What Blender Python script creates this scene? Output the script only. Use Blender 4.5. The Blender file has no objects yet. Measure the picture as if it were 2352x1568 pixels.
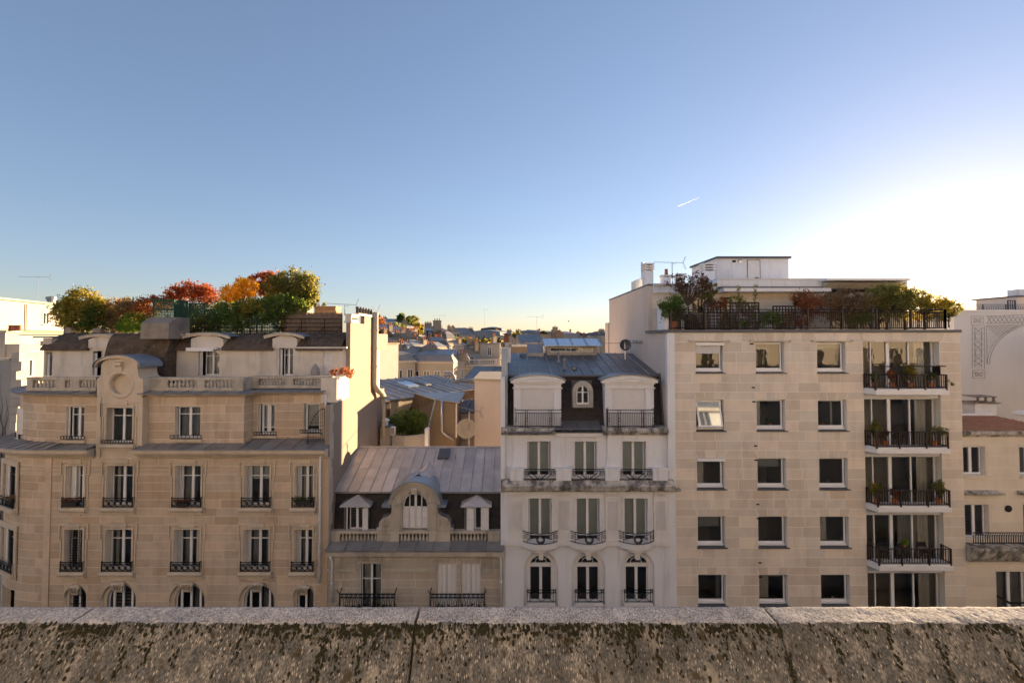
import bpy, math, random
import numpy as np
from mathutils import Matrix, Vector
from math import radians, sin, cos, tan, pi, sqrt, atan2

# ------------------------------------------------------------------ camera, sky, sun, exposure
# photo pixels are given on a 2352-wide grid (u right, v down); a pixel only gives a direction,
# every depth Y (metres in front of the camera) comes from the facade / roof it belongs to
F = 1100.0; CXP = 1176.0; HORIZON = 776.0; PITCH = radians(1.6)
CYP = HORIZON - F * tan(PITCH); CZ = 21.0
SUN_AZ = radians(44.0)      # to the right of the view direction (+Y)
SUN_EL = radians(5.3)
SC = bpy.context.scene
cam_d = bpy.data.cameras.new('camera'); cam = bpy.data.objects.new('camera', cam_d)
SC.collection.objects.link(cam); SC.camera = cam
cam.location = (0, 0, CZ); cam.rotation_euler = (pi / 2 + PITCH, 0, 0)
cam_d.sensor_fit = 'HORIZONTAL'; cam_d.sensor_width = 36.0; cam_d.lens = F / 2352 * 36
cam_d.shift_y = -(784 - CYP) / 2352
cam_d.clip_start = 0.05; cam_d.clip_end = 40000
W = bpy.data.worlds.new('World'); SC.world = W; W.use_nodes = True
wn = W.node_tree.nodes; wl = W.node_tree.links
bg = wn['Background']; sky = wn.new('ShaderNodeTexSky'); sky.sky_type = 'NISHITA'
sky.sun_disc = False; sky.sun_elevation = SUN_EL; sky.sun_rotation = SUN_AZ
sky.altitude = 60; sky.air_density = 0.95; sky.dust_density = 0.22; sky.ozone_density = 3.0
wb = wn.new('ShaderNodeMix'); wb.data_type = 'RGBA'; wb.blend_type = 'MULTIPLY'; wb.inputs[0].default_value = 1.0
wb.inputs[7].default_value = (1.05, 0.93, 0.99, 1)     # camera white balance of the photograph
gm = wn.new('ShaderNodeGamma'); gm.inputs[1].default_value = 0.74   # the photograph's compressed tonal range, same all round the sky
wl.new(sky.outputs[0], gm.inputs[0]); hs = wn.new('ShaderNodeHueSaturation'); hs.inputs['Saturation'].default_value = 0.92; wl.new(gm.outputs[0], hs.inputs['Color']); wl.new(hs.outputs[0], wb.inputs[6]); wl.new(wb.outputs[2], bg.inputs[0]); bg.inputs[1].default_value = 0.09
sun_d = bpy.data.lights.new('sun', 'SUN'); sun = bpy.data.objects.new('sun', sun_d); SC.collection.objects.link(sun)
sun_d.energy = 5.0; sun_d.angle = radians(0.53); sun_d.color = (1.0, 0.70, 0.40)
sd = Vector((sin(SUN_AZ) * cos(SUN_EL), cos(SUN_AZ) * cos(SUN_EL), sin(SUN_EL)))
sun.rotation_euler = sd.to_track_quat('Z', 'Y').to_euler(); sun.location = sd * 300 + Vector((0, 0, CZ))
SC.view_settings.view_transform = 'Standard'; SC.view_settings.look = 'None'
SC.view_settings.exposure = 2.1; SC.view_settings.gamma = 1.0; SC.view_settings.use_curve_mapping = False
SC.render.engine = 'CYCLES'
SC.cycles.use_denoising = True; SC.cycles.max_bounces = 6; SC.cycles.diffuse_bounces = 3; SC.cycles.glossy_bounces = 3
SC.cycles.transparent_max_bounces = 12; SC.cycles.transmission_bounces = 4; SC.cycles.caustics_reflective = False; SC.cycles.caustics_refractive = False
SC.cycles.sample_clamp_indirect = 8

RND = random.Random(11)
COL = SC.collection

def PX(u, v, Y):
    a = (u - CXP) / F; b = (CYP - v) / F
    k = Y / (cos(PITCH) - b * sin(PITCH))
    return a * k, CZ + k * (sin(PITCH) + b * cos(PITCH))
def X(u, Y=24.0, v=1000): return PX(u, v, Y)[0]
def Z(v, Y=24.0): return PX(1176, v, Y)[1]

# ------------------------------------------------------------------ mesh builder
class MB:
    def __init__(s): s.v = []; s.f = []
    def add(s, vs, fs):
        o = len(s.v); s.v += [tuple(p) for p in vs]; s.f += [tuple(i + o for i in f) for f in fs]; return s
    def box(s, x0, x1, y0, y1, z0, z1):
        return s.add([(x0, y0, z0), (x1, y0, z0), (x1, y1, z0), (x0, y1, z0), (x0, y0, z1), (x1, y0, z1), (x1, y1, z1), (x0, y1, z1)],
                     [(0, 3, 2, 1), (4, 5, 6, 7), (0, 1, 5, 4), (1, 2, 6, 5), (2, 3, 7, 6), (3, 0, 4, 7)])
    def prism(s, poly, a, b, axis='y'):
        n = len(poly)
        def p(q, t):
            return (q[0], t, q[1]) if axis == 'y' else (t, q[0], q[1]) if axis == 'x' else (q[0], q[1], t)
        vs = [p(q, a) for q in poly] + [p(q, b) for q in poly]
        fs = [tuple(range(n)), tuple(range(2 * n - 1, n - 1, -1))]
        fs += [(i, i + n, (i + 1) % n + n, (i + 1) % n) for i in range(n)]
        return s.add(vs, fs)
    def hull8(s, p): # 8 points: bottom 4 ccw, top 4 ccw
        return s.add(p, [(0, 3, 2, 1), (4, 5, 6, 7), (0, 1, 5, 4), (1, 2, 6, 5), (2, 3, 7, 6), (3, 0, 4, 7)])
    def strip(s, la, lb):
        n = len(la)
        return s.add(list(la) + list(lb), [(i, i + 1, n + i + 1, n + i) for i in range(n - 1)])
    def tube(s, pts, r, n=6):
        pts = [Vector(p) for p in pts]; m = len(pts); vs = []
        rr = r if isinstance(r, (list, tuple)) else [r] * m
        for i, p in enumerate(pts):
            d = (pts[min(i + 1, m - 1)] - pts[max(i - 1, 0)])
            d = d.normalized() if d.length > 1e-9 else Vector((0, 0, 1))
            a = Vector((0, 0, 1)) if abs(d.z) < .9 else Vector((1, 0, 0))
            e1 = d.cross(a).normalized(); e2 = d.cross(e1)
            for k in range(n):
                t = 2 * pi * k / n; vs.append(p + e1 * (rr[i] * cos(t)) + e2 * (rr[i] * sin(t)))
        fs = [(i * n + k, i * n + (k + 1) % n, (i + 1) * n + (k + 1) % n, (i + 1) * n + k) for i in range(m - 1) for k in range(n)]
        fs += [tuple(range(n - 1, -1, -1)), tuple((m - 1) * n + k for k in range(n))]
        return s.add(vs, fs)
    def lathe(s, prof, c=(0, 0, 0), n=12, axis='z', cap=True):
        vs = []
        for (r, h) in prof:
            for k in range(n):
                t = 2 * pi * k / n
                q = (r * cos(t), r * sin(t), h) if axis == 'z' else (r * cos(t), h, r * sin(t))
                vs.append((q[0] + c[0], q[1] + c[1], q[2] + c[2]))
        m = len(prof)
        fs = [(i * n + k, i * n + (k + 1) % n, (i + 1) * n + (k + 1) % n, (i + 1) * n + k) for i in range(m - 1) for k in range(n)]
        if cap: fs += [tuple(range(n - 1, -1, -1)), tuple((m - 1) * n + k for k in range(n))]
        return s.add(vs, fs)
    def ring(s, c, r, t, n=20, axis='y', d=None):   # torus with square-ish section
        return s.lathe([(r - t, -t), (r + t, -t), (r + t, t), (r - t, t), (r - t, -t)], c, n, axis, False)
    def sweep(s, prof, path):  # prof [(outward, z)], path [(x,y)] outward = right-hand of travel (travel +x -> -y)
        n = len(path); N = []
        for i in range(n):
            ds = []
            if i > 0: ds.append((path[i][0] - path[i - 1][0], path[i][1] - path[i - 1][1]))
            if i < n - 1: ds.append((path[i + 1][0] - path[i][0], path[i + 1][1] - path[i][1]))
            ns = []
            for dx, dy in ds:
                l = sqrt(dx * dx + dy * dy) or 1; ns.append((dy / l, -dx / l))
            if len(ns) == 2:
                mx, my = ns[0][0] + ns[1][0], ns[0][1] + ns[1][1]; l2 = mx * mx + my * my
                k = 2 / l2 if l2 > .3 else 1; N.append((mx * k, my * k))
            else: N.append(ns[0])
        m = len(prof); vs = []
        for i in range(n):
            for (o, z) in prof: vs.append((path[i][0] + N[i][0] * o, path[i][1] + N[i][1] * o, z))
        fs = [(i * m + k, (i + 1) * m + k, (i + 1) * m + (k + 1) % m, i * m + (k + 1) % m) for i in range(n - 1) for k in range(m)]
        fs += [tuple(range(m)), tuple((n - 1) * m + k for k in range(m - 1, -1, -1))]
        return s.add(vs, fs)
    def mesh(s, name, mat, smooth=False):
        me = bpy.data.meshes.new(name); me.from_pydata(s.v, [], s.f)
        if mat: me.materials.append(mat)
        if smooth: me.polygons.foreach_set('use_smooth', [True] * len(me.polygons))
        return me
    def obj(s, name, mat, parent=None, smooth=False, **tags):
        return mkobj(name, s.mesh(name, mat, smooth), parent, **tags)

WORLD_SPACE = {}
def mkobj(name, data, parent=None, loc=None, rz=0, **tags):
    o = bpy.data.objects.new(name, data); COL.objects.link(o)
    if parent is not None:
        o.parent = parent
        b = WORLD_SPACE.get(parent)
        if b: o.matrix_parent_inverse = Matrix.Translation((-b[0], -b[1], -b[2]))
    if loc is not None: o.location = loc
    if rz: o.rotation_euler = (0, 0, rz)
    for k, v in tags.items():
        if v is not None: o[k] = v
    return o
def thing(name, label, cat, loc=(0, 0, 0), rz=0, group=None, world=True):
    o = mkobj(name, None, None, loc, rz, label=label, category=cat, group=group)
    o.empty_display_size = .2
    if world: WORLD_SPACE[o] = loc
    return o
def structure(o): o['kind'] = 'structure'; return o
def copy_tree(o, parent=None):
    c = o.copy(); COL.objects.link(c); c.parent = parent
    for ch in list(o.children): copy_tree(ch, c)
    return c

# ------------------------------------------------------------------ materials
def nt(name):
    m = bpy.data.materials.new(name); m.use_nodes = True
    t = m.node_tree; return m, t, t.nodes['Principled BSDF']
def ramp(t, stops, fac=None):
    r = t.nodes.new('ShaderNodeValToRGB'); e = r.color_ramp.elements
    while len(e) < len(stops): e.new(.5)
    for el, (p, c) in zip(e, stops):
        el.position = p; el.color = (*c, 1) if not isinstance(c, (int, float)) else (c, c, c, 1)
    if fac is not None: t.links.new(fac, r.inputs[0])
    return r
def noise(t, scale, detail=4, vec=None, rough=.55):
    n = t.nodes.new('ShaderNodeTexNoise'); n.inputs['Scale'].default_value = scale; n.inputs['Detail'].default_value = detail; n.inputs['Roughness'].default_value = rough
    if vec is not None: t.links.new(vec, n.inputs['Vector'])
    return n.outputs['Fac']
def coords(t, scale=(1, 1, 1)):
    g = t.nodes.new('ShaderNodeNewGeometry'); m = t.nodes.new('ShaderNodeMapping'); m.inputs['Scale'].default_value = scale
    t.links.new(g.outputs['Position'], m.inputs['Vector']); return m.outputs[0]
def mix(t, a, b, fac, mode='MIX'):
    m = t.nodes.new('ShaderNodeMix'); m.data_type = 'RGBA'; m.blend_type = mode
    for sock, val in ((m.inputs[0], fac), (m.inputs[6], a), (m.inputs[7], b)):
        if hasattr(val, 'links') or hasattr(val, 'is_linked'): t.links.new(val, sock)
        elif isinstance(val, (int, float)): sock.default_value = val
        else: sock.default_value = (*val, 1)
    return m.outputs[2]
def bump(t, b, h, strength=.3, dist=.02):
    n = t.nodes.new('ShaderNodeBump'); n.inputs['Strength'].default_value = strength; n.inputs['Distance'].default_value = dist
    t.links.new(h, n.inputs['Height']); t.links.new(n.outputs[0], b.inputs['Normal'])
def surf(name, col, var=.25, scale=2.5, rough=.85, dirt=None, dirt_scale=(1.2, 1.2, .25), dirt_amt=.5, objvar=0.0, tint=None, bmp=.25, fine=40, metallic=0.0, dirt_lo=.5, dirt_hi=.75):
    """matte mineral surface: base colour, large blotches, fine grain, vertical run-off stains, piece-to-piece tone"""
    m, t, b = nt(name); pos = coords(t)
    c2 = tuple(x * (1 - var) for x in col); c3 = tuple(min(1, x * (1 + var * .6)) for x in col)
    r = ramp(t, [(.3, c2), (.5, col), (.72, c3)], noise(t, scale, 6, pos)); out = r.outputs[0]
    fg = noise(t, fine, 3, pos)
    out = mix(t, out, ramp(t, [(.3, .82), (.7, 1.12)], fg).outputs[0], .6, 'MULTIPLY')
    if objvar:
        oi = t.nodes.new('ShaderNodeObjectInfo')
        tn = tint or col
        out = mix(t, out, ramp(t, [(0, tuple(1 - objvar * (.6 + .4 * i) for i in range(3))), (.5, 1.0), (1, tuple(1 + objvar * (1 - .35 * i) for i in range(3)))], oi.outputs['Random']).outputs[0], 1, 'MULTIPLY')
        if tint:
            fl = t.nodes.new('ShaderNodeMath'); fl.operation = 'MULTIPLY'; fl.inputs[1].default_value = 7.31
            fr = t.nodes.new('ShaderNodeMath'); fr.operation = 'FRACT'
            t.links.new(oi.outputs['Random'], fl.inputs[0]); t.links.new(fl.outputs[0], fr.inputs[0])
            out = mix(t, out, tint, ramp(t, [(.7, 0.0), (1, .55)], fr.outputs[0]).outputs[0])
    if dirt:
        dn = noise(t, 1.0, 7, coords(t, dirt_scale), .65)
        out = mix(t, out, dirt, ramp(t, [(dirt_lo, 0.0), (dirt_hi, dirt_amt)], dn).outputs[0])
    t.links.new(out, b.inputs['Base Color']); b.inputs['Roughness'].default_value = rough; b.inputs['Metallic'].default_value = metallic
    b.inputs['Specular IOR Level'].default_value = .25 if not metallic else .5
    if bmp: bump(t, b, fg, bmp, .01)
    return m
def plain(name, col, rough=.5, metallic=0, spec=.5):
    m, t, b = nt(name); b.inputs['Base Color'].default_value = (*col, 1); b.inputs['Roughness'].default_value = rough
    b.inputs['Metallic'].default_value = metallic; b.inputs['Specular IOR Level'].default_value = spec; return m
def zincmat(name, col, var=.18, rough=.45, stain=(.30, .26, .22), amt=.4):
    m, t, b = nt(name); pos = coords(t)
    oi = t.nodes.new('ShaderNodeObjectInfo')
    out = ramp(t, [(.3, tuple(x * (1 - var) for x in col)), (.7, tuple(x * (1 + var) for x in col))], noise(t, 1.6, 7, pos)).outputs[0]
    out = mix(t, out, ramp(t, [(0, .82), (1, 1.15)], oi.outputs['Random']).outputs[0], 1, 'MULTIPLY')
    out = mix(t, out, stain, ramp(t, [(.52, 0.0), (.75, amt)], noise(t, 1.0, 6, coords(t, (2.2, .9, 1.2)), .7)).outputs[0])
    t.links.new(out, b.inputs['Base Color']); b.inputs['Metallic'].default_value = .35; b.inputs['Roughness'].default_value = rough
    bump(t, b, noise(t, 3, 2, pos), .12, .02); return m
def glassmat(name, tint=(.84, .87, .87), rough=.02):
    m, t, b = nt(name); t.nodes.remove(b)
    tr = t.nodes.new('ShaderNodeBsdfTransparent'); gl = t.nodes.new('ShaderNodeBsdfGlossy'); gl.inputs['Roughness'].default_value = rough
    tr.inputs[0].default_value = (*tint, 1); fr = t.nodes.new('ShaderNodeFresnel'); fr.inputs[0].default_value = 1.5
    ad = t.nodes.new('ShaderNodeMath'); ad.operation = 'MULTIPLY_ADD'; ad.inputs[1].default_value = 1.3; ad.inputs[2].default_value = .035; ad.use_clamp = True
    t.links.new(fr.outputs[0], ad.inputs[0])
    # slightly wavy old panes
    bp = t.nodes.new('ShaderNodeBump'); bp.inputs['Strength'].default_value = .06; bp.inputs['Distance'].default_value = .05
    t.links.new(noise(t, 1.7, 2, coords(t)), bp.inputs['Height']); t.links.new(bp.outputs[0], gl.inputs['Normal'])
    mx = t.nodes.new('ShaderNodeMixShader'); t.links.new(ad.outputs[0], mx.inputs[0]); t.links.new(tr.outputs[0], mx.inputs[1]); t.links.new(gl.outputs[0], mx.inputs[2])
    t.links.new(mx.outputs[0], t.nodes['Material Output'].inputs[0]); return m
def leafmat(name, cols, trans=.58):
    m, t, b = nt(name); g = t.nodes.new('ShaderNodeNewGeometry')
    n = len(cols); r = ramp(t, [(i / (n - 1) if n > 1 else 0, c) for i, c in enumerate(cols)])
    ns = noise(t, 1.3, 3, coords(t)); mm = t.nodes.new('ShaderNodeMath'); mm.operation = 'MULTIPLY_ADD'; mm.inputs[1].default_value = .55
    sb = t.nodes.new('ShaderNodeMath'); sb.operation = 'MULTIPLY_ADD'; sb.inputs[1].default_value = 1.3; sb.inputs[2].default_value = -.42
    t.links.new(ns, sb.inputs[0]); t.links.new(g.outputs['Random Per Island'], mm.inputs[0]); t.links.new(sb.outputs[0], mm.inputs[2]); t.links.new(mm.outputs[0], r.inputs[0])
    t.links.new(r.outputs[0], b.inputs['Base Color']); b.inputs['Roughness'].default_value = .5; b.inputs['Specular IOR Level'].default_value = .3
    tl = t.nodes.new('ShaderNodeBsdfTranslucent'); t.links.new(mix(t, r.outputs[0], (1.75, 1.6, .8), 1, 'MULTIPLY'), tl.inputs[0])
    mx = t.nodes.new('ShaderNodeMixShader'); mx.inputs[0].default_value = trans
    t.links.new(b.outputs[0], mx.inputs[1]); t.links.new(tl.outputs[0], mx.inputs[2]); t.links.new(mx.outputs[0], t.nodes['Material Output'].inputs[0]); return m

M = {}
M['stone_warm'] = surf('stone_warm', (.60, .495, .385), .14, 1.7, objvar=.16, tint=(.47, .33, .20), dirt=(.30, .225, .16), dirt_amt=.5, dirt_scale=(2.2, 2.2, .22), dirt_lo=.5, dirt_hi=.8)
M['stone_trim'] = surf('stone_trim', (.64, .54, .42), .12, 1.5, dirt=(.20, .165, .13), dirt_amt=.4, dirt_lo=.52)
M['stone_attic'] = surf('stone_attic', (.70, .645, .57), .10, 1.2, dirt=(.26, .225, .19), dirt_amt=.5, dirt_scale=(1.6, 1.6, .3))
M['stone_rail'] = surf('stone_rail', (.52, .47, .40), .15, 2, dirt=(.17, .155, .135), dirt_amt=.65, dirt_scale=(2.5, 2.5, 1.2), dirt_lo=.48, dirt_hi=.7)
M['mortar_warm'] = surf('mortar_warm', (.82, .73, .60), .1, 3)
M['stone_pale'] = surf('stone_pale', (.71, .65, .57), .10, 1.3, objvar=.15, tint=(.58, .52, .45), dirt=(.44, .37, .30), dirt_amt=.45, dirt_scale=(1.6, 1.6, .2))
M['mortar_pale'] = surf('mortar_pale', (.88, .83, .74), .05, 3)
M['stone_grey'] = surf('stone_grey', (.52, .465, .39), .12, 1.6, objvar=.09, dirt=(.20, .165, .125), dirt_amt=.4)
M['mortar_grey'] = surf('mortar_grey', (.74, .69, .60), .1, 3)
M['stone_trim_grey'] = surf('stone_trim_grey', (.56, .51, .43), .14, 1.6, dirt=(.13, .115, .09), dirt_amt=.6, dirt_lo=.5, dirt_hi=.72)
M['stone_cream'] = surf('stone_cream', (.72, .65, .55), .06, 1.3, objvar=.05, dirt=(.45, .38, .3), dirt_amt=.25)
M['plaster'] = surf('plaster', (.78, .80, .84), .05, .8, dirt=(.40, .37, .34), dirt_amt=.5, dirt_scale=(2.2, 2.2, .2), dirt_lo=.52)
M['plaster_trim'] = surf('plaster_trim', (.77, .76, .75), .06, 1, dirt=(.40, .36, .31), dirt_amt=.3)
M['plaster_dirty'] = surf('plaster_dirty', (.55, .52, .47), .25, 2, dirt=(.09, .085, .08), dirt_amt=.92, dirt_scale=(2.6, 2.6, .9), dirt_lo=.42, dirt_hi=.60)
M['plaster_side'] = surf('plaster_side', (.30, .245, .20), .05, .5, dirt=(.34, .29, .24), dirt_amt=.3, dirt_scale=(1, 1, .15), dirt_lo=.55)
M['plaster_pink'] = surf('plaster_pink', (.66, .57, .50), .05, .5, dirt=(.42, .36, .31), dirt_amt=.25, dirt_scale=(.8, .8, .12))
M['white_wall'] = surf('white_wall', (.40, .37, .33), .04, .5, dirt=(.55, .49, .42), dirt_amt=.35, dirt_scale=(.8, .8, .2))
M['white_flank'] = surf('white_flank', (.76, .74, .72), .04, .4, dirt=(.55, .5, .46), dirt_amt=.3, dirt_scale=(.6, .6, .15))
M['white_paint'] = surf('white_paint', (.80, .80, .80), .04, 3, rough=.45, bmp=0)
M['shutter_white'] = surf('shutter_white', (.74, .735, .74), .05, 3, rough=.5, bmp=0)
M['cream'] = surf('cream', (.52, .45, .35), .06, 1)
M['iron'] = plain('iron', (.018, .018, .02), .45, .3)
M['brown_iron'] = plain('brown_iron', (.035, .022, .018), .5, .2)
M['zinc'] = zincmat('zinc', (.29, .285, .28))
M['zinc_pale'] = zincmat('zinc_pale', (.48, .455, .445), .16, .5, (.56, .52, .49), .5)
M['zinc_blue'] = zincmat('zinc_blue', (.27, .32, .38), .12, .4, (.3, .3, .32), .2)
M['zinc_dark'] = zincmat('zinc_dark', (.16, .155, .155), .15, .42, (.19, .175, .165), .4)
M['slate'] = surf('slate', (.040, .038, .040), .35, 5, .7, objvar=.3, bmp=.5)
M['slate_brown'] = surf('slate_brown', (.085, .065, .05), .4, 3, .8, dirt=(.15, .13, .10), dirt_amt=.5)
M['lichen'] = surf('lichen', (.115, .085, .062), .45, 2.6, .95, dirt=(.33, .30, .26), dirt_amt=.75, dirt_scale=(5, 5, 5), dirt_lo=.6, dirt_hi=.72, bmp=.8, fine=25)
M['glass'] = glassmat('glass')
M['glass_blue'] = glassmat('glass_blue', (.45, .52, .6))
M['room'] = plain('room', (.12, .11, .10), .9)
M['room_pale'] = plain('room_pale', (.42, .38, .33), .9)  # lighter wall colour of the rooms behind the square windows
M['curtain'] = surf('curtain', (.62, .60, .57), .1, 4, .9, bmp=0)
M['curtain_grey'] = surf('curtain_grey', (.30, .30, .31), .1, 4, .9, bmp=0)
M['blind'] = surf('blind', (.55, .61, .60), .06, 2, .8, bmp=0)
M['pvc'] = plain('pvc', (.82, .83, .85), .35)
M['lead'] = plain('lead', (.09, .095, .11), .5, .2)
M['dark'] = plain('dark', (.02, .018, .016), .8)
M['trellis_green'] = surf('trellis_green', (.03, .085, .05), .25, 3, .6, bmp=0)
M['trellis_dark'] = surf('trellis_dark', (.035, .028, .024), .2, 3, .6, bmp=0)
M['wood'] = surf('wood', (.50, .30, .14), .25, 3, .7, bmp=0, objvar=.15)
M['reed'] = surf('reed', (.21, .155, .115), .35, 6, .9, bmp=.3)
M['brick'] = surf('brick', (.32, .13, .075), .25, 4, .85, objvar=.2)
M['terracotta'] = surf('terracotta', (.45, .17, .08), .2, 4, .8, objvar=.25)
M['concrete'] = surf('concrete', (.30, .255, .21), .25, 2, .9, dirt=(.12, .10, .085), dirt_amt=.6)
M['bark'] = surf('bark', (.10, .072, .05), .3, 8, .95)
M['steel'] = plain('steel', (.55, .56, .58), .3, .9)
M['aluminium'] = plain('aluminium', (.16, .16, .165), .6, .2)
M['asphalt'] = surf('asphalt', (.05, .05, .052), .2, 3, .9)
M['pavement'] = surf('pavement', (.26, .25, .24), .15, 3, .9)
M['tile'] = surf('tile', (.36, .20, .145), .25, 3, .9, dirt=(.20, .15, .12), dirt_amt=.5)
M['copper_green'] = surf('copper_green', (.33, .42, .29), .2, 3, .6, bmp=0)
M['awning'] = surf('awning', (.62, .57, .48), .08, 2, .9, bmp=0)
M['flower_box'] = plain('flower_box', (.035, .03, .028), .6)
L = {}
L['green'] = leafmat('leaf_green', [(0.059, 0.101, 0.027), (0.119, 0.177, 0.048), (0.203, 0.254, 0.076)])
L['olive'] = leafmat('leaf_olive', [(0.092, 0.110, 0.037), (0.186, 0.186, 0.059), (0.321, 0.288, 0.101)])
L['yellowgreen'] = leafmat('leaf_yellowgreen', [(0.085, 0.110, 0.030), (0.236, 0.220, 0.051), (0.574, 0.389, 0.068)])
L['gold'] = leafmat('leaf_gold', [(0.450, 0.250, 0.025), (0.775, 0.450, 0.037), (0.850, 0.587, 0.075)], .5)
L['red'] = leafmat('leaf_red', [(.17, .035, .02), (.31, .075, .03), (.36, .16, .05)], .5)
L['rust'] = leafmat('leaf_rust', [(0.151, 0.059, 0.034), (0.288, 0.101, 0.051), (0.405, 0.203, 0.092)])
L['brown'] = leafmat('leaf_brown', [(0.119, 0.085, 0.059), (0.220, 0.144, 0.092), (0.338, 0.236, 0.169)])
L['bright'] = leafmat('leaf_bright', [(0.101, 0.169, 0.034), (0.186, 0.288, 0.051), (0.288, 0.371, 0.085)])
L['purple'] = leafmat('leaf_purple', [(0.076, 0.037, 0.037), (0.144, 0.068, 0.059), (0.236, 0.119, 0.076)])
L['cypress'] = leafmat('leaf_cypress', [(.015, .028, .012), (.03, .045, .018), (.045, .06, .025)], .2)

# ------------------------------------------------------------------ foliage
def leaf_cloud(blobs, n, size, mat_name, seed, name, parent, flat=.5, shell=.55, mat=None):
    """blobs [(x,y,z,rx,ry,rz)]; n leaves spread over sub-clumps inside them"""
    g = np.random.default_rng(seed); vs = []; vol = np.array([b[3] * b[4] * b[5] for b in blobs]) ** .67; vol = vol / vol.sum()
    for b, w in zip(blobs, vol):
        k = max(6, int(n * w)); nc = max(5, k // 26)
        d = g.normal(size=(nc, 3)); d /= np.linalg.norm(d, axis=1)[:, None]
        rad = shell + (1 - shell) * g.random(nc) ** .6
        rad = np.where(g.random(nc) < .12, rad * 1.13, rad)
        cc = d * rad[:, None] * np.array(b[3:6]) + np.array(b[:3])
        idx = g.integers(0, nc, k); cr = .30 * (b[3] * b[4] * b[5]) ** (1 / 3) * (.5 + g.random(nc))
        p = cc[idx] + g.normal(size=(k, 3)) * (cr[idx] * .55)[:, None]
        sz = size * (.55 + .9 * g.random(k))
        a1 = g.normal(size=(k, 3)); a1 /= np.linalg.norm(a1, axis=1)[:, None]
        a2 = np.cross(a1, g.normal(size=(k, 3))); a2 /= np.linalg.norm(a2, axis=1)[:, None]
        q = np.stack([p - a1 * sz[:, None] * .5, p + a2 * (sz * flat * .5)[:, None], p + a1 * sz[:, None] * .5, p - a2 * (sz * flat * .5)[:, None]], 1)
        vs.append(q.reshape(-1, 3))
    v = np.concatenate(vs); k = len(v) // 4
    me = bpy.data.meshes.new(name); me.vertices.add(len(v)); me.vertices.foreach_set('co', v.astype(np.float32).ravel())
    me.loops.add(k * 4); me.loops.foreach_set('vertex_index', np.arange(k * 4, dtype=np.int32))
    me.polygons.add(k); me.polygons.foreach_set('loop_start', np.arange(0, k * 4, 4, dtype=np.int32)); me.polygons.foreach_set('loop_total', np.full(k, 4, dtype=np.int32))
    me.update(calc_edges=True); me.materials.append(mat or L[mat_name])
    return mkobj(name, me, parent)
SEED = [100]
def plant(name, label, cat, base, blobs, n, size, mat, trunk_r=.05, group=None, flat=.5, limbs=4, shell=.55, pot=None, trunk=True):
    """a tree or shrub: tapered trunk with limbs reaching into the crown blobs (blob coordinates are relative to base)"""
    t = thing(name, label, cat, base, group=group); SEED[0] += 1; g = random.Random(SEED[0])
    bl = [(base[0] + b[0], base[1] + b[1], base[2] + b[2]) + (tuple(b[3:6]) if len(b) > 4 else (b[3],) * 3) for b in blobs]
    if trunk:
        mb = MB(); h = max(b[2] - base[2] for b in bl); top = bl[max(range(len(bl)), key=lambda i: bl[i][2])]
        fork = Vector((base[0] + (top[0] - base[0]) * .3, base[1], base[2] + h * .45)); b0 = Vector(base)
        mb.tube([b0, b0.lerp(fork, .5) + Vector((g.uniform(-.04, .04), 0, 0)), fork], [trunk_r, trunk_r * .8, trunk_r * .65], 7)
        for b in bl:
            for k in range(limbs):
                e = Vector((b[0] + g.uniform(-.7, .7) * b[3], b[1] + g.uniform(-.6, .6) * b[4], b[2] + g.uniform(-.2, .75) * b[5]))
                mid = fork.lerp(e, .5) + Vector((g.uniform(-.1, .1), g.uniform(-.1, .1), g.uniform(-.05, .12)))
                mb.tube([fork, mid, e], [trunk_r * .5, trunk_r * .32, trunk_r * .12], 5)
        mb.obj('trunk', M['bark'], t)
    if pot:
        r, h = pot; MB().lathe([(r * .75, 0), (r, h), (r * 1.08, h), (r * 1.08, h + .04), (r * .9, h + .04), (r * .9, h - .02), (0.01, h - .02)], base, 14).obj('pot', M['terracotta'], t)
    leaf_cloud(bl, n, size, mat, SEED[0], 'crown' if trunk else 'foliage', t, flat, shell)
    return t

# ------------------------------------------------------------------ walls of separate stones
class Path:
    def __init__(s, pts):
        s.p = pts; s.c = [0]
        for a, b in zip(pts, pts[1:]): s.c.append(s.c[-1] + sqrt((b[0] - a[0]) ** 2 + (b[1] - a[1]) ** 2))
        s.len = s.c[-1]
    def at(s, q, d=0):
        i = 0
        while i < len(s.c) - 2 and q > s.c[i + 1]: i += 1
        a, b = s.p[i], s.p[i + 1]; l = s.c[i + 1] - s.c[i]; t = (q - s.c[i]) / l
        tx, ty = (b[0] - a[0]) / l, (b[1] - a[1]) / l
        return (a[0] + tx * l * t + ty * d, a[1] + ty * l * t - tx * d)
    def cuts(s, q0, q1): return [q0] + [c for c in s.c if q0 + .02 < c < q1 - .02] + [q1]
def slab(mb, path, q0, q1, z0, z1, d0, d1):
    """block following the plan path, from outward offset d0 (front) back to d1"""
    qs = path.cuts(q0, q1); n = len(qs); fr = [path.at(q, d0) for q in qs]; bk = [path.at(q, d1) for q in qs]
    vs = [(*p, z0) for p in fr] + [(*p, z0) for p in bk] + [(*p, z1) for p in fr] + [(*p, z1) for p in bk]
    fs = []
    for i in range(n - 1):
        fs += [(i, i + 1, 2 * n + i + 1, 2 * n + i), (n + i + 1, n + i, 3 * n + i, 3 * n + i + 1), (2 * n + i, 2 * n + i + 1, 3 * n + i + 1, 3 * n + i), (i + 1, i, n + i, n + i + 1)]
    fs += [(0, 2 * n, 3 * n, n), (n - 1, 2 * n - 1, 4 * n - 1, 3 * n - 1)]
    mb.add(vs, fs)
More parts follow.
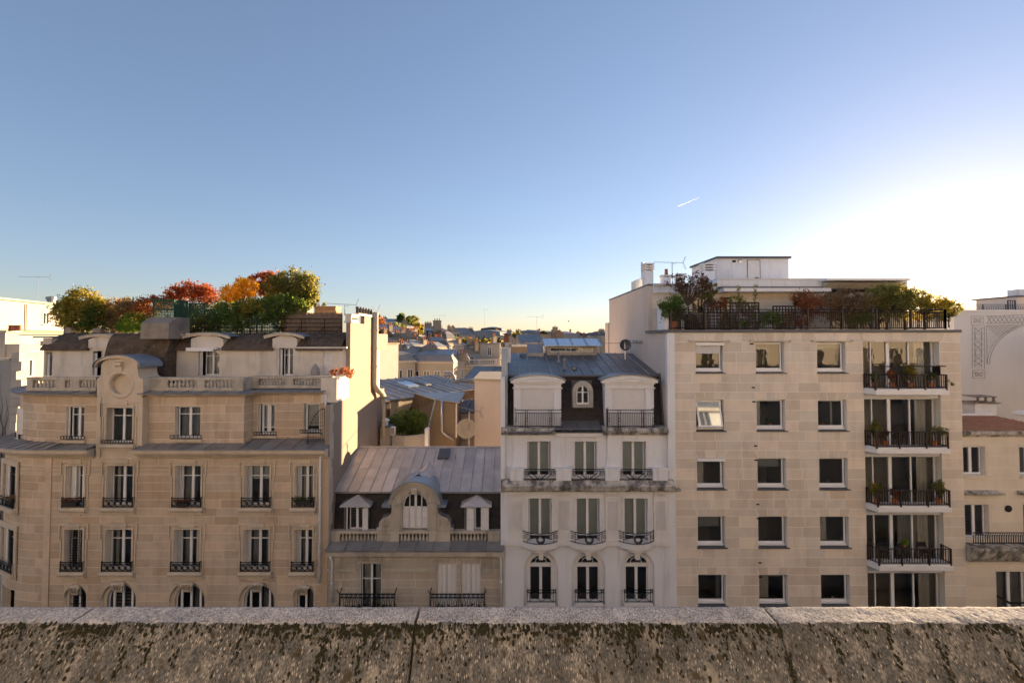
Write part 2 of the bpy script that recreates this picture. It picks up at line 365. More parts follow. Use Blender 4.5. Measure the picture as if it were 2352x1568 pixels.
def free_spans(q0, q1, holes):
    sp = [(q0, q1)]
    for a, b in holes:
        nx = []
        for s0, s1 in sp:
            if b <= s0 or a >= s1: nx.append((s0, s1)); continue
            if a > s0 + .01: nx.append((s0, a))
            if b < s1 - .01: nx.append((b, s1))
        sp = nx
    return sp
def stone_wall(parent, path, courses, openings, stone, mortar, lens=(.9, 1.5), gap=.012, thick=.28, rec=.008, name='facade_wall', q0=0, q1=None, seed=1, limit=300, score=None, voussoirs=(), block='stone_block'):
    """openings [(q0,q1,z0,z1)]; every stone is an object under the mortar wall, past the limit they are joined"""
    q1 = path.len if q1 is None else q1; g = random.Random(seed); mort = MB(); blocks = []
    for za, zb in zip(courses, courses[1:]):
        full = [o for o in openings if o[2] <= za + .02 and o[3] >= zb - .02]
        part = [o for o in openings if o not in full and o[2] < zb - .02 and o[3] > za + .02]
        vs = [v for v in voussoirs if abs(v[2] - za) < .03]
        holes = [(o[0], o[1]) for o in full + part]
        for s0, s1 in free_spans(q0, q1, holes): slab(mort, path, s0, s1, za, zb, -rec, -thick + .02)
        for o in part:
            if o[2] > za + .02: slab(mort, path, o[0], o[1], za, o[2], -rec, -thick + .02); blocks.append((o[0], o[1], za, o[2], None))
            if o[3] < zb - .02: slab(mort, path, o[0], o[1], o[3], zb, -rec, -thick + .02); blocks.append((o[0], o[1], o[3], zb, None))
        for s0, s1 in free_spans(q0, q1, holes + [(v[0], v[1]) for v in vs]):
            w = s1 - s0; n = max(1, round(w / g.uniform(*lens))); e = [s0 + w * i / n for i in range(n + 1)]
            for i in range(1, n): e[i] += g.uniform(-.22, .22) * w / n
            for a, b in zip(e, e[1:]):
                a2, b2 = a, b
                for v in vs:
                    if abs(b - v[0]) < 1e-6: b2 = b + (v[1] - v[0]) * v[4] / 2
                    if abs(a - v[1]) < 1e-6: a2 = a - (v[1] - v[0]) * v[4] / 2
                blocks.append((a2, b2, za, zb, None if (a2, b2) == (a, b) else (a, b)))
        for (a, b, _, k, sl) in vs:
            for i in range(k):
                t0, t1 = i / k, (i + 1) / k; w = b - a; c = (a + b) / 2
                lo = lambda t: c + (t - .5) * w * (1 - sl); hi = lambda t: c + (t - .5) * w
                blocks.append((lo(t0), lo(t1), za, zb, (hi(t0), hi(t1))))
    wall = mort.obj(name, mortar, parent)
    rest = MB()
    order = sorted(blocks, key=lambda b: -score(b) if score else -b[3])
    for i, (a, b, za, zb, top) in enumerate(order):
        mb = MB() if i < limit else rest; h = gap / 2; dd = g.uniform(-.0015, .0015)
        if top is None: slab(mb, path, a + h, b - h, za + h, zb - h, dd, -thick)
        else:
            f0, f1 = path.at(a + h, dd), path.at(b - h, dd); k0, k1 = path.at(a + h, -thick), path.at(b - h, -thick)
            g0, g1 = path.at(top[0] + h, dd), path.at(top[1] - h, dd); l0, l1 = path.at(top[0] + h, -thick), path.at(top[1] - h, -thick)
            mb.hull8([(*f0, za + h), (*f1, za + h), (*k1, za + h), (*k0, za + h), (*g0, zb - h), (*g1, zb - h), (*l1, zb - h), (*l0, zb - h)])
        if i < limit: mb.obj(block, stone, wall)
    if rest.v: rest.obj(block, stone, wall, kind='stuff')
    return wall

# ------------------------------------------------------------------ windows, curtains, shutters, railings
def curtain(par, x0, x1, z0, z1, y, mat, seed=1, amp=.025, name='curtain'):
    g = random.Random(seed); n = max(6, int((x1 - x0) / .045)); ph = g.uniform(0, 6); a = []; b = []
    for i in range(n + 1):
        t = i / n; x = x0 + (x1 - x0) * t; yy = y + amp * sin(ph + t * (x1 - x0) * 42) + amp * .6 * sin(ph * 2 + t * 17)
        a.append((x, yy, z0)); b.append((x, yy + .01, z1))
    return MB().strip(a, b).obj(name, mat, par)
def window(par, x0, x1, z0, z1, Y, cols=2, rows=(), fw=.05, mull=.09, mat=None, glass=None, arch=0.0, name='window', dep=.06, mul_w=None, skip=()):
    """frame at depth Y, panes behind its face; arch = rise of a round / segmental head"""
    mat = mat or M['white_paint']; glass = glass or M['glass']; fr = MB(); w = x1 - x0; cx = (x0 + x1) / 2
    if arch:
        Rr = (w * w / 4 + arch * arch) / (2 * arch)
        ztop = lambda x, o=0: z1 - Rr + sqrt(max(0, (Rr - o) ** 2 - (x - cx) ** 2))
    else: ztop = lambda x, o=0: z1 - o
    fr.box(x0, x0 + fw, Y, Y + dep, z0, ztop(x0 + fw)); fr.box(x1 - fw, x1, Y, Y + dep, z0, ztop(x1 - fw)); fr.box(x0 + fw, x1 - fw, Y, Y + dep, z0, z0 + fw * 1.4)
    if arch:
        n = 14
        for i in range(n):
            a, b = x0 + fw + (w - 2 * fw) * i / n, x0 + fw + (w - 2 * fw) * (i + 1) / n
            fr.hull8([(a, Y, ztop(a, fw)), (b, Y, ztop(b, fw)), (b, Y + dep, ztop(b, fw)), (a, Y + dep, ztop(a, fw)), (a, Y, ztop(a)), (b, Y, ztop(b)), (b, Y + dep, ztop(b)), (a, Y + dep, ztop(a))])
    else: fr.box(x0 + fw, x1 - fw, Y, Y + dep, z1 - fw, z1)
    iw = w - 2 * fw; xs = [x0 + fw + iw * i / cols for i in range(cols + 1)] if isinstance(cols, int) else [x0 + fw] + [x0 + fw + iw * c for c in cols] + [x1 - fw]
    for i, x in enumerate(xs[1:-1]):
        m_ = mull if not mul_w else mul_w[i]
        fr.box(x - m_ / 2, x + m_ / 2, Y - .015, Y + dep - .004, z0 + fw, ztop(x) - fw * .6)
    zs = [z0 + fw * 1.4] + [z0 + (z1 - z0) * r for r in rows]
    for z in zs[1:]: fr.box(x0 + fw, x1 - fw, Y + .004, Y + dep - .008, z - .022, z + .022)
    o = fr.obj(name, mat, par)
    zt = zs + [None]
    for i in range(len(xs) - 1):
        for j in range(len(zs)):
            if (i, j) in skip: continue
            a, b, c, d = xs[i], xs[i + 1], zs[j], zt[j + 1]; yy = Y + dep * .5
            if d is not None: MB().add([(a, yy, c), (b, yy, c), (b, yy, d), (a, yy, d)], [(0, 1, 2, 3)]).obj('pane', glass, o)
            else:
                n = 8 if arch else 1; pts = [(a, yy, c), (b, yy, c)] + [(b + (a - b) * k / n, yy, max(c + .005, ztop(b + (a - b) * k / n, fw * .5))) for k in range(n + 1)]
                MB().add(pts, [tuple(range(len(pts)))]).obj('pane', glass, o)
    return o
def shutter(par, x0, x1, z0, z1, y0, ang=0.0, mat=None, slats=26, hinge='l', name='shutter'):
    """louvred leaf; ang swings it about the hinge edge toward the street"""
    w = x1 - x0; mb = MB(); t = .035; f = .05
    mb.box(0, f, 0, t, z0, z1); mb.box(w - f, w, 0, t, z0, z1)
    for zz in (z0, (z0 + z1) / 2 - .03, z1 - .06): mb.box(f, w - f, 0, t, zz, zz + .06)
    mb.box(f, w - f, .022, .03, z0 + .06, z1 - .06)
    for i in range(slats):
        z = z0 + .07 + (z1 - z0 - .14) * i / slats; hh = (z1 - z0 - .14) / slats
        mb.add([(f, .003, z), (w - f, .003, z), (w - f, .021, z + hh * .9), (f, .021, z + hh * .9)], [(0, 1, 2, 3)])
    ca, sa = cos(ang), sin(ang)
    if hinge == 'l': mb.v = [(x0 + x * ca + y * sa, y0 - x * sa + y * ca, z) for x, y, z in mb.v]
    else: mb.v = [(x1 - ((w - x) * ca + y * sa), y0 - (w - x) * sa + y * ca, z) for x, y, z in mb.v]
    return mb.obj(name, mat or M['shutter_white'], par)
RING = {}
def ring_mesh(r, t, mat, n=14):
    k = (round(r, 3), t, mat.name)
    if k not in RING: RING[k] = MB().ring((0, 0, 0), r, t, n).mesh('ring', mat)
    return RING[k]
def guard_rings(par, x0, x1, z0, z1, y, n, mat=None, name='guard_rail'):
    """low window guard: rails, posts and a row of rings, returning to the wall"""
    mat = mat or M['iron']; mb = MB(); t = .016
    for zz in (z0 + .02, z1 - .02, z1 - (z1 - z0) * .26): mb.box(x0, x1, y - t, y + t, zz - t, zz + t)
    for x in (x0 + t, x1 - t): mb.box(x - t, x + t, y - t - .002, y + t + .002, z0 - .02, z1 + .03); mb.box(x - t * .9, x + t * .9, y + t, y + .3, z1 - .036, z1 - .004)
    w = (x1 - x0) / n; r = min(w * .40, (z1 - z0) * .30)
    for k in range(n + 1): mb.box(x0 + k * w - .008, x0 + k * w + .008, y - .008, y + .008, z0, z1 - (z1 - z0) * .26)
    o = mb.obj(name, mat, par)
    for k in range(n): mkobj('ring', ring_mesh(r, .014, mat), o, (x0 + (k + .5) * w, y, z0 + (z1 - z0) * .38))
    return o
def bar_rail(par, path, z0, z1, mat, step=.11, post=1.2, rails=(1,), name='railing', t=.018, pt=.03):
    """straight-bar railing on a plan path: posts and rails, with the thin bars joined"""
    fr = MB(); bars = MB()
    for rz in list(rails) + [0]:
        z = z0 + .06 + (z1 - z0 - .06) * rz
        for a, b in zip(path, path[1:]): fr.tube([(*a, z), (*b, z)], t * 1.2, 4)
    P = Path(path); n = max(1, round(P.len / post))
    for k in range(n + 1):
        x, y = P.at(P.len * k / n); fr.box(x - pt, x + pt, y - pt, y + pt, z0, z1 + .02)
    m = max(2, round(P.len / step)); top = z0 + .06 + (z1 - z0 - .06) * min([r for r in rails if r > 0] or [1])
    for k in range(m + 1):
        x, y = P.at(P.len * k / m); bars.box(x - t * .55, x + t * .55, y - t * .55, y + t * .55, z0 + .06, top)
    o = fr.obj(name, mat, par); bars.obj('bars', mat, o, kind='stuff'); return o
BAL = {}
def baluster_mesh(h, r, mat):
    k = (round(h, 3), round(r, 3), mat.name)
    if k not in BAL:
        pr = [(.95, 0), (.95, .07), (.6, .09), (.55, .14), (.95, .30), (1.0, .38), (.8, .52), (.45, .66), (.42, .74), (.62, .78), (.5, .82), (.85, .92), (.9, .93), (.9, 1)]
        BAL[k] = MB().lathe([(r * a, h * b) for a, b in pr], n=10).mesh('baluster', mat, True)
    return BAL[k]
def balustrade(par, x0, x1, z0, z1, y, piers, runs, mat, depth=.24, name='balustrade', rail_h=.12, plinth=.16):
    """piers [(xa,xb)], runs [(xa,xb,n)] all at depth y (front face)"""
    mb = MB(); mb.box(x0, x1, y - .03, y + depth + .03, z1 - rail_h, z1); mb.box(x0 + .01, x1 - .01, y, y + depth, z1 - rail_h - .03, z1 - rail_h)
    mb.box(x0, x1, y - .04, y + depth + .04, z0, z0 + plinth)
    o = mb.obj(name, mat, par); a, b = z0 + plinth, z1 - rail_h - .03
    for xa, xb in piers:
        m2 = MB().box(xa, xb, y - .012, y + depth + .012, a, b)
        if xb - xa > .3:
            f = .05
            for q in ((xa + f, xb - f, b - f - .02, b - f), (xa + f, xb - f, a + f, a + f + .02), (xa + f, xa + f + .02, a + f + .02, b - f - .02), (xb - f - .02, xb - f, a + f + .02, b - f - .02)):
                m2.box(q[0], q[1], y - .024, y - .012, q[2], q[3])
        m2.obj('pier', mat, o)
    for xa, xb, n in runs:
        w = (xb - xa) / n; me = baluster_mesh(b - a, min(.098, w * .44), mat)
        for k in range(n): mkobj('baluster', me, o, (xa + (k + .5) * w, y + depth / 2, a))
    return o
def arch_plate(mb, x0, x1, z0, z1, cx, zc, r, y0, y1, n=24):
    """wall panel x0..x1, z0..z1 with a round-headed opening (centre cx, spring zc, radius r) cut out of it"""
    if x0 < cx - r: mb.box(x0, cx - r, y0, y1, z0, z1)
    if x1 > cx + r: mb.box(cx + r, x1, y0, y1, z0, z1)
    for i in range(n):
        t0, t1 = pi * (1 - i / n), pi * (1 - (i + 1) / n)
        a, b = (cx + r * cos(t0), zc + r * sin(t0)), (cx + r * cos(t1), zc + r * sin(t1))
        mb.hull8([(a[0], y0, a[1]), (b[0], y0, b[1]), (b[0], y1, b[1]), (a[0], y1, a[1]), (a[0], y0, z1), (b[0], y0, z1), (b[0], y1, z1), (a[0], y1, z1)])
def zinc_sheets(par, corners, cols, rows, mat, seam=True, name='zinc_sheet', th=.012, seam_mat=None, splits=None, seam_r=.022):
    """roof slope: corners bl, br, tr, tl; every sheet is a piece, with roll seams between the columns"""
    bl, br, tr, tl = [Vector(c) for c in corners]; nrm = (br - bl).cross(tl - bl).normalized()
    if nrm.z < 0: nrm = -nrm
    P = lambda s, t: (bl.lerp(br, s)).lerp(tl.lerp(tr, s), t)
    for i in range(cols):
        for j in range(rows):
            s0, s1, t0, t1 = i / cols, (i + 1) / cols, j / rows, (j + 1) / rows
            lift = nrm * (.004 * ((i * 7 + j * 3) % 3) + (rows - 1 - j) * -.006)
            q = [P(s0, t0), P(s1, t0), P(s1, t1), P(s0, t1)]
            mb = MB().hull8([p + lift - nrm * th for p in q] + [p + lift for p in q]); mb.obj(name, mat, par)
    if seam:
        for i in range(cols + 1):
            a, b = P(i / cols, 0) + nrm * .02, P(i / cols, 1) + nrm * .02
            MB().tube([a, b], seam_r, 5).obj('roof_seam', seam_mat or mat, par)
POT = {}
def chimney_pots(par, xs, y, z, h=.45, r=.11, mat=None):
    me = POT.get((h, r)) or MB().lathe([(r * 1.05, 0), (r, h * .15), (r * .85, h * .85), (r * .95, h * .9), (r * .95, h), (r * .6, h), (r * .6, h * .8)], n=10).mesh('chimney_pot', mat or M['terracotta'], True)
    POT[(h, r)] = me
    for x in xs: mkobj('chimney_pot', me, par, (x, y, z))
def yagi(name, label, loc, mast_h, boom, ang, n=14, tilt=0.03, el=.22, dish=False):
    t = thing(name, label, 'antenna', loc); x, y, z = loc; d = Vector((cos(ang), sin(ang), tilt)); p = Vector((-sin(ang), cos(ang), 0))
    MB().tube([(x, y, z), (x, y, z + mast_h)], .02, 6).obj('mast', M['aluminium'], t)
    c = Vector((x, y, z + mast_h)); mb = MB().tube([c - d * boom * .62, c + d * boom * .38], .011, 5)
    for k in range(n):
        q = c - d * boom * .62 + d * (boom * k / n); l = el * (.6 + .4 * k / n)
        mb.tube([q - p * l * .5, q + p * l * .5], .007, 4); mb.tube([q, q + Vector((0, 0, .04))], .007, 4)
    q = c + d * boom * .38
    for s in (-1, 1):
        for k in range(4):
            e = q + Vector((d.x * .12 * (k / 3 + .2), d.y * .12, s * (.06 + .10 * k))); mb.tube([e - p * .2, e + p * .2], .007, 4)
        mb.tube([q, q + d * .16 + Vector((0, 0, s * .38))], .010, 4)
    mb.tube([c + Vector((0, 0, -.1)), c + d * .2 + Vector((0, 0, -.08)), c + d * .22], .010, 5)
    mb.obj('array', M['aluminium'], t); return t
# ------------------------------------------------------------------ ground, street, parapet
def ground_sheet():
    structure(MB().add([(-9000, -3000, -.02), (9000, -3000, -.02), (9000, 14000, -.02), (-9000, 14000, -.02)], [(0, 1, 2, 3)]).obj('ground', M['pavement']))
    structure(MB().box(-60, 60, 7.5, 20.0, -.3, -.012).obj('road', M['asphalt']))
    structure(MB().box(-60, 60, 20.0, 24.3, -.3, .12).obj('pavement', M['pavement']))
    structure(MB().box(-60, 60, 2.6, 7.5, -.3, .12).obj('pavement', M['pavement']))
    structure(MB().box(-36, -31, 24.3, 90, -.3, -.008).obj('side_road', M['asphalt']))
    # far ridge beyond the city
    g = np.random.default_rng(5); n = 90; rows = []
    for j, (yy, hh) in enumerate(((9000, 0), (9300, .75), (9700, 1.0), (11000, .6))):
        rows.append([(-9000 + 18000 * i / n, yy, -5 + hh * (88 + 42 * sin(i * .21 + 1.2) + 26 * sin(i * .53) + 8 * g.random())) for i in range(n + 1)])
    mb = MB()
    for a, b in zip(rows, rows[1:]): mb.strip(a, b)
    hm = surf('hill_wood', (.13, .15, .12), .2, .002, .95, bmp=0)
    structure(mb.obj('hills', hm, smooth=True))
ground_sheet()

def vnoise(x, y, seed):   # smooth value noise on arrays
    g = np.random.default_rng(seed); T = g.random((256, 256)); xi = np.floor(x).astype(int); yi = np.floor(y).astype(int); fx = x - xi; fy = y - yi
    fx = fx * fx * (3 - 2 * fx); fy = fy * fy * (3 - 2 * fy); q = lambda a, b: T[a % 256, b % 256]
    return (q(xi, yi) * (1 - fx) + q(xi + 1, yi) * fx) * (1 - fy) + (q(xi, yi + 1) * (1 - fx) + q(xi + 1, yi + 1) * fx) * fy

def parapet_material(name, base, light, dark, pit, moss):
    m, t, b = nt(name); pos = coords(t); diag = coords(t, (1, .45, .45))
    n1 = noise(t, 9, 8, pos, .7); n2 = noise(t, 170, 3, diag); n3 = noise(t, 2.2, 5, pos)
    out = ramp(t, [(.32, dark), (.52, base), (.72, light)], n1).outputs[0]
    out = mix(t, out, ramp(t, [(.36, .45), (.5, .95), (.66, 1.6)], n2).outputs[0], .9, 'MULTIPLY')
    vo = t.nodes.new('ShaderNodeTexVoronoi'); vo.inputs['Scale'].default_value = 75; t.links.new(pos, vo.inputs['Vector'])
    fl = t.nodes.new('ShaderNodeTexVoronoi'); fl.inputs['Scale'].default_value = 120; t.links.new(diag, fl.inputs['Vector'])
    sep = t.nodes.new('ShaderNodeSeparateColor'); t.links.new(fl.outputs['Color'], sep.inputs[0])
    out = mix(t, out, (.33, .325, .33), mix(t, (0, 0, 0), ramp(t, [(.26, 1.0), (.42, 0.0)], fl.outputs['Distance']).outputs[0], ramp(t, [(.72, 0.0), (.78, .85)], sep.outputs[0]).outputs[0]))
    # peeled pale patches and dark run-off blotches
    out = mix(t, out, light, ramp(t, [(.58, 0.0), (.66, .75)], noise(t, 14, 5, coords(t, (1, .5, .5)), .65)).outputs[0])
    if moss:
        out = mix(t, out, dark, ramp(t, [(.5, 0.0), (.7, .55)], n3).outputs[0])
        out = mix(t, out, (.045, .04, .03), ramp(t, [(.63, 0.0), (.67, .9)], noise(t, 24, 3, coords(t, (1, .6, .6)), .5)).outputs[0])
    t.links.new(out, b.inputs['Base Color']); b.inputs['Roughness'].default_value = .95; b.inputs['Specular IOR Level'].default_value = .15
    h = t.nodes.new('ShaderNodeMath'); h.operation = 'ADD'; t.links.new(n2, h.inputs[0]); t.links.new(n1, h.inputs[1])
    bump(t, b, h.outputs[0], .8, .006); return m
M['coping_top'] = parapet_material('coping_top', (.315, .32, .335), (.43, .435, .45), (.215, .22, .23), .3, False)  # cleaner grey top; part of its paleness is sky light put into the colour
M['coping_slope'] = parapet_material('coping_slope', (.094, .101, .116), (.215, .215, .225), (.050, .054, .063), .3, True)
M['moss'] = surf('moss', (.015, .016, .010), .5, 40, 1.0, bmp=.6, fine=120, dirt=(.028, .03, .014), dirt_scale=(30, 30, 30), dirt_amt=.6)

def parapet():
    zt = Z(1393, 2.22) - 0.0; yb, yf = 2.22, None
    yf = (CZ - zt) * F / (1418.5 - HORIZON)
    t = thing('terrace_parapet', 'speckled stone parapet with mossy sloping inner face along the near terrace edge', 'parapet', (0, 2.1, zt - .9))
    run = .40; rise = .50
    prof = [(yb + .02, zt - .35), (yb + .02, zt - .03), (yb + .008, zt - .004)]
    prof += [(yb - .005 - (yb - .005 - yf) * i / 10, zt) for i in range(11)]
    prof += [(yf - run * i / 46, zt - rise * i / 46) for i in range(1, 47)]
    pr = np.array(prof); ntop = 13
    joints = [-4.9, -3.42, -1.905, -.418, 1.148, 2.66, 4.2]
    for k, (a, b) in enumerate(zip(joints, joints[1:])):
        nx = 190; xs = np.linspace(a + .006, b - .006, nx); xx, ii = np.meshgrid(xs, np.arange(len(pr)))
        yy = pr[ii, 0].astype(float); zz = pr[ii, 1].astype(float); s = ii * .012
        d = .010 * (vnoise(xx * 18 + 50, s * 18 + k * 9, 3) - .5) + .007 * (vnoise(xx * 60 + 90, s * 60 + k, 4) - .5) + .006 * (vnoise(xx * 150 + 90, s * 150 + k, 8) - .5)
        pits = np.clip(vnoise(xx * 42, s * 42, 9) - .78, 0, 1) * -.03; amp = np.where(ii < ntop, .35, 1.0)
        edge = np.minimum(xx - a, b - xx); rnd = -np.clip(.018 - edge, 0, .018) ** 2 * 20
        ny = np.where(ii <= ntop, 0, -.78); nz = np.where(ii <= ntop, 1, .62)
        ny = np.where(ii < 2, 1, ny); nz = np.where(ii < 2, 0, nz)
        dd = (d + pits) * amp + rnd; # worn, crumbled arris
        arr = np.exp(-((ii - ntop) / 1.6) ** 2) * .010 * (vnoise(xx * 25, xx * 0 + k, 6) - .3)
        yy += ny * dd; zz += nz * dd - arr
        v = np.stack([xx, yy, zz], -1).reshape(-1, 3); n = len(pr)
        i0 = (np.arange(n - 1)[:, None] * nx + np.arange(nx - 1)[None, :]); fc = np.stack([i0, i0 + 1, i0 + nx + 1, i0 + nx], -1).reshape(-1, 4)
        caps = [tuple(j * nx for j in range(n)), tuple(j * nx + nx - 1 for j in range(n - 1, -1, -1))]
        me = bpy.data.meshes.new('coping_stone'); me.from_pydata(v.tolist(), [], fc.tolist() + caps)
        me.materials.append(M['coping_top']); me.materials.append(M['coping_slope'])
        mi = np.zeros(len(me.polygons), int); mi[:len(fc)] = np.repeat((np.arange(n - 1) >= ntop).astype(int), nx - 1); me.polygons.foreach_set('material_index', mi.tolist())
        me.polygons.foreach_set('use_smooth', [True] * len(fc) + [False] * 2)
        mkobj('coping_stone', me, t)
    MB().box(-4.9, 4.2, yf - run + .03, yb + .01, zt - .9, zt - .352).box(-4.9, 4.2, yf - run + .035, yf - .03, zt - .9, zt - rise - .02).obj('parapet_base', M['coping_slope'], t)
    # moss cushions: thick under the arris, thinning out down the slope
    g = np.random.default_rng(21); mb = MB()
    def cushion(x, s, r, el):
        n, m_ = 7, 3; vs = []; ang = g.uniform(0, 6)
        for j in range(m_):
            ph = (j / (m_ - 1)) * pi / 2 * .98
            for i in range(n):
                th = 2 * pi * i / n + ang; rr = r * cos(ph) * g.uniform(.75, 1.25); a = rr * cos(th); bb = rr * el * sin(th); h = r * .45 * sin(ph) + .002
                ss = s + bb; vs.append((x + a, yf - run * ss / .64 - .78 * h * 1.0, zt - rise * ss / .64 + .62 * h))
        fs = [(j * n + i, j * n + (i + 1) % n, (j + 1) * n + (i + 1) % n, (j + 1) * n + i) for j in range(m_ - 1) for i in range(n)] + [tuple((m_ - 1) * n + i for i in range(n))]
        mb.add(vs, fs)
    xs = np.linspace(-4.8, 4.1, 4000); dens = vnoise(xs * 2.3 + 7, xs * 0, 12) * .7 + vnoise(xs * 9, xs * 0, 13) * .5
    cnt = 0
    while cnt < 2500:
        x = g.uniform(-2.9, 2.9); dd = np.interp(x, xs, dens)
        fade = 1.0 if x < 1.15 else (.12 if x < 1.75 else .65)
        if g.random() > max(0, dd - .28) * 1.7 * fade: continue
        s = .006 + g.exponential(.028 + .06 * max(0, dd - .5)); r = g.uniform(.002, .0062) * (1.15 if s < .05 else .9)
        cushion(x, s, r, g.uniform(1.0, 2.0)); cnt += 1
    for k in range(420):
        cushion(g.uniform(-2.9, 2.9), g.uniform(.03, .42), g.uniform(.002, .0075), g.uniform(1, 1.8))
    for k in range(26):      # streaks of moss running down
        x = g.uniform(-2.8, 2.8); s = g.uniform(.0, .1)
        for q in range(int(g.uniform(8, 26))): cushion(x + g.normal() * .008, s + q * .0085, g.uniform(.003, .007), 1.5)
    mb.obj('moss', M['moss'], t, True, kind='stuff')
parapet()

M['stone_own'] = surf('stone_own', (.74, .68, .59), .06, 1)
def own_building():
    """the house the photographer stands on: street front under the parapet, terrace floor, unseen set-back storeys behind raised to bounce sun"""
    zt = Z(1393, 2.22)
    t = thing('apartment_house', 'pale stone house front below the mossy parapet with set back storeys behind', 'building', (0, 0, 0))
    MB().box(-14, 14, 1.55, 2.3, 0, zt - .91).box(-14, -4.92, 1.75, 2.3, zt - .9, zt).box(4.22, 14, 1.75, 2.3, zt - .9, zt).obj('street_wall', M['stone_attic'], t)
    MB().box(-14, 14, -3.2, 1.54, zt - 1.0, zt - .72).obj('terrace_floor', M['concrete'], t)
    MB().box(-14, 14, -14, -3.2, 0, CZ + 6.2).obj('rear_wall', M['stone_own'], t); MB().box(-14.3, 14.3, -14.3, -2.8, CZ + 6.2, CZ + 6.55).obj('cornice', M['stone_trim'], t)  # unseen storeys, raised to bounce warm sun onto the fronts opposite
    def rows(par, x0, x1, y, zs, face=1):
        n = int((x1 - x0) / 2.6)
        for z in zs:
            for i in range(n):
                x = x0 + (x1 - x0) * (i + .5) / n; o = MB().box(x - .6, x + .6, y, y + .05, z, z + 2.1).obj('window', M['white_paint'], par); MB().box(x - .52, x - .04, y + .051, y + .06, z + .1, z + 2).box(x + .04, x + .52, y + .051, y + .06, z + .1, z + 2).obj('pane', M['dark'], o)
    rows(t, -13, 13, -3.2, (zt - .7, zt + 2.2, zt + 4.9))
    for x0, x1, h, mt, lab in ((-46, -14.4, 6.0, M['stone_own'], 'tan stone street house adjoining the parapet terrace on one side'), (14.4, 60, 5.6, M['stone_own'], 'cream stone street house adjoining the parapet terrace on its other side')):  # unseen neighbours, added and raised for warm sunlit bounce
        o = thing('unseen_street_house', lab, 'building', ((x0 + x1) / 2, -5, 0)); MB().box(x0, x1, -12, 2.3, 0, CZ + h).obj('wall', mt, o); MB().box(x0 - .2, x1 + .2, -12.2, 2.7, CZ + h, CZ + h + .35).obj('cornice', M['stone_trim'], o); MB().hull8([(x0, -12, CZ + h + .36), (x1, -12, CZ + h + .36), (x1, 2, CZ + h + .36), (x0, 2, CZ + h + .36), (x0, -10, CZ + h + 2.6), (x1, -10, CZ + h + 2.6), (x1, 0, CZ + h + 2.6), (x0, 0, CZ + h + 2.6)]).obj('roof', M['zinc'], o); rows(o, x0 + .5, x1 - .5, 2.3, (CZ - 6.4, CZ - 3, CZ + .6, CZ + 4))
own_building()
def street_end():  # unseen house added to keep low sun off the near street fronts
    o = thing('unseen_street_house', 'cream stone house continuing the far street front past the tile roofed house', 'building', (48, 30, 0)); x0, x1, h = 34.0, 80.0, CZ - 1.5
    MB().box(x0, x1, 24.3, 30.5, 0, h).obj('wall', M['stone_cream'], o); MB().box(x0, x1, 24.0, 30.7, h, h + .3).obj('cornice', M['stone_trim'], o); MB().hull8([(x0, 24.4, h + .31), (x1, 24.4, h + .31), (x1, 30.5, h + .31), (x0, 30.5, h + .31), (x0, 26, h + 2), (x1, 26, h + 2), (x1, 29, h + 2), (x0, 29, h + 2)]).obj('roof', M['zinc'], o)
    for z in (h - 3, h - 6.2, h - 9.4):
        for i in range(16): x = x0 + 1.6 + i * 3; w = MB().box(x - .6, x + .6, 24.25, 24.3, z, z + 2).obj('window', M['white_paint'], o); MB().box(x - .52, x - .04, 24.24, 24.249, z + .1, z + 1.9).box(x + .04, x + .52, 24.24, 24.249, z + .1, z + 1.9).obj('pane', M['dark'], w)
street_end()
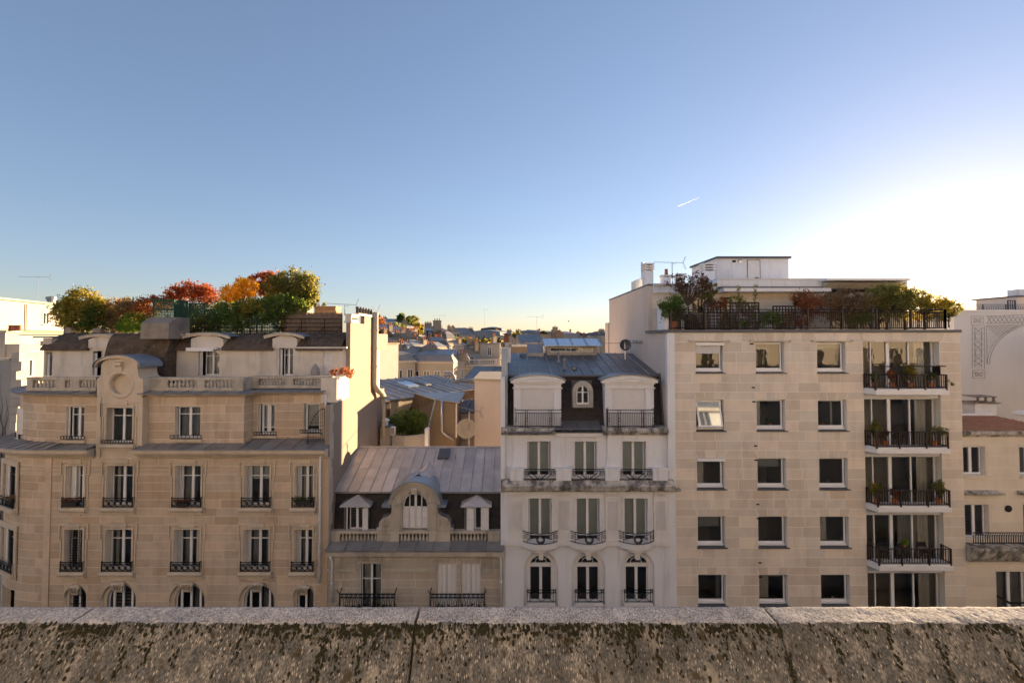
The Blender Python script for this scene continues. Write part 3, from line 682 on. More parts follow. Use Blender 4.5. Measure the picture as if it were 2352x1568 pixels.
# ------------------------------------------------------------------ left house: warm stone with rounded corner
LEFT = {}
def left_house():
    T = thing('corner_stone_house', 'tan ashlar house with rounded corner, round pediment and rooftop garden', 'house', (X(420), 27, 0))
    Yf = 24.0; xl = X(101, Yf, 1150); xr = X(755, Yf, 1150); R = 5.0
    def plan(off, yflat, jog=None):
        r = R - off; a = [(xl - r, 44), (xl - r, 29)]
        a += [(xl - r * sin(t), 29 - r * cos(t)) for t in [radians(90 - 7.5 * k) for k in range(1, 12)]]
        return a + [(xl, 24 + off)]
    low = Path(plan(0, Yf) + [(xr, Yf)]); sx = low.len - (xr - xl); S = lambda x: sx + x - xl
    arc_s = lambda deg: sx - R * radians(deg)
    zc = Z(1050, Yf); zb = Z(1400, Yf); cols = {1: (152, 192), 2: (246, 304), 3: (403, 460), 4: (562, 618), 5: (678, 718)}
    rows = {'A': (1070, 1163), 'B': (1216, 1310)}
    op = []; wins = []
    for k, (a, b) in cols.items():
        for rname, (v0, v1) in rows.items():
            xa, xb = X(a, Yf, 1150), X(b, Yf, 1150); op.append((S(xa), S(xb), Z(v1, Yf), Z(v0, Yf))); wins.append((k, rname, xa, xb, Z(v1, Yf), Z(v0, Yf)))
    for rname, (v0, v1) in rows.items(): op.append((arc_s(36), arc_s(20), Z(v1, 24.5), Z(v0, 24.5)))
    arches = []
    for k, (a, b) in {1: (147, 200), 2: (232, 316), 3: (388, 475), 4: (548, 636), 5: (673, 724)}.items():
        xa, xb = X(a, Yf, 1370), X(b, Yf, 1370); cx, r = (xa + xb) / 2, (xb - xa) / 2; ztop = Z(1337 if k not in (1, 5) else 1344, Yf)
        rz = min(r, .95); arches.append((k, cx, r, ztop)); op.append((S(cx - r), S(cx + r), Z(1480, Yf), ztop))
    op.append((arc_s(37), arc_s(19), Z(1480, 24.5), Z(1350, 24.5)))
    ch = (Z(1050, Yf) - Z(1400, Yf)) / 18; courses = [zc - ch * k for k in range(23, -1, -1)]
    score = lambda b: (b[2] > Z(1392, Yf)) * 10 + (b[0] > arc_s(60)) * 5 + (b[1] - b[0])
    stone_wall(T, low, courses, op, M['stone_warm'], M['mortar_warm'], (1.0, 2.0), .020, .34, .004, 'facade_wall', q0=arc_s(88), seed=3, limit=300, score=score)
    slabm = MB(); slab(slabm, low, 0, arc_s(88) - .02, 0, zc, 0, -.3); slab(slabm, low, arc_s(88), low.len, 0, courses[0] - .01, 0, -.3)
    slabm.obj('lower_wall', M['stone_trim'], T)
    # dark rooms behind the windows, floors
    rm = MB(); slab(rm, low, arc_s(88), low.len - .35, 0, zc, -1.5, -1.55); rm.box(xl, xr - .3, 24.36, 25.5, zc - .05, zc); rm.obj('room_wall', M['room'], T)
    # ---- windows of the two main floors
    def surround(par, xa, xb, z0, z1):
        mb = MB(); f = .26; p = .05; y0, y1 = Yf - p, Yf - .002
        o0, o1 = xa - f, xb + f; zt = z1 + .30
        mb.box(xa - .1, xa - .02, y0 + .01, y1, z0 - .02, z1 + .1); mb.box(xb + .02, xb + .1, y0 + .01, y1, z0 - .02, z1 + .1); mb.box(xa - .02, xb + .02, y0 + .01, y1, z1 + .02, z1 + .1)
        mb.box(o0 - .05, o0 + .02, y0 - .01, y1, z1 - .45, zt); mb.box(o1 - .02, o1 + .05, y0 - .01, y1, z1 - .45, zt)
        mb.box(o0 + .02, o1 - .02, y0 - .01, y1, zt - .09, zt); m_ = (o1 - o0) * .27; mb.box(o0 + m_, o1 - m_, y0 - .03, y1 - .001, zt - .16, zt + .045)
        mb.box(o0 + .03, o0 + .09, y0 + .01, y1, z0 - .35, z1 - .45); mb.box(o1 - .09, o1 - .03, y0 + .01, y1, z0 - .35, z1 - .45)
        mb.box(o0 + .03, o1 - .03, y0 + .012, y1, z0 - .38, z0 - .33); mb.box(o0 + m_, o1 - m_, y0, y1, z0 - .44, z0 - .385)
        mb.obj('surround', M['stone_trim'], par)
        s = MB(); s.prism([(Yf - .002, z0 - .23), (Yf - .12, z0 - .23), (Yf - .19, z0 - .17), (Yf - .20, z0 - .09), (Yf - .17, z0 - .03), (Yf - .04, z0), (Yf + .2, z0 + .005), (Yf + .2, z0 - .01), (Yf - .002, z0 - .02)], o0 + .05, o1 - .05, 'x')
        s.box(o0 + .12, o1 - .12, Yf - .10, Yf - .002, z0 - .30, z0 - .231); s.obj('sill', M['stone_trim'], par)
    spec = {  # column,row: curtain, shutters
        (1, 'A'): ('cl', 'l'), (2, 'A'): (None, ''), (3, 'A'): ('cl', 'l'), (4, 'A'): ('top', 'l'), (5, 'A'): (None, 'l'),
        (1, 'B'): (None, ''), (2, 'B'): (None, ''), (3, 'B'): ('dk', 'lr'), (4, 'B'): ('dk', 'l'), (5, 'B'): ('dk', 'l')}
    for k, rn, xa, xb, z0, z1 in wins:
        cur, sh = spec[(k, rn)]; w = xb - xa; sl = 'l' in sh; sr = 'r' in sh
        wa = xa + (.13 if sl and k != 1 else .34 if sl else .02); wb = xb - (.10 if sr else .02)
        rows_ = (.73,) if rn == 'A' else (.74,)
        o = window(T, wa, wb, z0 + .02, z1 - .01, Yf + .30, 2, rows_, .055, .13)
        surround(o, xa, xb, z0, z1)
        if wa > xa + .08: MB().box(xa + .01, wa, Yf + .30, Yf + .34, z0 + .02, z1 - .01).obj('reveal_panel', M['white_paint'] if sl else M['stone_trim'], o)
        if sl: shutter(o, xa + .03, wa - .02, z0 + .03, z1 - .03, Yf + .22, radians(20) if k != 1 else radians(8), hinge='l')
        if sr: shutter(o, xb - .24, xb - .02, z0 + .03, z1 - .03, Yf + .22, radians(40), M['awning'], hinge='r')
        if cur is None and k != 1: curtain(o, wb - .3, wb - .05, z0 + .05, z1 - .05, Yf + .5, M['curtain'], k + 11); curtain(o, wa + .05, wa + .22, z0 + .05, z1 - .05, Yf + .5, M['curtain'], k + 12)
        if cur == 'cl': curtain(o, wa + .05, wa + (wb - wa) * .62, z0 + .05, z1 - .05, Yf + .46, M['curtain_grey'], k * 3)
        if cur == 'top': MB().box(wa + .05, wb - .05, Yf + .45, Yf + .46, z1 - .75, z1 - .05).obj('roller_blind', M['blind'], o)
        if cur == 'dk':
            curtain(o, wa + .05, wa + (wb - wa) * .35, z0 + .05, z1 - .05, Yf + .5, M['curtain_grey'], k); curtain(o, wb - (wb - wa) * .3, wb - .05, z0 + .05, z1 - .05, Yf + .5, M['curtain_grey'], k + 5)
        guard_rings(o, xa - .12, xb + .12, z0 + .02, z0 + .48, Yf - .12, 5 if w > 1.1 else 4)
        if (k, rn) == (1, 'B'):
            gb = MB()
            for i in range(6): gb.box(wa + .1 + i * .14, wa + .12 + i * .14, Yf + .16, Yf + .18, z0 + .05, z1 - .05)
            for i in range(22): gb.box(wa + .06, wb - .04, Yf + .15, Yf + .16, z0 + .12 + i * .08, z0 + .145 + i * .08)
            gb.obj('security_grille', M['iron'], o)
    # windows of the rounded corner
    for (a, b, z0, z1), rn in zip(op[10:12], 'AB'):
        c = (a + b) / 2; p = low.at(c, -.26); q = low.at(c, -1.0); ang = atan2(q[1] - p[1], q[0] - p[0]) - pi / 2; w = b - a
        n0 = set(bpy.data.objects); o = window(T, -w / 2 + .02, w / 2 - .02, z0, z1 - .02, 0, 2, (.73,), .05, .1)
        s_ = shutter(o, -w / 2 + .02, -.1, z0, z1 - .05, -.12, radians(12)); g_ = guard_rings(o, -w / 2 - .1, w / 2 + .1, z0 + .02, z0 + .46, -.38, 4)
        sl = MB().box(-w / 2 - .2, w / 2 + .2, -.46, .1, z0 - .2, z0).box(-w / 2 - .28, -w / 2 - .04, -.30, -.24, z0 - .3, z1 + .3).box(w / 2 + .04, w / 2 + .28, -.30, -.24, z0 - .3, z1 + .3).box(-w / 2 - .04, w / 2 + .04, -.30, -.24, z1 + .04, z1 + .3).obj('surround', M['stone_trim'], o)
        o.location = (p[0], p[1], 0); o.rotation_euler = (0, 0, ang)
    # ---- arched openings of the lower floor
    for k, cx, r, ztop in arches:
        zs = ztop - min(r, .98) if r > .9 else ztop - r; ri = r * (.80 if r > .9 else .74)
        mb = MB(); rr = ztop - zs
        for (ra, rb, ya, yb2) in ((r, rr, Yf - .004, Yf + .12), (ri, rr - (r - ri), Yf + .12, Yf + .36)):
            n = 26; zb_ = Z(1478, Yf)
            for i in range(n):
                t0, t1 = pi * (1 - i / n), pi * (1 - (i + 1) / n); A = (cx + ra * cos(t0), zs + rb * sin(t0)); B = (cx + ra * cos(t1), zs + rb * sin(t1)); zt_ = ztop + (.0 if ya < Yf else -.02)
                mb.hull8([(A[0], ya, A[1]), (B[0], ya, B[1]), (B[0], yb2, B[1]), (A[0], yb2, A[1]), (A[0], ya, zt_ + .001), (B[0], ya, zt_ + .001), (B[0], yb2, zt_ + .001), (A[0], yb2, zt_ + .001)])
            if ya > Yf: mb.box(cx - r + .001, cx - ri, ya, yb2, zb_, ztop - .03).box(cx + ri, cx + r - .001, ya, yb2, zb_, ztop - .03)
        zi = zs + rr - (r - ri)
        o = window(T, cx - ri, cx + ri, Z(1470, Yf), zi + .01, Yf + .27, 2 if r < .9 else (.16, .5, .84), (), .06, .1, arch=max(.35, zi - zs))
        mb.obj('arch_surround', M['stone_trim'], o)
        if k >= 3: curtain(o, cx + .08, cx + ri - .15, Z(1470, Yf), zi - .2, Yf + .42, M['curtain_grey'], k + 40)
        if k == 2:
            q = MB()
            for i in range(7): q.box(cx - ri + .2, cx + ri - .2, Yf + .40, Yf + .42, zi - .35 - i * .17, zi - .27 - i * .17)
            q.obj('slatted_blind', M['curtain_grey'], o)
        if k == 1:
            q = MB()
            for i in range(4): q.box(cx - .3 + i * .2, cx - .28 + i * .2, Yf + .2, Yf + .22, Z(1470, Yf), zi)
            for i in range(3): q.box(cx - ri, cx + ri, Yf + .195, Yf + .2, zi - .45 - .4 * i, zi - .42 - .4 * i)
            q.obj('security_grille', M['iron'], o)
        ks = MB(); kw = .2 if r > .6 else .16
        ks.prism([(Yf - .01, ztop - .42), (Yf - .08, ztop - .42), (Yf - .12, ztop - .30), (Yf - .10, ztop - .18), (Yf - .22, ztop - .10), (Yf - .26, ztop), (Yf - .22, ztop + .06), (Yf - .01, ztop + .08)], cx - kw, cx + kw, 'x')
        for sgn in (-1, 1): ks.lathe([(.01, -.05), (.085, -.05), (.1, 0), (.085, .05), (.01, .05)], (cx + sgn * (kw + .06), Yf - .14, ztop - .02), 10, 'y')
        for q in (-.5, 0, .5): ks.tube([(cx + q * kw * 1.3, Yf - .27, ztop + .03), (cx + q * kw * 1.3, Yf - .23, ztop - .1), (cx + q * kw, Yf - .13, ztop - .28)], .035, 6)
        ks.obj('keystone', M['stone_trim'], o)
    # ---- string course, pilaster strips
    mb = MB()
    for zz, h, p in ((Z(1077, Yf), .07, .035), (Z(1084, Yf), .05, .025), (Z(1090, Yf), .04, .02)):
        for s0, s1 in free_spans(arc_s(60), low.len - .4, [(S(X(a, Yf, 1150)) - .33, S(X(b, Yf, 1150)) + .33) for a, b in cols.values()] + [(arc_s(39), arc_s(17))]): mb = MB(); slab(mb, low, s0, s1, zz - h, zz, p, .001); mb.obj('string_course', M['stone_trim'], T)
    mb = MB(); slab(mb, low, S(X(104, Yf, 1150)), S(X(118, Yf, 1150)), Z(1480, Yf), zc, .05, .001); mb.obj('pilaster', M['stone_warm'], T); mb = MB(); slab(mb, low, low.len - .36, low.len, 0, zc, .04, .001); mb.obj('pilaster', M['stone_warm'], T)
    # ---- lower cornice with zinc cover (breaks round the central bay)
    up_pts = plan(.5, 24.5) + [(X(133, 24.6, 980), 24.5), (X(137, 24.6, 980), 24.35), (X(560, 24.35, 980), 24.35), (X(580, 25.1, 980), 25.1), (X(749, 25.1, 980), 25.1)]
    upP = Path(up_pts); zc0 = zc; zct = Z(1034, 23.5)
    x2a, x2b = X(218, Yf, 1040), X(322, Yf, 1040)
    prof = [(.0, zc0), (.10, zc0), (.14, zc0 + .05), (.16, zc0 + .13), (.34, zc0 + .16), (.40, zc0 + .24), (.46, zc0 + .28), (.48, zct), (0, zct)]
    arcpts = [low.at(arc_s(d)) for d in range(84, -1, -6)]
    for nm, pts in (('left', arcpts + [(x2a, Yf)]), ('right', [(x2b, Yf), (xr - .05, Yf)])): MB().sweep(prof, pts).obj('cornice', M['stone_trim'], T)
    # zinc covering strips on the lower cornice, sheet by sheet
    zr = MB().sweep([(.0, zct - .01), (.50, zct - .01), (.52, zct + .005), (.50, zct + .03), (.0, zct + .04)], [(x2b + .01, Yf), (xr - .06, Yf)]); edge = zr.obj('zinc_flashing', M['zinc'], T)
    MB().sweep([(.0, zct - .01), (.50, zct - .01), (.52, zct + .005), (.50, zct + .03), (.0, zct + .04)], arcpts + [(x2a - .01, Yf)]).obj('zinc_flashing', M['zinc'], T)
    def cover(x0, x1, yf, yb, z0, z1, n):
        zinc_sheets(edge, [(x0, yf, z0), (x1, yf, z0), (x1, yb, z1), (x0, yb, z1)], n, 1, M['zinc'])
    cover(x2b + .02, X(560, 24, 1030), 23.49, 24.36, zct + .04, zct + .17, 6); cover(X(560, 24, 1030), xr - .06, 23.49, 25.12, zct + .04, zct + .26, 5)
    mb = MB()
    for d in range(78, -1, -6):
        a0, a1 = d, d - 6
        p = [low.at(arc_s(a0), .49), low.at(arc_s(a1), .49)]; q = [(xl - 4.5 * sin(radians(a1)), 29 - 4.5 * cos(radians(a1))), (xl - 4.5 * sin(radians(a0)), 29 - 4.5 * cos(radians(a0)))]
        m2 = MB().add([(*p[0], zct + .04), (*p[1], zct + .04), (*q[0], zct + .20), (*q[1], zct + .20)], [(0, 1, 2, 3)]); m2.obj('zinc_sheet', M['zinc'], edge)
        MB().tube([(*p[1], zct + .06), (*q[0], zct + .22)], .022, 5).obj('roof_seam', M['zinc'], edge)
    cover(xl, x2a - .02, 23.49, 24.92, zct + .04, zct + .20, 3)
    # ---- floor C (set back a little), its own stones and windows
    zu = Z(912, 24.0); us = upP.len; uq = lambda u, Yc: None
    def sC(x):   # arclength for a front abscissa on the upper plan
        best = None
        for i, (a, b) in enumerate(zip(up_pts, up_pts[1:])):
            if a[0] < b[0] and a[0] <= x <= b[0] and abs(b[1] - a[1]) < .1: best = upP.c[i] + (x - a[0])
        return best
    wc = {1: (151, 193, 934, 1009, 24.35), 3: (401, 460, 933, 1007, 24.35), 4: (592, 631, 927, 999, 25.1), 5: (697, 734, 926, 994, 25.1)}
    opC = []; arcq = upP.c[1 + 11 + 1]
    for k, (a, b, v0, v1, yc) in wc.items(): opC.append((sC(X(a, yc, 970)), sC(X(b, yc, 970)), Z(v1, yc), Z(v0, yc)))
    cq = arcq - 4.5 * radians(37); opC.append((cq - .42, cq + .42, Z(1006, 25.3), Z(937, 25.3)))
    x2 = (X(246, 24.0, 970), X(304, 24.0, 970)); opC.append((sC(X(226, 24.35, 970)), sC(X(327, 24.35, 970)), zct - .3, zu + .1))
    chC = (zu - (zct + .02)) / 6; coursesC = [zct - .06 + (zu - zct + .06) * k / 6 for k in range(7)]
    stone_wall(T, upP, coursesC, opC, M['stone_warm'], M['mortar_warm'], (.9, 1.9), .020, .3, .004, 'upper_wall', q0=arcq - 4.5 * radians(86), seed=5)
    rm = MB(); slab(rm, upP, arcq - 4.5 * radians(86), upP.len - .4, zct, zu, -1.1, -1.15); rm.obj('room_wall', M['room'], T)
    for k, (a, b, v0, v1, yc) in wc.items():
        xa, xb, z0, z1 = X(a, yc, 970), X(b, yc, 970), Z(v1, yc), Z(v0, yc)
        wa = xa + {1: .13, 3: .06, 4: .12, 5: .03}[k]
        o = window(T, wa, xb - .01, z0 + (.02 if k != 4 else .02), z1 - .01, yc + .22, 2 if k != 5 else 1, (.75,) if k in (1, 3) else ((.22,) if k == 4 else ()), .06 if k < 4 else .1, .12 if k < 4 else .2)
        if wa > xa + .1: shutter(o, xa + .02, wa - .02, z0 + .03, z1 - .03, yc + .12, radians(35 if k != 1 else 10))
        if k in (1, 3): curtain(o, wa + .05, xb - .06, z0 + .05, z1 - .05, yc + .38, M['curtain_grey'], k)
        else: MB().box(wa + .05, xb - .05, yc + .36, yc + .37, z0 + .3, z1 - .03).obj('roller_blind', M['blind'] if k == 4 else M['curtain'], o)
        MB().prism([(yc - .002, z0 - .16), (yc - .12, z0 - .14), (yc - .13, z0 - .02), (yc + .15, z0 + .003), (yc + .15, z0 - .01), (yc - .002, z0 - .02)], xa - .14, xb + .14, 'x').obj('sill', M['stone_trim'], o)
        g = MB(); g.box(xa - .14, xb + .14, yc - .13, yc - .10, z0 + .02, z0 + .045).box(xa - .14, xb + .14, yc - .13, yc - .10, z0 + .17, z0 + .2)
        for i in range(9): g.box(xa - .14 + (xb - xa + .26) * i / 8, xa - .12 + (xb - xa + .26) * i / 8, yc - .125, yc - .105, z0 + .02, z0 + .2)
        g.obj('guard_rail', M['iron'], o)
    # corner window of floor C
    a, b, z0, z1 = opC[4]; p = upP.at(cq, -.2); q = upP.at(cq, -1); ang = atan2(q[1] - p[1], q[0] - p[0]) - pi / 2
    o = window(T, -.4, .4, z0, z1 - .02, 0, 2, (), .05, .1); shutter(o, -.4, -.02, z0, z1, -.1, .1); shutter(o, .02, .40, z0, z1, -.12, .7, hinge='r')
    MB().box(-.55, .55, -.36, .05, z0 - .14, z0).obj('sill', M['stone_trim'], o); guard_rings(o, -.45, .45, z0, z0 + .22, -.3, 4); o.location = (p[0], p[1], 0); o.rotation_euler = (0, 0, ang)
    # ---- projecting central bay rising to the round pediment
    xa, xb = X(224, Yf, 960), X(329, Yf, 960); z0, z1 = Z(1018, Yf), Z(936, Yf)
    bay = MB(); bay.box(xa, x2[0], 23.995, 24.6, zc, zu); bay.box(x2[1], xb, 23.995, 24.6, zc, zu); bay.box(x2[0], x2[1], 23.995, 24.6, z1, zu); bay.box(x2[0], x2[1], 23.995, 24.6, zc, z0)
    bay.box(xa, xa + .22, 23.94, 23.994, zc, zu); bay.box(xb - .22, xb, 23.94, 23.994, zc, zu)
    B = bay.obj('central_bay', M['stone_trim'], T)
    o = window(T, x2[0] + .04, x2[1] - .02, z0 + .02, z1 - .01, Yf + .28, 2, (.76,), .055, .12)
    surround(o, x2[0], x2[1], z0, z1); MB().box(x2[0] + .005, x2[0] + .04, Yf + .28, Yf + .32, z0, z1 - .01).obj('reveal_panel', M['stone_trim'], o)
    g = MB(); g.box(x2[0] - .15, x2[1] + .15, Yf - .14, Yf - .11, z0 + .02, z0 + .05).box(x2[0] - .15, x2[1] + .15, Yf - .14, Yf - .11, z0 + .18, z0 + .21)
    for i in range(12): g.box(x2[0] - .14 + (x2[1] - x2[0] + .26) * i / 11, x2[0] - .12 + (x2[1] - x2[0] + .26) * i / 11, Yf - .135, Yf - .115, z0 + .02, z0 + .2)
    g.obj('guard_rail', M['iron'], o)
    # pediment plate with the sunk round panel
    def ped(u, v): return (X(u, 24.0, v), Z(v, 24.0))
    L_ = [(223, 912), (223, 869), (229, 867), (232, 860), (233, 840)]; n = 16; arc = [(274.5 - 42 * cos(pi * i / n), 840 - 20 * sin(pi * i / n)) for i in range(1, n)]
    R_ = [(316, 840), (317, 860), (321, 867), (329, 869), (329, 912)]
    poly = [ped(*p) for p in L_ + arc + R_]; c = ped(277, 882); r = 23 * 24 / F
    N = 56; mb = MB(); outer = []; inner = []
    for i in range(N):
        t = 2 * pi * i / N; d = (cos(t), sin(t)); best = 1e9
        for p, q in zip(poly, poly[1:] + poly[:1]):
            ex, ez = q[0] - p[0], q[1] - p[1]; den = d[0] * ez - d[1] * ex
            if abs(den) < 1e-9: continue
            s = ((p[0] - c[0]) * ez - (p[1] - c[1]) * ex) / den; w = ((p[0] - c[0]) * d[1] - (p[1] - c[1]) * d[0]) / den
            if s > 0 and -1e-6 <= w <= 1 + 1e-6: best = min(best, s)
        outer.append((c[0] + d[0] * best, c[1] + d[1] * best)); inner.append((c[0] + d[0] * r, c[1] + d[1] * r))
    yP = 23.99
    for i in range(N):
        j = (i + 1) % N
        mb.add([(outer[i][0], yP, outer[i][1]), (outer[j][0], yP, outer[j][1]), (inner[j][0], yP, inner[j][1]), (inner[i][0], yP, inner[i][1])], [(0, 1, 2, 3)])
        mb.add([(inner[i][0], yP, inner[i][1]), (inner[j][0], yP, inner[j][1]), (inner[j][0], yP + .22, inner[j][1]), (inner[i][0], yP + .22, inner[i][1])], [(0, 1, 2, 3)])
        mb.add([(outer[i][0], yP, outer[i][1]), (outer[j][0], yP, outer[j][1]), (outer[j][0], 25.3, outer[j][1]), (outer[i][0], 25.3, outer[i][1])], [(3, 2, 1, 0)])
    mb.add([(p[0], yP + .22, p[1]) for p in inner], [tuple(range(N))])
    Pd = mb.obj('pediment', M['stone_trim'], T)
    rm = MB(); ro = 33 * 24 / F
    rm.lathe([(r + .01, -.002), (r + .03, -.05), (ro - .06, -.05), (ro - .02, -.03), (ro, -.002)], (c[0], yP, c[1]), 48, 'y', False); rm.obj('oculus_ring', M['stone_trim'], Pd, True)
    kx, kz = ped(276, 838); MB().prism([(yP - .002, kz - .36), (yP - .07, kz - .36), (yP - .08, kz - .1), (yP - .17, kz), (yP - .17, kz + .14), (yP - .002, kz + .18)], kx - .15, kx + .15, 'x').obj('keystone', M['stone_trim'], Pd)
    # arched moulding and zinc cap (barrel running back)
    def cap(off, ya, yb, w, nm, mat, thick):
        m3 = MB(); n = 22; a = []; b = []
        for i in range(n + 1):
            t = pi * i / n; uu, vv = 274.5 - (w) * cos(t), 841 - (22 + off) * sin(t) + (3 if i in (0, n) else 0); p = ped(uu, vv); a.append(p)
            q = ped(274.5 - (w + 1) * cos(t), 841 - (22 + off + thick) * sin(t)); b.append(q)
        for i in range(n):
            m3.hull8([(a[i][0], ya, a[i][1]), (a[i + 1][0], ya, a[i + 1][1]), (a[i + 1][0], yb, a[i + 1][1]), (a[i][0], yb, a[i][1]), (b[i][0], ya, b[i][1]), (b[i + 1][0], ya, b[i + 1][1]), (b[i + 1][0], yb, b[i + 1][1]), (b[i][0], yb, b[i][1])])
        return m3.obj(nm, mat, Pd, False)
    cap(-3, 23.82, 23.99, 50, 'arched_moulding', M['stone_trim'], 6); cap(3.2, 23.78, 25.35, 54, 'zinc_cap', M['zinc_blue'], 1.2)
    # ---- upper cornice, zinc cover, balustrade
    zu1 = Z(905, 23.9)
    profu = [(.0, zu - .02), (.06, zu - .02), (.10, zu + .02), (.12, zu + .06), (.30, zu + .08), (.36, zu + .12), (.42, zu1), (0, zu1)]
    aU = [(xl - 4.5 * sin(radians(d)), 29 - 4.5 * cos(radians(d))) for d in range(84, -1, -6)] + [(X(133, 24.6, 980), 24.5), (X(137, 24.6, 980), 24.35), (X(222, 24.35, 900), 24.35)]
    bU = [(X(330, 24.35, 900), 24.35), (X(560, 24.35, 980), 24.35), (X(580, 25.1, 980), 25.1), (X(749, 25.1, 980), 25.1)]
    for pts in (aU, bU):
        MB().sweep(profu, pts).obj('cornice', M['stone_trim'], T)
        fl = MB().sweep([(0, zu1 + .001), (.45, zu1 + .001), (.47, zu1 + .02), (.45, zu1 + .04), (-.25, zu1 + .12), (-.25, zu1 + .001)], pts).obj('zinc_flashing', M['zinc'], T)
        P_ = Path(pts); k = 0; s = .3
        while s < P_.len:
            a, b = P_.at(s, .45), P_.at(s, -.2); MB().tube([(*a, zu1 + .055), (*b, zu1 + .13)], .02, 5).obj('roof_seam', M['zinc'], fl); s += .95
    zbt, zbb = Z(866, 24.5), zu1 + .10
    u_ = lambda u, y=24.5: X(u, y, 880)
    balustrade(T, u_(62), u_(222) - .02, zbb, zbt, 24.5, [(u_(62), u_(75)), (u_(130), u_(149)), (u_(164), u_(182))], [(u_(75), u_(130), 6), (u_(149), u_(164), 2), (u_(182), u_(221), 5)], M['stone_rail'])
    balustrade(T, u_(331) + .02, u_(560), zbb, zbt, 24.5, [(u_(343), u_(385)), (u_(452), u_(470)), (u_(538.5), u_(559))], [(u_(386), u_(452), 7), (u_(470.5), u_(538), 8)], M['stone_rail'])
    w_ = lambda u: X(u, 25.25, 880)
    balustrade(T, w_(576), w_(764), zbb + .06, zbt + .004, 25.25, [(w_(577), w_(594)), (w_(654.5), w_(673.5)), (w_(733), w_(763))], [(w_(594.5), w_(654), 8), (w_(674), w_(732.5), 8)], M['stone_rail'])
    mb = MB(); mb.hull8([(u_(558), 24.5, zbb), (w_(577), 25.25, zbb), (w_(577), 25.5, zbb), (u_(556), 24.75, zbb), (u_(558), 24.5, zbt - .03), (w_(577), 25.25, zbt - .03), (w_(577), 25.5, zbt - .03), (u_(556), 24.75, zbt - .03)]); mb.obj('balustrade_link', M['stone_rail'], T)
    # terrace floor behind the balustrade
    MB().prism([(xl - 4.2 * sin(radians(d)), 29 - 4.2 * cos(radians(d))) for d in range(90, -1, -10)] + [(xl + .5, 24.9), (xr - .05, 25.3), (xr - .05, 29), (xl, 29)], zu1 - .25, zu1 + .06, 'z').obj('terrace_floor', M['concrete'], T)
    # ---- attic storey, set back (Y 27)
    Ya = 27.0; A = lambda u, v=820: X(u, Ya, v); zA0, zA1 = zu1 + .06, Z(799, Ya); xaL, xaR = A(100), A(802)
    aw = [(A(104), A(120), 808, 862), (A(213), A(238), 806, 862), (A(455), A(504), 800, 862), (A(641), A(673), 797, 862), (A(743), A(762), 802, 858)]
    opA = [(a - xaL, b - xaL, Z(v1, Ya), Z(v0, Ya)) for a, b, v0, v1 in aw]
    pa = Path([(xaL, Ya), (xaR, Ya)]); nC = 5
    stone_wall(T, pa, [zA0 + (zA1 - zA0) * k / nC for k in range(nC + 1)], opA, M['stone_attic'], M['stone_attic'], (1.4, 2.4), .008, .3, .004, 'attic_wall', seed=8)
    MB().box(xaL, xaR - .3, 28.2, 28.25, zA0, zA1).obj('room_wall', M['room'], T)
    MB().prism([(Ya + .3, zA0), (34, zA0), (34, zA1), (Ya + .3, zA1)], xaL, xaL + .3, 'x').obj('attic_end_wall', M['stone_attic'], T)
    for i, (a, b, v0, v1) in enumerate(aw):
        z0, z1 = Z(v1, Ya), Z(v0, Ya)
        if i == 4:
            o = MB().box(a, b, Ya + .1, Ya + .13, z0, z1).obj('shutter_door', M['shutter_white'], T); shutter(o, a + .01, (a + b) / 2 - .005, z0, z1 - .2, Ya + .05); shutter(o, (a + b) / 2 + .005, b - .01, z0, z1 - .2, Ya + .05); continue
        sh = .32 if i < 3 else .2
        o = window(T, a + sh, b - .01, z0, z1 - .01, Ya + .2, 2, (.72,), .05, .1, arch=.14)
        shutter(o, a + .02, a + sh - .02, z0, z1 - .12, Ya + .1, radians(30))
        if i in (2, 3): curtain(o, a + sh + .05, b - .06, z0 + .05, z1 - .1, Ya + .36, M['curtain'], i)
    # dormer heads breaking the eave, with curved zinc caps
    def dormer(ua, ub, vb, vt, nm='dormer'):
        xa_, xb_ = A(ua), A(ub); z0_, z1_ = zA1 + .0, Z(vb, Ya); mb = MB(); n = 12
        pts = [(xa_, z0_), (xb_, z0_)] + [(xb_ + (xa_ - xb_) * k / n, z1_ + (Z(vt, Ya) - z1_) * (1 - (2 * k / n - 1) ** 2)) for k in range(n + 1)]
        d = mb.prism(pts, Ya - .08, Ya + 1.4).obj(nm, M['stone_attic'], T)
        c_ = MB(); ww = .42
        for (e0, e1, ya_, yb_, hh, mt, nm2) in ((0, .13, Ya - .22, Ya - .09, .0, M['stone_trim'], 'dormer_moulding'), (.13, .17, Ya - .27, Ya + 1.8, .0, M['zinc_blue'], 'zinc_cap')):
            c_ = MB(); xs = [xa_ - ww + (xb_ - xa_ + 2 * ww) * k / 18 for k in range(19)]
            zf = lambda k: z1_ + .0 + (Z(vt, Ya) - z1_) * (1 - (2 * k / 18 - 1) ** 2)
            for k in range(18):
                c_.hull8([(xs[k], ya_, zf(k) + e0), (xs[k + 1], ya_, zf(k + 1) + e0), (xs[k + 1], yb_, zf(k + 1) + e0), (xs[k], yb_, zf(k) + e0), (xs[k], ya_, zf(k) + e1), (xs[k + 1], ya_, zf(k + 1) + e1), (xs[k + 1], yb_, zf(k + 1) + e1), (xs[k], yb_, zf(k) + e1)])
            c_.obj(nm2, mt, d)
    dormer(205, 262, 780, 773); dormer(440, 514, 778, 770); dormer(627, 683, 778, 770)
    MB().box(A(82), A(118), Ya - .2, Ya + .9, Z(776, Ya), Z(772, Ya)).obj('corner_cap', M['zinc_blue'], T); MB().box(A(97), A(116), Ya + .02, Ya + .8, zA1, Z(776.5, Ya)).obj('corner_block', M['stone_attic'], T)
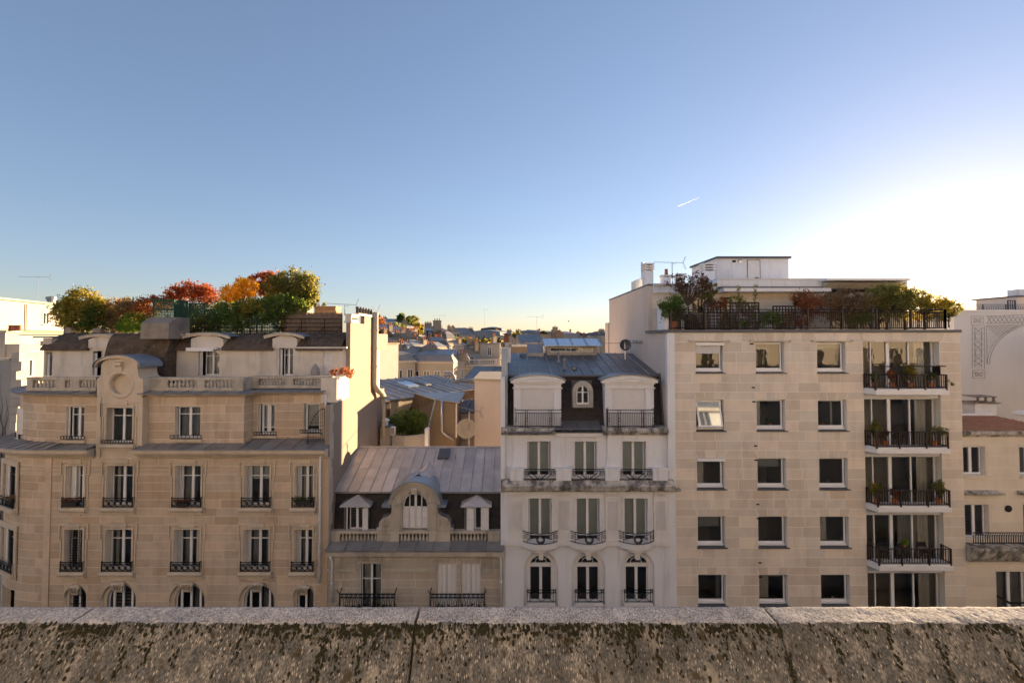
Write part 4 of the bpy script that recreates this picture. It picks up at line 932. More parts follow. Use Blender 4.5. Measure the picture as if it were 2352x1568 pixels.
    # lichened roof slopes between the dormers
    zr0, zr1, Yr = zA1 - .02, Z(764, 28.6), 28.7
    for ua, ub in ((100, 206), (261, 268), (398, 441), (513, 628), (682, 786)):
        x0, x1 = A(ua), A(ub); mb = MB(); nx, ny = 24, 8; vs = []
        for j in range(ny + 1):
            t = j / ny
            for i in range(nx + 1): vs.append((x0 + (x1 - x0) * i / nx, Ya - .22 + (Yr - Ya + .22) * t, zr0 + (zr1 - zr0) * sin(t * pi / 2) ** .8 + .03 * sin(i * 1.7 + j * 2.3) * (0 < j)))
        mb.add(vs, [(j * (nx + 1) + i, j * (nx + 1) + i + 1, (j + 1) * (nx + 1) + i + 1, (j + 1) * (nx + 1) + i) for j in range(ny) for i in range(nx)])
        mb.box(x0, x1, Ya - .22, Ya - .02, zr0 - .12, zr0 - .001); mb.obj('roof_slope', M['lichen'], T, False)
    # barrel roof with its stone rim, and the flue block on it
    xb0, xb1 = A(265), A(400); n = 18; pr = [(Ya - .85 * cos(pi / 2 * i / n) - .05, zA0 + .0 + (Z(766, 27) - zA0) * sin(pi / 2 * i / n)) for i in range(n + 1)] + [(Ya + 1.7, Z(766, 27)), (Ya + 1.7, zA0)]
    MB().prism(pr, xb0, xb1, 'x').obj('barrel_roof', M['lichen'], T)
    pr2 = [(p[0] - .05, p[1] + (.05 if i > 2 else 0)) for i, p in enumerate(pr)]; MB().prism(pr2, xb1 + .001, xb1 + .14, 'x').obj('barrel_rim', M['lichen'], T)
    MB().prism([(25.9, Z(778, 26.4)), (27.6, Z(778, 26.4)), (27.6, Z(728, 26.4)), (26.6, Z(728, 26.4)), (25.95, Z(742, 26.2))], X(332, 26.2, 750), X(396, 26.2, 750), 'x').obj('flue_block', M['concrete'], T)
    # awning cassettes over attic windows
    MB().box(A(436), A(505), Ya - .35, Ya - .1, Z(802, Ya), Z(798, Ya)).box(A(438), A(500), Ya - .42, Ya - .35, Z(806, Ya), Z(798.5, Ya)).obj('awning_cassette', M['white_paint'], T)
    MB().box(A(684), A(800), Ya - .26, Ya - .02, Z(800, Ya), Z(796, Ya)).obj('gutter', M['zinc_pale'], T)
    # roof deck and party wall with sunlit flank
    zdeck = Z(764, 28.6)
    MB().box(xaL, xr - .25, 28.68, 36, zA1 - .3, zdeck - .02).obj('roof_deck', M['concrete'], T)
    zw = Z(741, 27.0); yw1 = 32.2
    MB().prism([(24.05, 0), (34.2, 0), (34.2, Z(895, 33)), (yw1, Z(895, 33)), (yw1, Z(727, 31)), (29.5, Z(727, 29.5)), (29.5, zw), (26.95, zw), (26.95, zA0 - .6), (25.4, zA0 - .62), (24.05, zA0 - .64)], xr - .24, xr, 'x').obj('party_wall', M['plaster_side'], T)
    g = random.Random(4); z = Z(1400, Yf); qb = []
    while z < zA0 - .9:
        h = g.uniform(.35, .6); w = g.choice([.12, .3, .42, .16]); qb.append((z, h, w)); z += h
    for z, h, w in qb: MB().box(xr - .002, xr + .012, 24.04, 24.04 + w + .1, z + .005, z + h - .005).obj('quoin_stone', M['stone_grey'], T)
    MB().box(xr - .35, xr + .08, 26.9, 28.2, zw, zw + .1).box(xr - .3, xr + .04, 26.95, 28.15, zw + .1, zw + .42).box(xr - .36, xr + .1, 26.9, 28.2, zw + .42, zw + .5).box(xr - .30, xr + .05, 28.3, 32.1, Z(727, 30), Z(722, 30)).obj('chimney_stack', M['stone_attic'], T)
    for k in range(5): MB().box(xr + .05, xr + .062, 27.05 + k * .22, 27.17 + k * .22, zw + .18, zw + .30).obj('vent_slot', M['dark'], T)
    chimney_pots(T, [], 0, 0)
    me = MB().lathe([(.09, 0), (.09, .3), (.13, .31), (.13, .34), (.02, .42)], n=10).mesh('flue_cowl', M['zinc_dark'], True)
    for k in range(6): mkobj('flue_cowl', me, T, (xr - .15, 28.6 + k * .55, Z(722, 30)))
    # corner pier of the balustrade with flower trough
    MB().box(xr - .85, xr - .02, 25.0, 26.94, zA0 - .62, Z(868, 25)).obj('corner_pier', M['stone_attic'], T)
    MB().box(xl - 4.5, xr - .26, 29.5, 33.9, 0, zA1 - .32).box(xaL + .32, xr - .3, 28.3, 29.4, zA0 - 3, zA1 - .31).obj('rear_block', M['stone_attic'], T)
    LEFT.update(T=T, xr=xr, zdeck=zdeck, zA0=zA0, Ya=Ya, xaL=xaL, zw=zw, zc=zc, Yf=Yf, zu1=zu1)
left_house()

def pipe(name, label, pts, r, mat, collars=1.9, cat='drainpipe', n=10):
    t = thing(name, label, cat, pts[-1]); MB().tube(pts, r, n).obj('pipe', mat, t, True)
    for a, b in zip(pts, pts[1:]):
        a, b = Vector(a), Vector(b); l = (b - a).length; k = int(l / collars)
        for i in range(1, k + 1):
            p = a.lerp(b, i / (k + 1)); d = (b - a).normalized() * .04; MB().tube([p - d, p + d], r * 1.22, n).obj('collar', mat, t)
    return t
def left_pipes():
    xr, Yf = LEFT['xr'], 24.0
    pipe('drainpipe', 'slim white drainpipe at the end of the tan stone front', [(X(747, 24.9, 950), 24.95, Z(905, 25)), (X(747, 24.9, 950), 24.95, Z(1018, 25)), (X(742, 24, 1030), 24.0, Z(1034, 24)), (X(735, 23.85, 1045), 23.85, Z(1048, 23.9)), (X(735, 23.85, 1200), 23.85, 9.0)], .055, M['white_paint'])
    yb = 31.3; x0 = xr + .16
    pipe('flue_pipe', 'fat cream flue pipe bending down the sunlit party wall', [(x0, yb, Z(717, yb)), (x0, yb, Z(882, yb)), (x0 + .06, yb + .1, Z(893, yb)), (x0 + .2, yb + .9, Z(906, yb)), (x0 + .26, yb + 1.2, Z(916, yb))], .19, M['cream'], 1.5, 'flue pipe', 14)
    pipe('drainpipe', 'cream pipe dropping below the bend of the fat flue', [(x0 + .25, yb + 1.25, Z(914, 32)), (x0 + .25, yb + 1.25, Z(1010, 32))], .12, M['cream'], 1.2)
    t = thing('aerial_rods', 'three thin rods sticking up from the fat cream flue', 'aerial', (x0, yb, Z(717, yb)))
    for dx, h in ((-.18, .5), (0, .58), (.3, .55)): MB().tube([(x0 + dx * .3, yb, Z(718, yb)), (x0 + dx, yb, Z(718, yb) + h)], .012, 5).obj('rod', M['aluminium'], t)
    # spiked fan screen between the two fronts
    t = thing('fan_screen', 'black spiked quarter round burglar screen beside the upper floor window', 'security screen', (X(744, 24.6, 990), 24.6, Z(1020, 24.6)))
    cx, cz = X(745, 24.5, 990), Z(1020, 24.5); r = Z(938, 24.5) - cz; mb = MB(); fr = MB(); n = 14
    arc = [(cx - .55 * sin(pi / 2 * i / n) * 1.35, 24.5 - .3 * sin(pi / 2 * i / n), cz + r * cos(pi / 2 * i / n)) for i in range(n + 1)]
    fr.tube(arc, .015, 5); fr.tube([(cx, 24.5, cz), (cx, 24.5, cz + r)], .018, 5); fr.tube([(cx, 24.5, cz), arc[-1]], .015, 5)
    for i, p in enumerate(arc):
        q = Vector(p) - Vector((cx, 24.5, cz)); fr.tube([p, Vector(p) + q.normalized() * .09], .008, 4); mb.tube([(cx, 24.5, p[2]), p], .006, 4)
        if i: mb.tube([(p[0], p[1], cz), p], .006, 4)
    fr.obj('frame', M['iron'], t); mb.obj('mesh', M['iron'], t, kind='stuff')
left_pipes()
# ------------------------------------------------------------------ small house with zinc roof and stone dormer
def scroll_pts(cx, cz, r0, turns, sgn=1, n=26, start=0.0):
    return [(cx + sgn * (r0 * (1 - t * .82)) * cos(start + 2 * pi * turns * t), cz + (r0 * (1 - t * .82)) * sin(start + 2 * pi * turns * t)) for t in [i / n for i in range(n + 1)]]
def small_house():
    Yf = 24.0; x = lambda u, Y=Yf, v=1250: X(u, Y, v); xl = LEFT['xr'] + .012; xr = x(1156)
    T = thing('mansard_town_house', 'grey stone town house with pale zinc roof and arched stone dormer', 'house', ((xl + xr) / 2, 27, 0))
    zco = Z(1276, Yf)
    # street wall of separate stones
    P = Path([(xl, Yf), (xr, Yf)]); S = lambda u: x(u, Yf, 1330) - xl
    op = [(S(823), S(876), Z(1450), Z(1294)), (S(1003), S(1048), Z(1450), Z(1293)), (S(1059), S(1104), Z(1450), Z(1293))]
    nC = 9; z0 = Z(1440); courses = [z0 + (zco - z0) * k / nC for k in range(nC + 1)]
    stone_wall(T, P, courses, op, M['stone_grey'], M['mortar_grey'], (.75, 1.1), .024, .3, .004, 'facade_wall', seed=12)
    MB().box(xl, xr, Yf, Yf + .3, 0, z0 - .01).obj('lower_wall', M['stone_grey'], T); MB().box(xl, xr, 25.3, 25.34, 0, zco).box(xl, xr, Yf + .32, 25.3, zco - .1, zco - .05).obj('room_wall', M['room'], T)
    o = window(T, xl + S(828), xl + S(875), Z(1450), Z(1295), Yf + .2, 2, (.52, .76), .05, .1)
    curtain(o, xl + S(832), xl + S(848), Z(1440), Z(1297), Yf + .36, M['curtain'], 7); curtain(o, xl + S(858), xl + S(872), Z(1440), Z(1297), Yf + .36, M['curtain'], 8)
    shutter(o, xl + S(823) + .01, xl + S(828) - .01, Z(1450), Z(1296), Yf + .1)
    for a, b in ((1003, 1048), (1059, 1104)):
        o = MB().box(xl + S(a) + .01, xl + S(b) - .01, Yf + .19, Yf + .21, Z(1450), Z(1294)).obj('window', M['shutter_white'], T); m_ = (a + b) / 2
        for p, q in ((a, m_), (m_, b)):
            w = (xl + S(q) - xl - S(p)) / 2; shutter(o, xl + S(p) + .015, xl + S(p) + w - .004, Z(1450), Z(1295), Yf + .13, slats=44); shutter(o, xl + S(p) + w + .004, xl + S(q) - .015, Z(1450), Z(1295), Yf + .13, slats=44)
    # fluted frieze panels and wave band
    for ua, ub in ((756, 819), (879, 999), (1107, 1146)):
        a, b = x(ua), x(ub); p = MB().box(a, b, Yf - .05, Yf - .008, Z(1304), Z(1277)).box(a - .05, b + .05, Yf - .12, Yf - .009, Z(1309), Z(1304.1)).box(a + .02, b - .02, Yf - .07, Yf - .009, Z(1313), Z(1309.1)).obj('frieze_panel', M['stone_trim_grey'], T)
        n = int((b - a) / .075); fl = MB()
        for i in range(n): fl.box(a + .03 + i * .075, a + .072 + i * .075, Yf - .075, Yf - .051, Z(1302), Z(1292 if i % 2 else 1280))
        fl.obj('fluting', M['stone_trim_grey'], p)
    for ua, ub in ((821, 877), (1001, 1103)):
        a, b = x(ua), x(ub); p = MB().box(a, b, Yf - .03, Yf - .009, Z(1291), Z(1278)).obj('wave_band', M['stone_trim_grey'], T); n = round((b - a) / .26); c = MB()
        for i in range(n):
            q = scroll_pts(a + .13 + i * (b - a) / n, Z(1285), .09, 1.4, 1, 14); c.tube([(s[0], Yf - .035, s[1]) for s in q], .016, 4)
        c.obj('wave_scroll', M['stone_trim_grey'], p)
    # cornice, zinc ledge
    MB().sweep([(0, zco), (.1, zco), (.12, zco + .08), (.30, zco + .10), (.34, Z(1268, 23.6)), (0, Z(1268, 23.6))], [(xl, Yf), (xr, Yf)]).obj('cornice', M['stone_trim_grey'], T)
    zl = Z(1268, 23.6) + .005; fl = MB().box(xl, xr, 23.62, 24.1, zl, zl + .03).obj('zinc_flashing', M['zinc'], T)
    zinc_sheets(fl, [(xl, 23.63, zl + .045), (xr, 23.63, zl + .045), (xr, 24.45, zl + .24), (xl, 24.45, zl + .24)], 10, 1, M['zinc'])
    # balustrade
    zb0, zb1 = Z(1258, 24.35), Z(1219, 24.35); yb = 24.35; q = lambda u: X(u, yb, 1240)
    balustrade(T, q(752), q(1149), zb0, zb1, yb, [(q(753), q(780)), (q(866), q(895)), (q(895) + .02, q(916)), (q(985), q(1002)), (q(1002) + .02, q(1034)), (q(1120), q(1148))], [(q(781), q(866), 10), (q(917), q(985), 8), (q(1035), q(1119), 10)], M['stone_trim_grey'], .26, rail_h=.1, plinth=.2)
    MB().box(xl, xr, yb + .3, 25.6, zb1 - .35, zb1 - .06).obj('ledge', M['zinc'], T)
    # mansard slope in slate
    ze, Ye = Z(1127, 25.0), 25.0; z_m = zb1 - .06; Ym = 24.75; n = 10; sl = MB().hull8([(xl, Ym, z_m), (xr, Ym, z_m), (xr, 26, z_m), (xl, 26, z_m), (xl, Ye, ze), (xr, Ye, ze), (xr, 26, ze), (xl, 26, ze)]).obj('mansard_slope', M['slate'], T)
    g = random.Random(3); mb = MB()
    for j in range(15):
        t0, t1 = j / 15, (j + 1) / 15
        for i in range(52):
            a = xl + (xr - xl) * (i + (j % 2) * .5) / 52; b = min(xr, a + (xr - xl) / 52 - .012); e = g.uniform(0, .012)
            y0 = Ym + (Ye - Ym) * t0 - .03 - e; y1 = Ym + (Ye - Ym) * t1 - .008
            mb.add([(a, y0, z_m + (ze - z_m) * t0), (b, y0, z_m + (ze - z_m) * t0), (b, y1, z_m + (ze - z_m) * t1), (a, y1, z_m + (ze - z_m) * t1)], [(0, 1, 2, 3)])
    mb.obj('slates', M['slate'], sl, kind='stuff')
    # zinc roof: two ranks of sheets; ridge
    Yr, zr = 28.6, Z(1027, 28.6); R = MB().hull8([(xl, Ye - .12, ze - .06), (xr, Ye - .12, ze - .06), (xr, Yr, ze - .06), (xl, Yr, ze - .06), (xl, Ye - .12, ze - .03), (xr, Ye - .12, ze - .03), (xr, Yr, zr - .03), (xl, Yr, zr - .03)]).obj('roof', M['zinc_pale'], T)
    zinc_sheets(R, [(xl, Ye - .15, ze), (xr, Ye - .15, ze), (xr, Yr, zr), (xl, Yr, zr)], 15, 2, M['zinc_pale'], seam_r=.03)
    MB().tube([(xl, Ye - .18, ze - .03), (xr, Ye - .18, ze - .03)], .055, 8).obj('gutter', M['zinc_dark'], R); MB().tube([(xl, Yr, zr + .03), (xr, Yr, zr + .03)], .05, 8).obj('ridge_roll', M['zinc_pale'], R)
    MB().box(xl + .02, xr - .02, 26.1, 28.5, 0, ze - .08).box(xl, xr, 28.5, 31.0, 0, zr - 1.3).obj('rear_block', M['plaster_pink'], T)
    sk = X(1020, 27.9, 1040); dz = lambda Y: zr + (ze - zr) * (Yr - Y) / (Yr - Ye + .15)
    MB().hull8([(sk - .32, 27.45, dz(27.45)), (sk + .32, 27.45, dz(27.45)), (sk + .32, 28.3, dz(28.3)), (sk - .32, 28.3, dz(28.3)), (sk - .32, 27.45, dz(27.45) + .12), (sk + .32, 27.45, dz(27.45) + .12), (sk + .32, 28.3, dz(28.3) + .12), (sk - .32, 28.3, dz(28.3) + .12)]).obj('skylight', M['lead'], R)
    MB().lathe([(.06, 0), (.05, .35), (.1, .36), (.01, .46)], (X(1045, 27.6, 1050), 27.6, dz(27.6)), 10).obj('roof_vent', M['zinc_pale'], R)
    # slim slate dormers with zinc hats
    for ua, ub, kind in ((790, 846, 0), (1066, 1122, 1)):
        yd = 24.55; a, b = X(ua, yd, 1190), X(ub, yd, 1190); z0, z1 = Z(1216, yd), Z(1160, yd)
        d = MB().box(a, a + .12, yd, 25.3, z0, z1).box(b - .12, b, yd, 25.3, z0, z1).box(a + .12, b - .12, yd + .002, 25.3, z1 - .1, z1).box(a + .12, b - .12, yd + .7, yd + .75, z0, z1).obj('dormer', M['zinc_dark'], T)
        ap = ((a + b) / 2, yd + .35, z1 + .42); e0, e1 = a - .16, b + .16; bk = 25.9
        h = MB().add([(e0, yd - .18, z1), (e1, yd - .18, z1), (e1, bk, z1 + .25), (e0, bk, z1 + .25), ap, ((a + b) / 2, bk, z1 + .5)], [(0, 1, 4), (1, 2, 5, 4), (3, 0, 4, 5)]).box(e0, e1, yd - .18, yd + .5, z1 - .05, z1 - .002).obj('dormer_roof', M['zinc_pale'], d)
        for p in ((e0, yd - .18, z1), (e1, yd - .18, z1)): MB().tube([p, ap], .022, 5).obj('hip_seam', M['zinc_pale'], h)
        if kind == 0:
            o = window(T, a + .26, b - .2, z0, z1 - .1, yd + .12, 2, (), .05, .12); shutter(o, b - .28, b - .01, z0 + .02, z1 - .12, yd - .02, radians(20), hinge='r'); shutter(o, a + .13, a + .26, z0 - .05, z1 - .1, yd - .02, radians(60))
            q = MB()
            for i in range(8): q.box(a + .32, b - .26, yd + .26, yd + .28, z0 + .12 + i * .13, z0 + .17 + i * .13)
            q.obj('slatted_blind', M['reed'], o)
        else:
            o = window(T, a + .14, b - .3, z0, z1 - .1, yd + .12, 2, (), .05, .12); shutter(o, a + .13, a + .52, z0 - .02, z1 - .1, yd - .03, radians(18)); shutter(o, b - .38, b + .02, z0 - .02, z1 - .08, yd - .05, radians(6), hinge='r')
    # arched stone dormer
    yd = 24.40; q = lambda u, v=1180: X(u, yd, v); cx = q(953); zs = Z(1163, yd); r = (q(982) - q(924)) / 2; zb = zb1 + .02; zt = Z(1112, yd); ro = (q(1012) - q(894)) / 2
    mb = MB(); body = [(q(898), zb), (q(898), zs + .12)]; n = 22
    D = MB(); arch_plate(D, q(899), q(1007), zb, zs + r + .05, cx, zs, r, yd, yd + .5, 28)
    for i in range(28):     # thick archivolt
        t0, t1 = pi * i / 28, pi * (i + 1) / 28; f = lambda t, rr, y: (cx + rr * cos(t), y, zs + .02 + (rr) * sin(t) * (.98 if rr > r + .1 else 1))
        D.hull8([f(t0, r + .13, yd - .06), f(t1, r + .13, yd - .06), f(t1, r + .13, yd + 1.0), f(t0, r + .13, yd + 1.0), f(t0, ro - .12, yd - .14), f(t1, ro - .12, yd - .14), f(t1, ro - .12, yd + 1.0), f(t0, ro - .12, yd + 1.0)])
        D.hull8([f(t0, ro - .12, yd - .22), f(t1, ro - .12, yd - .22), f(t1, ro - .12, yd + 1.0), f(t0, ro - .12, yd + 1.0), f(t0, ro + .02, yd - .26), f(t1, ro + .02, yd - .26), f(t1, ro + .02, yd + 1.0), f(t0, ro + .02, yd + 1.0)])
    d = D.obj('stone_dormer', M['stone_trim_grey'], T)
    for s in (-1, 1):
        a, b = sorted((cx + s * (r + .1), cx + s * (r + .46))); p = MB().box(a, b, yd - .1, yd - .003, zb, zs + .12).box(a - .06, b + .08, yd - .2, yd - .001, zs + .12, zs + .22).box(a - .04, b + .04, yd - .14, yd - .101, zs - .16, zs + .1).obj('pilaster', M['stone_trim_grey'], d)
        fl = MB()
        for i in range(4): fl.box(a + .04 + i * .08, a + .085 + i * .08, yd - .125, yd - .101, zb + .12, zs - .22)
        fl.obj('fluting', M['stone_trim_grey'], p)
        e = cx + s * (r + .46); pts = [(e, zb), (e + s * .85, zb), (e + s * .84, zb + .12), (e + s * .72, zb + .18), (e + s * .70, zb + .40), (e + s * .52, zb + .62), (e + s * .25, zb + .72), (e + s * .10, zb + .86), (e + s * .06, zb + 1.1), (e, zb + 1.15)]
        v = MB().prism(pts if s > 0 else pts[::-1], yd - .03, yd + .28).obj('volute', M['stone_trim_grey'], d)
        sp = scroll_pts(e + s * .38, zb + .33, .26, 1.9, s, 40); MB().tube([(px, yd - .045, pz) for px, pz in sp], .032, 6).obj('scroll', M['stone_trim_grey'], v)
        cp = MB().strip([(px + s * .03, yd - .06, pz + .03) for px, pz in pts[2:]], [(px + s * .03, yd + .34, pz + .03) for px, pz in pts[2:]]).obj('volute_flashing', M['zinc_blue'], v)
    MB().prism([(yd - .06, zs + r - .02), (yd - .24, zs + r + .05), (yd - .30, zs + r + .3), (yd - .24, zs + r + .36), (yd - .06, zs + r + .36)], cx - .14, cx + .14, 'x').obj('keystone', M['stone_trim_grey'], d)
    o = window(T, cx - r, cx + r, zb + .02, zs + r, yd + .2, (.24, .5, .76), (.60,), .05, .1, arch=r - .001, mul_w=[.05, .12, .05])
    sw = 2 * r / 4
    for i in range(4): shutter(o, cx - r + i * sw + .01, cx - r + (i + 1) * sw - .01, zb + .08, zs - .02, yd + .1 + (.03 if i in (1, 2) else 0), slats=18)
    # zinc hood over the arch and its little hipped back
    hd = MB(); f2 = lambda t, rr, y: (cx + rr * cos(t), y, zs + .02 + rr * .98 * sin(t))
    for i in range(2, 26):
        t0, t1 = pi * i / 28, pi * (i + 1) / 28
        hd.hull8([f2(t0, ro + .025, yd - .3), f2(t1, ro + .025, yd - .3), f2(t1, ro + .025, yd + 1.5), f2(t0, ro + .025, yd + 1.5), f2(t0, ro + .055, yd - .3), f2(t1, ro + .055, yd - .3), f2(t1, ro + .055, yd + 1.5), f2(t0, ro + .055, yd + 1.5)])
    for s in (-1, 1): hd.box(min(cx + s * (ro - .12), cx + s * (ro + .3)), max(cx + s * (ro - .12), cx + s * (ro + .3)), yd - .32, yd + .9, zs + .06, zs + .2)
    hd.obj('zinc_hood', M['zinc_blue'], d)
    ap = (X(985, 26.6, 1065), 26.9, Z(1060, 26.9)); pk = (X(978, 25.7, 1075), 25.7, Z(1078, 25.7))
    base = [(cx - ro - .2, yd + .75, zs + .25), (cx - .5 * ro, yd + .75, zs + .25 + ro * .7), (cx, yd + .75, zs + ro + .12), (cx + .5 * ro, yd + .75, zs + .25 + ro * .7), (cx + ro + .28, yd + .75, zs + .25)]
    MB().add(base + [pk, ap], [(0, 1, 5), (1, 2, 5), (2, 3, 5), (3, 4, 5), (0, 5, 6), (5, 4, 6)]).obj('hipped_back', M['zinc_pale'], d)
    for b_ in (base[0], base[4], base[2]): MB().tube([b_, pk], .028, 5).obj('hip_seam', M['zinc_pale'], d)
    MB().tube([pk, ap], .03, 5).obj('hip_seam', M['zinc_pale'], d)
    # little balconies with cast rails
    for k, (ua, ub) in enumerate(((780, 907), (988, 1113))):
        a, b = X(ua, 23.6, 1375), X(ub, 23.6, 1375); z0, z1 = Z(1402, 23.6), Z(1363, 23.6)
        bc = MB().box(a - .05, b + .05, 23.5, Yf - .002, z0 - .16, z0 - .04).obj('balcony', M['stone_trim_grey'], T)
        f = MB()
        for zz in (z0, z1 - .18, z1): f.box(a, b, 23.57, 23.61, zz - .02, zz + .02)
        for xx in (a, b): f.box(xx - .02, xx + .02, 23.565, 23.615, z0 - .05, z1 + .05); f.tube([(xx, 23.6, z1), (xx, 23.95, z1 + .12)], .022, 5); f.tube([(xx, 23.6, z1), (xx + (.10 if xx == b else -.10), 23.5, z1 + .22)], .02, 5); f.tube([(xx, 23.55, z0 - .1), (xx + (.14 if xx == b else -.14), 23.5, z0 + .2), (xx, 23.55, z0 + .42)], .02, 5)
        fr = f.obj('balcony_rail', M['iron'], bc); n = 12; w = (b - a) / n
        arch = MB().tube([(-w * .3, 0, z0), (-w * .3, 0, z0 + .42), (0, 0, z0 + .58), (w * .3, 0, z0 + .42), (w * .3, 0, z0)], .015, 5).mesh('hoop', M['iron'])
        sq = MB().tube([(-w * .3, 0, z0 + .2), (-w * .3, 0, z0 + .55), (w * .3, 0, z0 + .55), (w * .3, 0, z0 + .2), (-w * .3, 0, z0 + .2)], .015, 4).mesh('hoop', M['iron'])
        for i in range(n):
            mkobj('hoop', arch if i % 2 else sq, fr, (a + (i + .5) * w, 23.59, 0)); mkobj('ring', ring_mesh(.055, .013, M['iron'], 10), fr, (a + (i + .5) * w, 23.59, z1 - .09))
    pipe('drainpipe', 'white drainpipe with swan neck at the left end of the mansard house', [(xl + .2, 23.7, Z(1277, 23.7)), (xl + .22, 23.9, Z(1290, 23.9)), (xl + .22, 23.9, 8.0)], .06, M['white_paint'])
    pipe('drainpipe', 'pale drainpipe between the mansard house and the white house', [(xr - .16, 23.72, Z(1277, 23.7)), (xr - .12, 23.9, Z(1286, 23.9)), (xr - .12, 23.9, 8.0)], .06, M['white_paint'])
small_house()

# ------------------------------------------------------------------ white house
WH = {}
def white_house():
    Yf = 24.0; xl = X(1160, Yf, 1250); xr = X(1541, Yf, 1250); x = lambda u, Y=Yf, v=1180: X(u, Y, v)
    T = thing('white_town_house', 'white rendered town house with dark mansard, two shuttered dormers and iron balconies', 'house', ((xl + xr) / 2, 27, 0))
    holes = []; colsF2 = [(1214, 1267), (1323, 1377), (1433, 1487)]; colsF1 = [(1212, 1265), (1319, 1372), (1430, 1485)]; colsF3 = [(1204, 1281), (1313, 1390), (1425, 1503)]
    F2 = [(x(a, Yf, 1190), x(b, Yf, 1190), Z(1243), Z(1143)) for a, b in colsF2]; F1 = [(x(a, Yf, 1050), x(b, Yf, 1050), Z(1097), Z(1014)) for a, b in colsF1]
    F3 = [(x(a, Yf, 1330), x(b, Yf, 1330), Z(1391), Z(1265)) for a, b in colsF3]
    def wallrect(z0, z1, ops, y0=Yf, y1=Yf + .32, xa=xl, xb=xr):
        mb = MB()
        zs = sorted({z0, z1} | {z for o in ops for z in o[2:4] if z0 < z < z1})
        for za, zb in zip(zs, zs[1:]):
            for s0, s1 in free_spans(xa, xb, [(o[0], o[1]) for o in ops if o[2] <= za + 1e-4 and o[3] >= zb - 1e-4]): mb.box(s0, s1, y0, y1, za, zb)
        return mb
    zL = Z(1118); zTop = Z(998)
    wallrect(0, zL, F2 + F3).obj('lower_wall', M['plaster'], T)
    MB().box(xl - .22, xl - .002, Yf + .06, Yf + 8, 0, Z(862, 25)).obj('side_strip', M['plaster'], T)
    y1 = Yf + .18; wallrect(zL, zTop, F1, y1, y1 + .3).obj('upper_wall', M['plaster'], T)
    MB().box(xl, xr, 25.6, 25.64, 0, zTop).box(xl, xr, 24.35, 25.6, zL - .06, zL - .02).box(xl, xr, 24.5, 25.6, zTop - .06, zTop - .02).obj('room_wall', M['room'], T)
    # two slightly projecting bays of the upper floor with flared feet
    for (ua, ub), win in (((1179, 1297), F1[0]), ((1394, 1518), F1[2])):
        a, b = x(ua, y1, 1050), x(ub, y1, 1050); zf = Z(1078); mb = MB()
        for p, q in ((a, win[0]), (win[1], b)): mb.box(p, q, y1 - .12, y1 - .002, zf, zTop)
        mb.box(win[0], win[1], y1 - .12, y1 - .002, win[3], zTop)
        for s, e in ((-1, a), (1, b)):
            fl = [(e, zf + .55)] + [(e + s * .22 * (1 - cos(t)), zf + .55 * (1 - sin(t))) for t in [pi / 2 * i / 8 for i in range(1, 9)]] + [(e, zf)]
            mb.prism(fl if s > 0 else fl[::-1], y1 - .12, y1 - .002)
        mb.obj('bay_panel', M['plaster'], T)
    for k, (a, b, z0, z1) in enumerate(F1):
        o = window(T, a + .04, b - .04, z0, z1 - .02, y1 + .16, 2, (), .05, .13)
        for p, q in ((a + .08, (a + b) / 2 - .07), ((a + b) / 2 + .07, b - .08)): MB().box(p, q, y1 + .24, y1 + .25, z0 + .2, z1 - .05).obj('roman_blind', M['blind'], o)
        MB().box(a - .06, a, y1 - .135, y1 - .121, z0, z1 + .05).box(b, b + .06, y1 - .135, y1 - .121, z0, z1 + .05).box(a, b, y1 - .135, y1 - .121, z1, z1 + .05).obj('surround', M['plaster_trim'], o)
    # pedestals, ledge
    for ua, ub in ((1171, 1202), (1278, 1312), (1391, 1423), (1500, 1534)):
        a, b = X(ua, 23.8, 1090), X(ub, 23.8, 1090); MB().box(a, b, 23.78, 24.2, Z(1103, 23.8), Z(1079, 23.8)).box(a - .05, b + .05, 23.74, 24.2, Z(1079, 23.8), Z(1075, 23.8)).obj('pedestal', M['plaster'], T)
    MB().sweep([(0, Z(1128)), (.06, Z(1128)), (.08, Z(1124)), (.34, Z(1122)), (.42, Z(1117, 23.6)), (.30, Z(1112, 23.7)), (.18, Z(1103, 23.8)), (-.2, Z(1103, 23.8)), (-.2, Z(1128))], [(xl - .2, Yf), (xr + .12, Yf)]).obj('ledge', M['plaster_dirty'], T)
    MB().box(xr + .1, xr + .42, 23.7, 24.05, Z(1124), Z(1119)).obj('ledge_end', M['plaster_dirty'], T)
    # fan guards
    for ua, ub in ((1203, 1277), (1313, 1390), (1424, 1499)):
        a, b = X(ua, 23.82, 1090), X(ub, 23.82, 1090); z0, z1 = Z(1102, 23.82), Z(1077, 23.82); c = (a + b) / 2; y = 23.86; w = b - a
        f = MB().box(a, b, y - .016, y + .016, z1 - .035, z1).box(a, b, y - .012, y + .012, z0, z0 + .025).box(a, b, y - .01, y + .01, z1 - .12, z1 - .1)
        f.tube([(c - w * .36 * cos(pi * i / 12), y, z1 - .11 - .40 * sin(pi * i / 12) ** .8) for i in range(13)], .018, 5)
        g = f.obj('guard_rail', M['iron'], T)
        rays = MB()
        for i in range(1, 10):
            t = pi * i / 10; rays.tube([(c - .1 * cos(t), y, z0 + .03), (c - w * .30 * cos(t), y, z1 - .13 - .10 * sin(t))], .011, 4)
        rays.obj('fan_ray', M['iron'], g, kind='stuff')
        for s in (-1, 1): MB().tube([(px, y, pz) for px, pz in scroll_pts(c + s * w * .41, z0 + .28, .12, 1.6, s, 22)], .014, 5).obj('scroll', M['iron'], g)
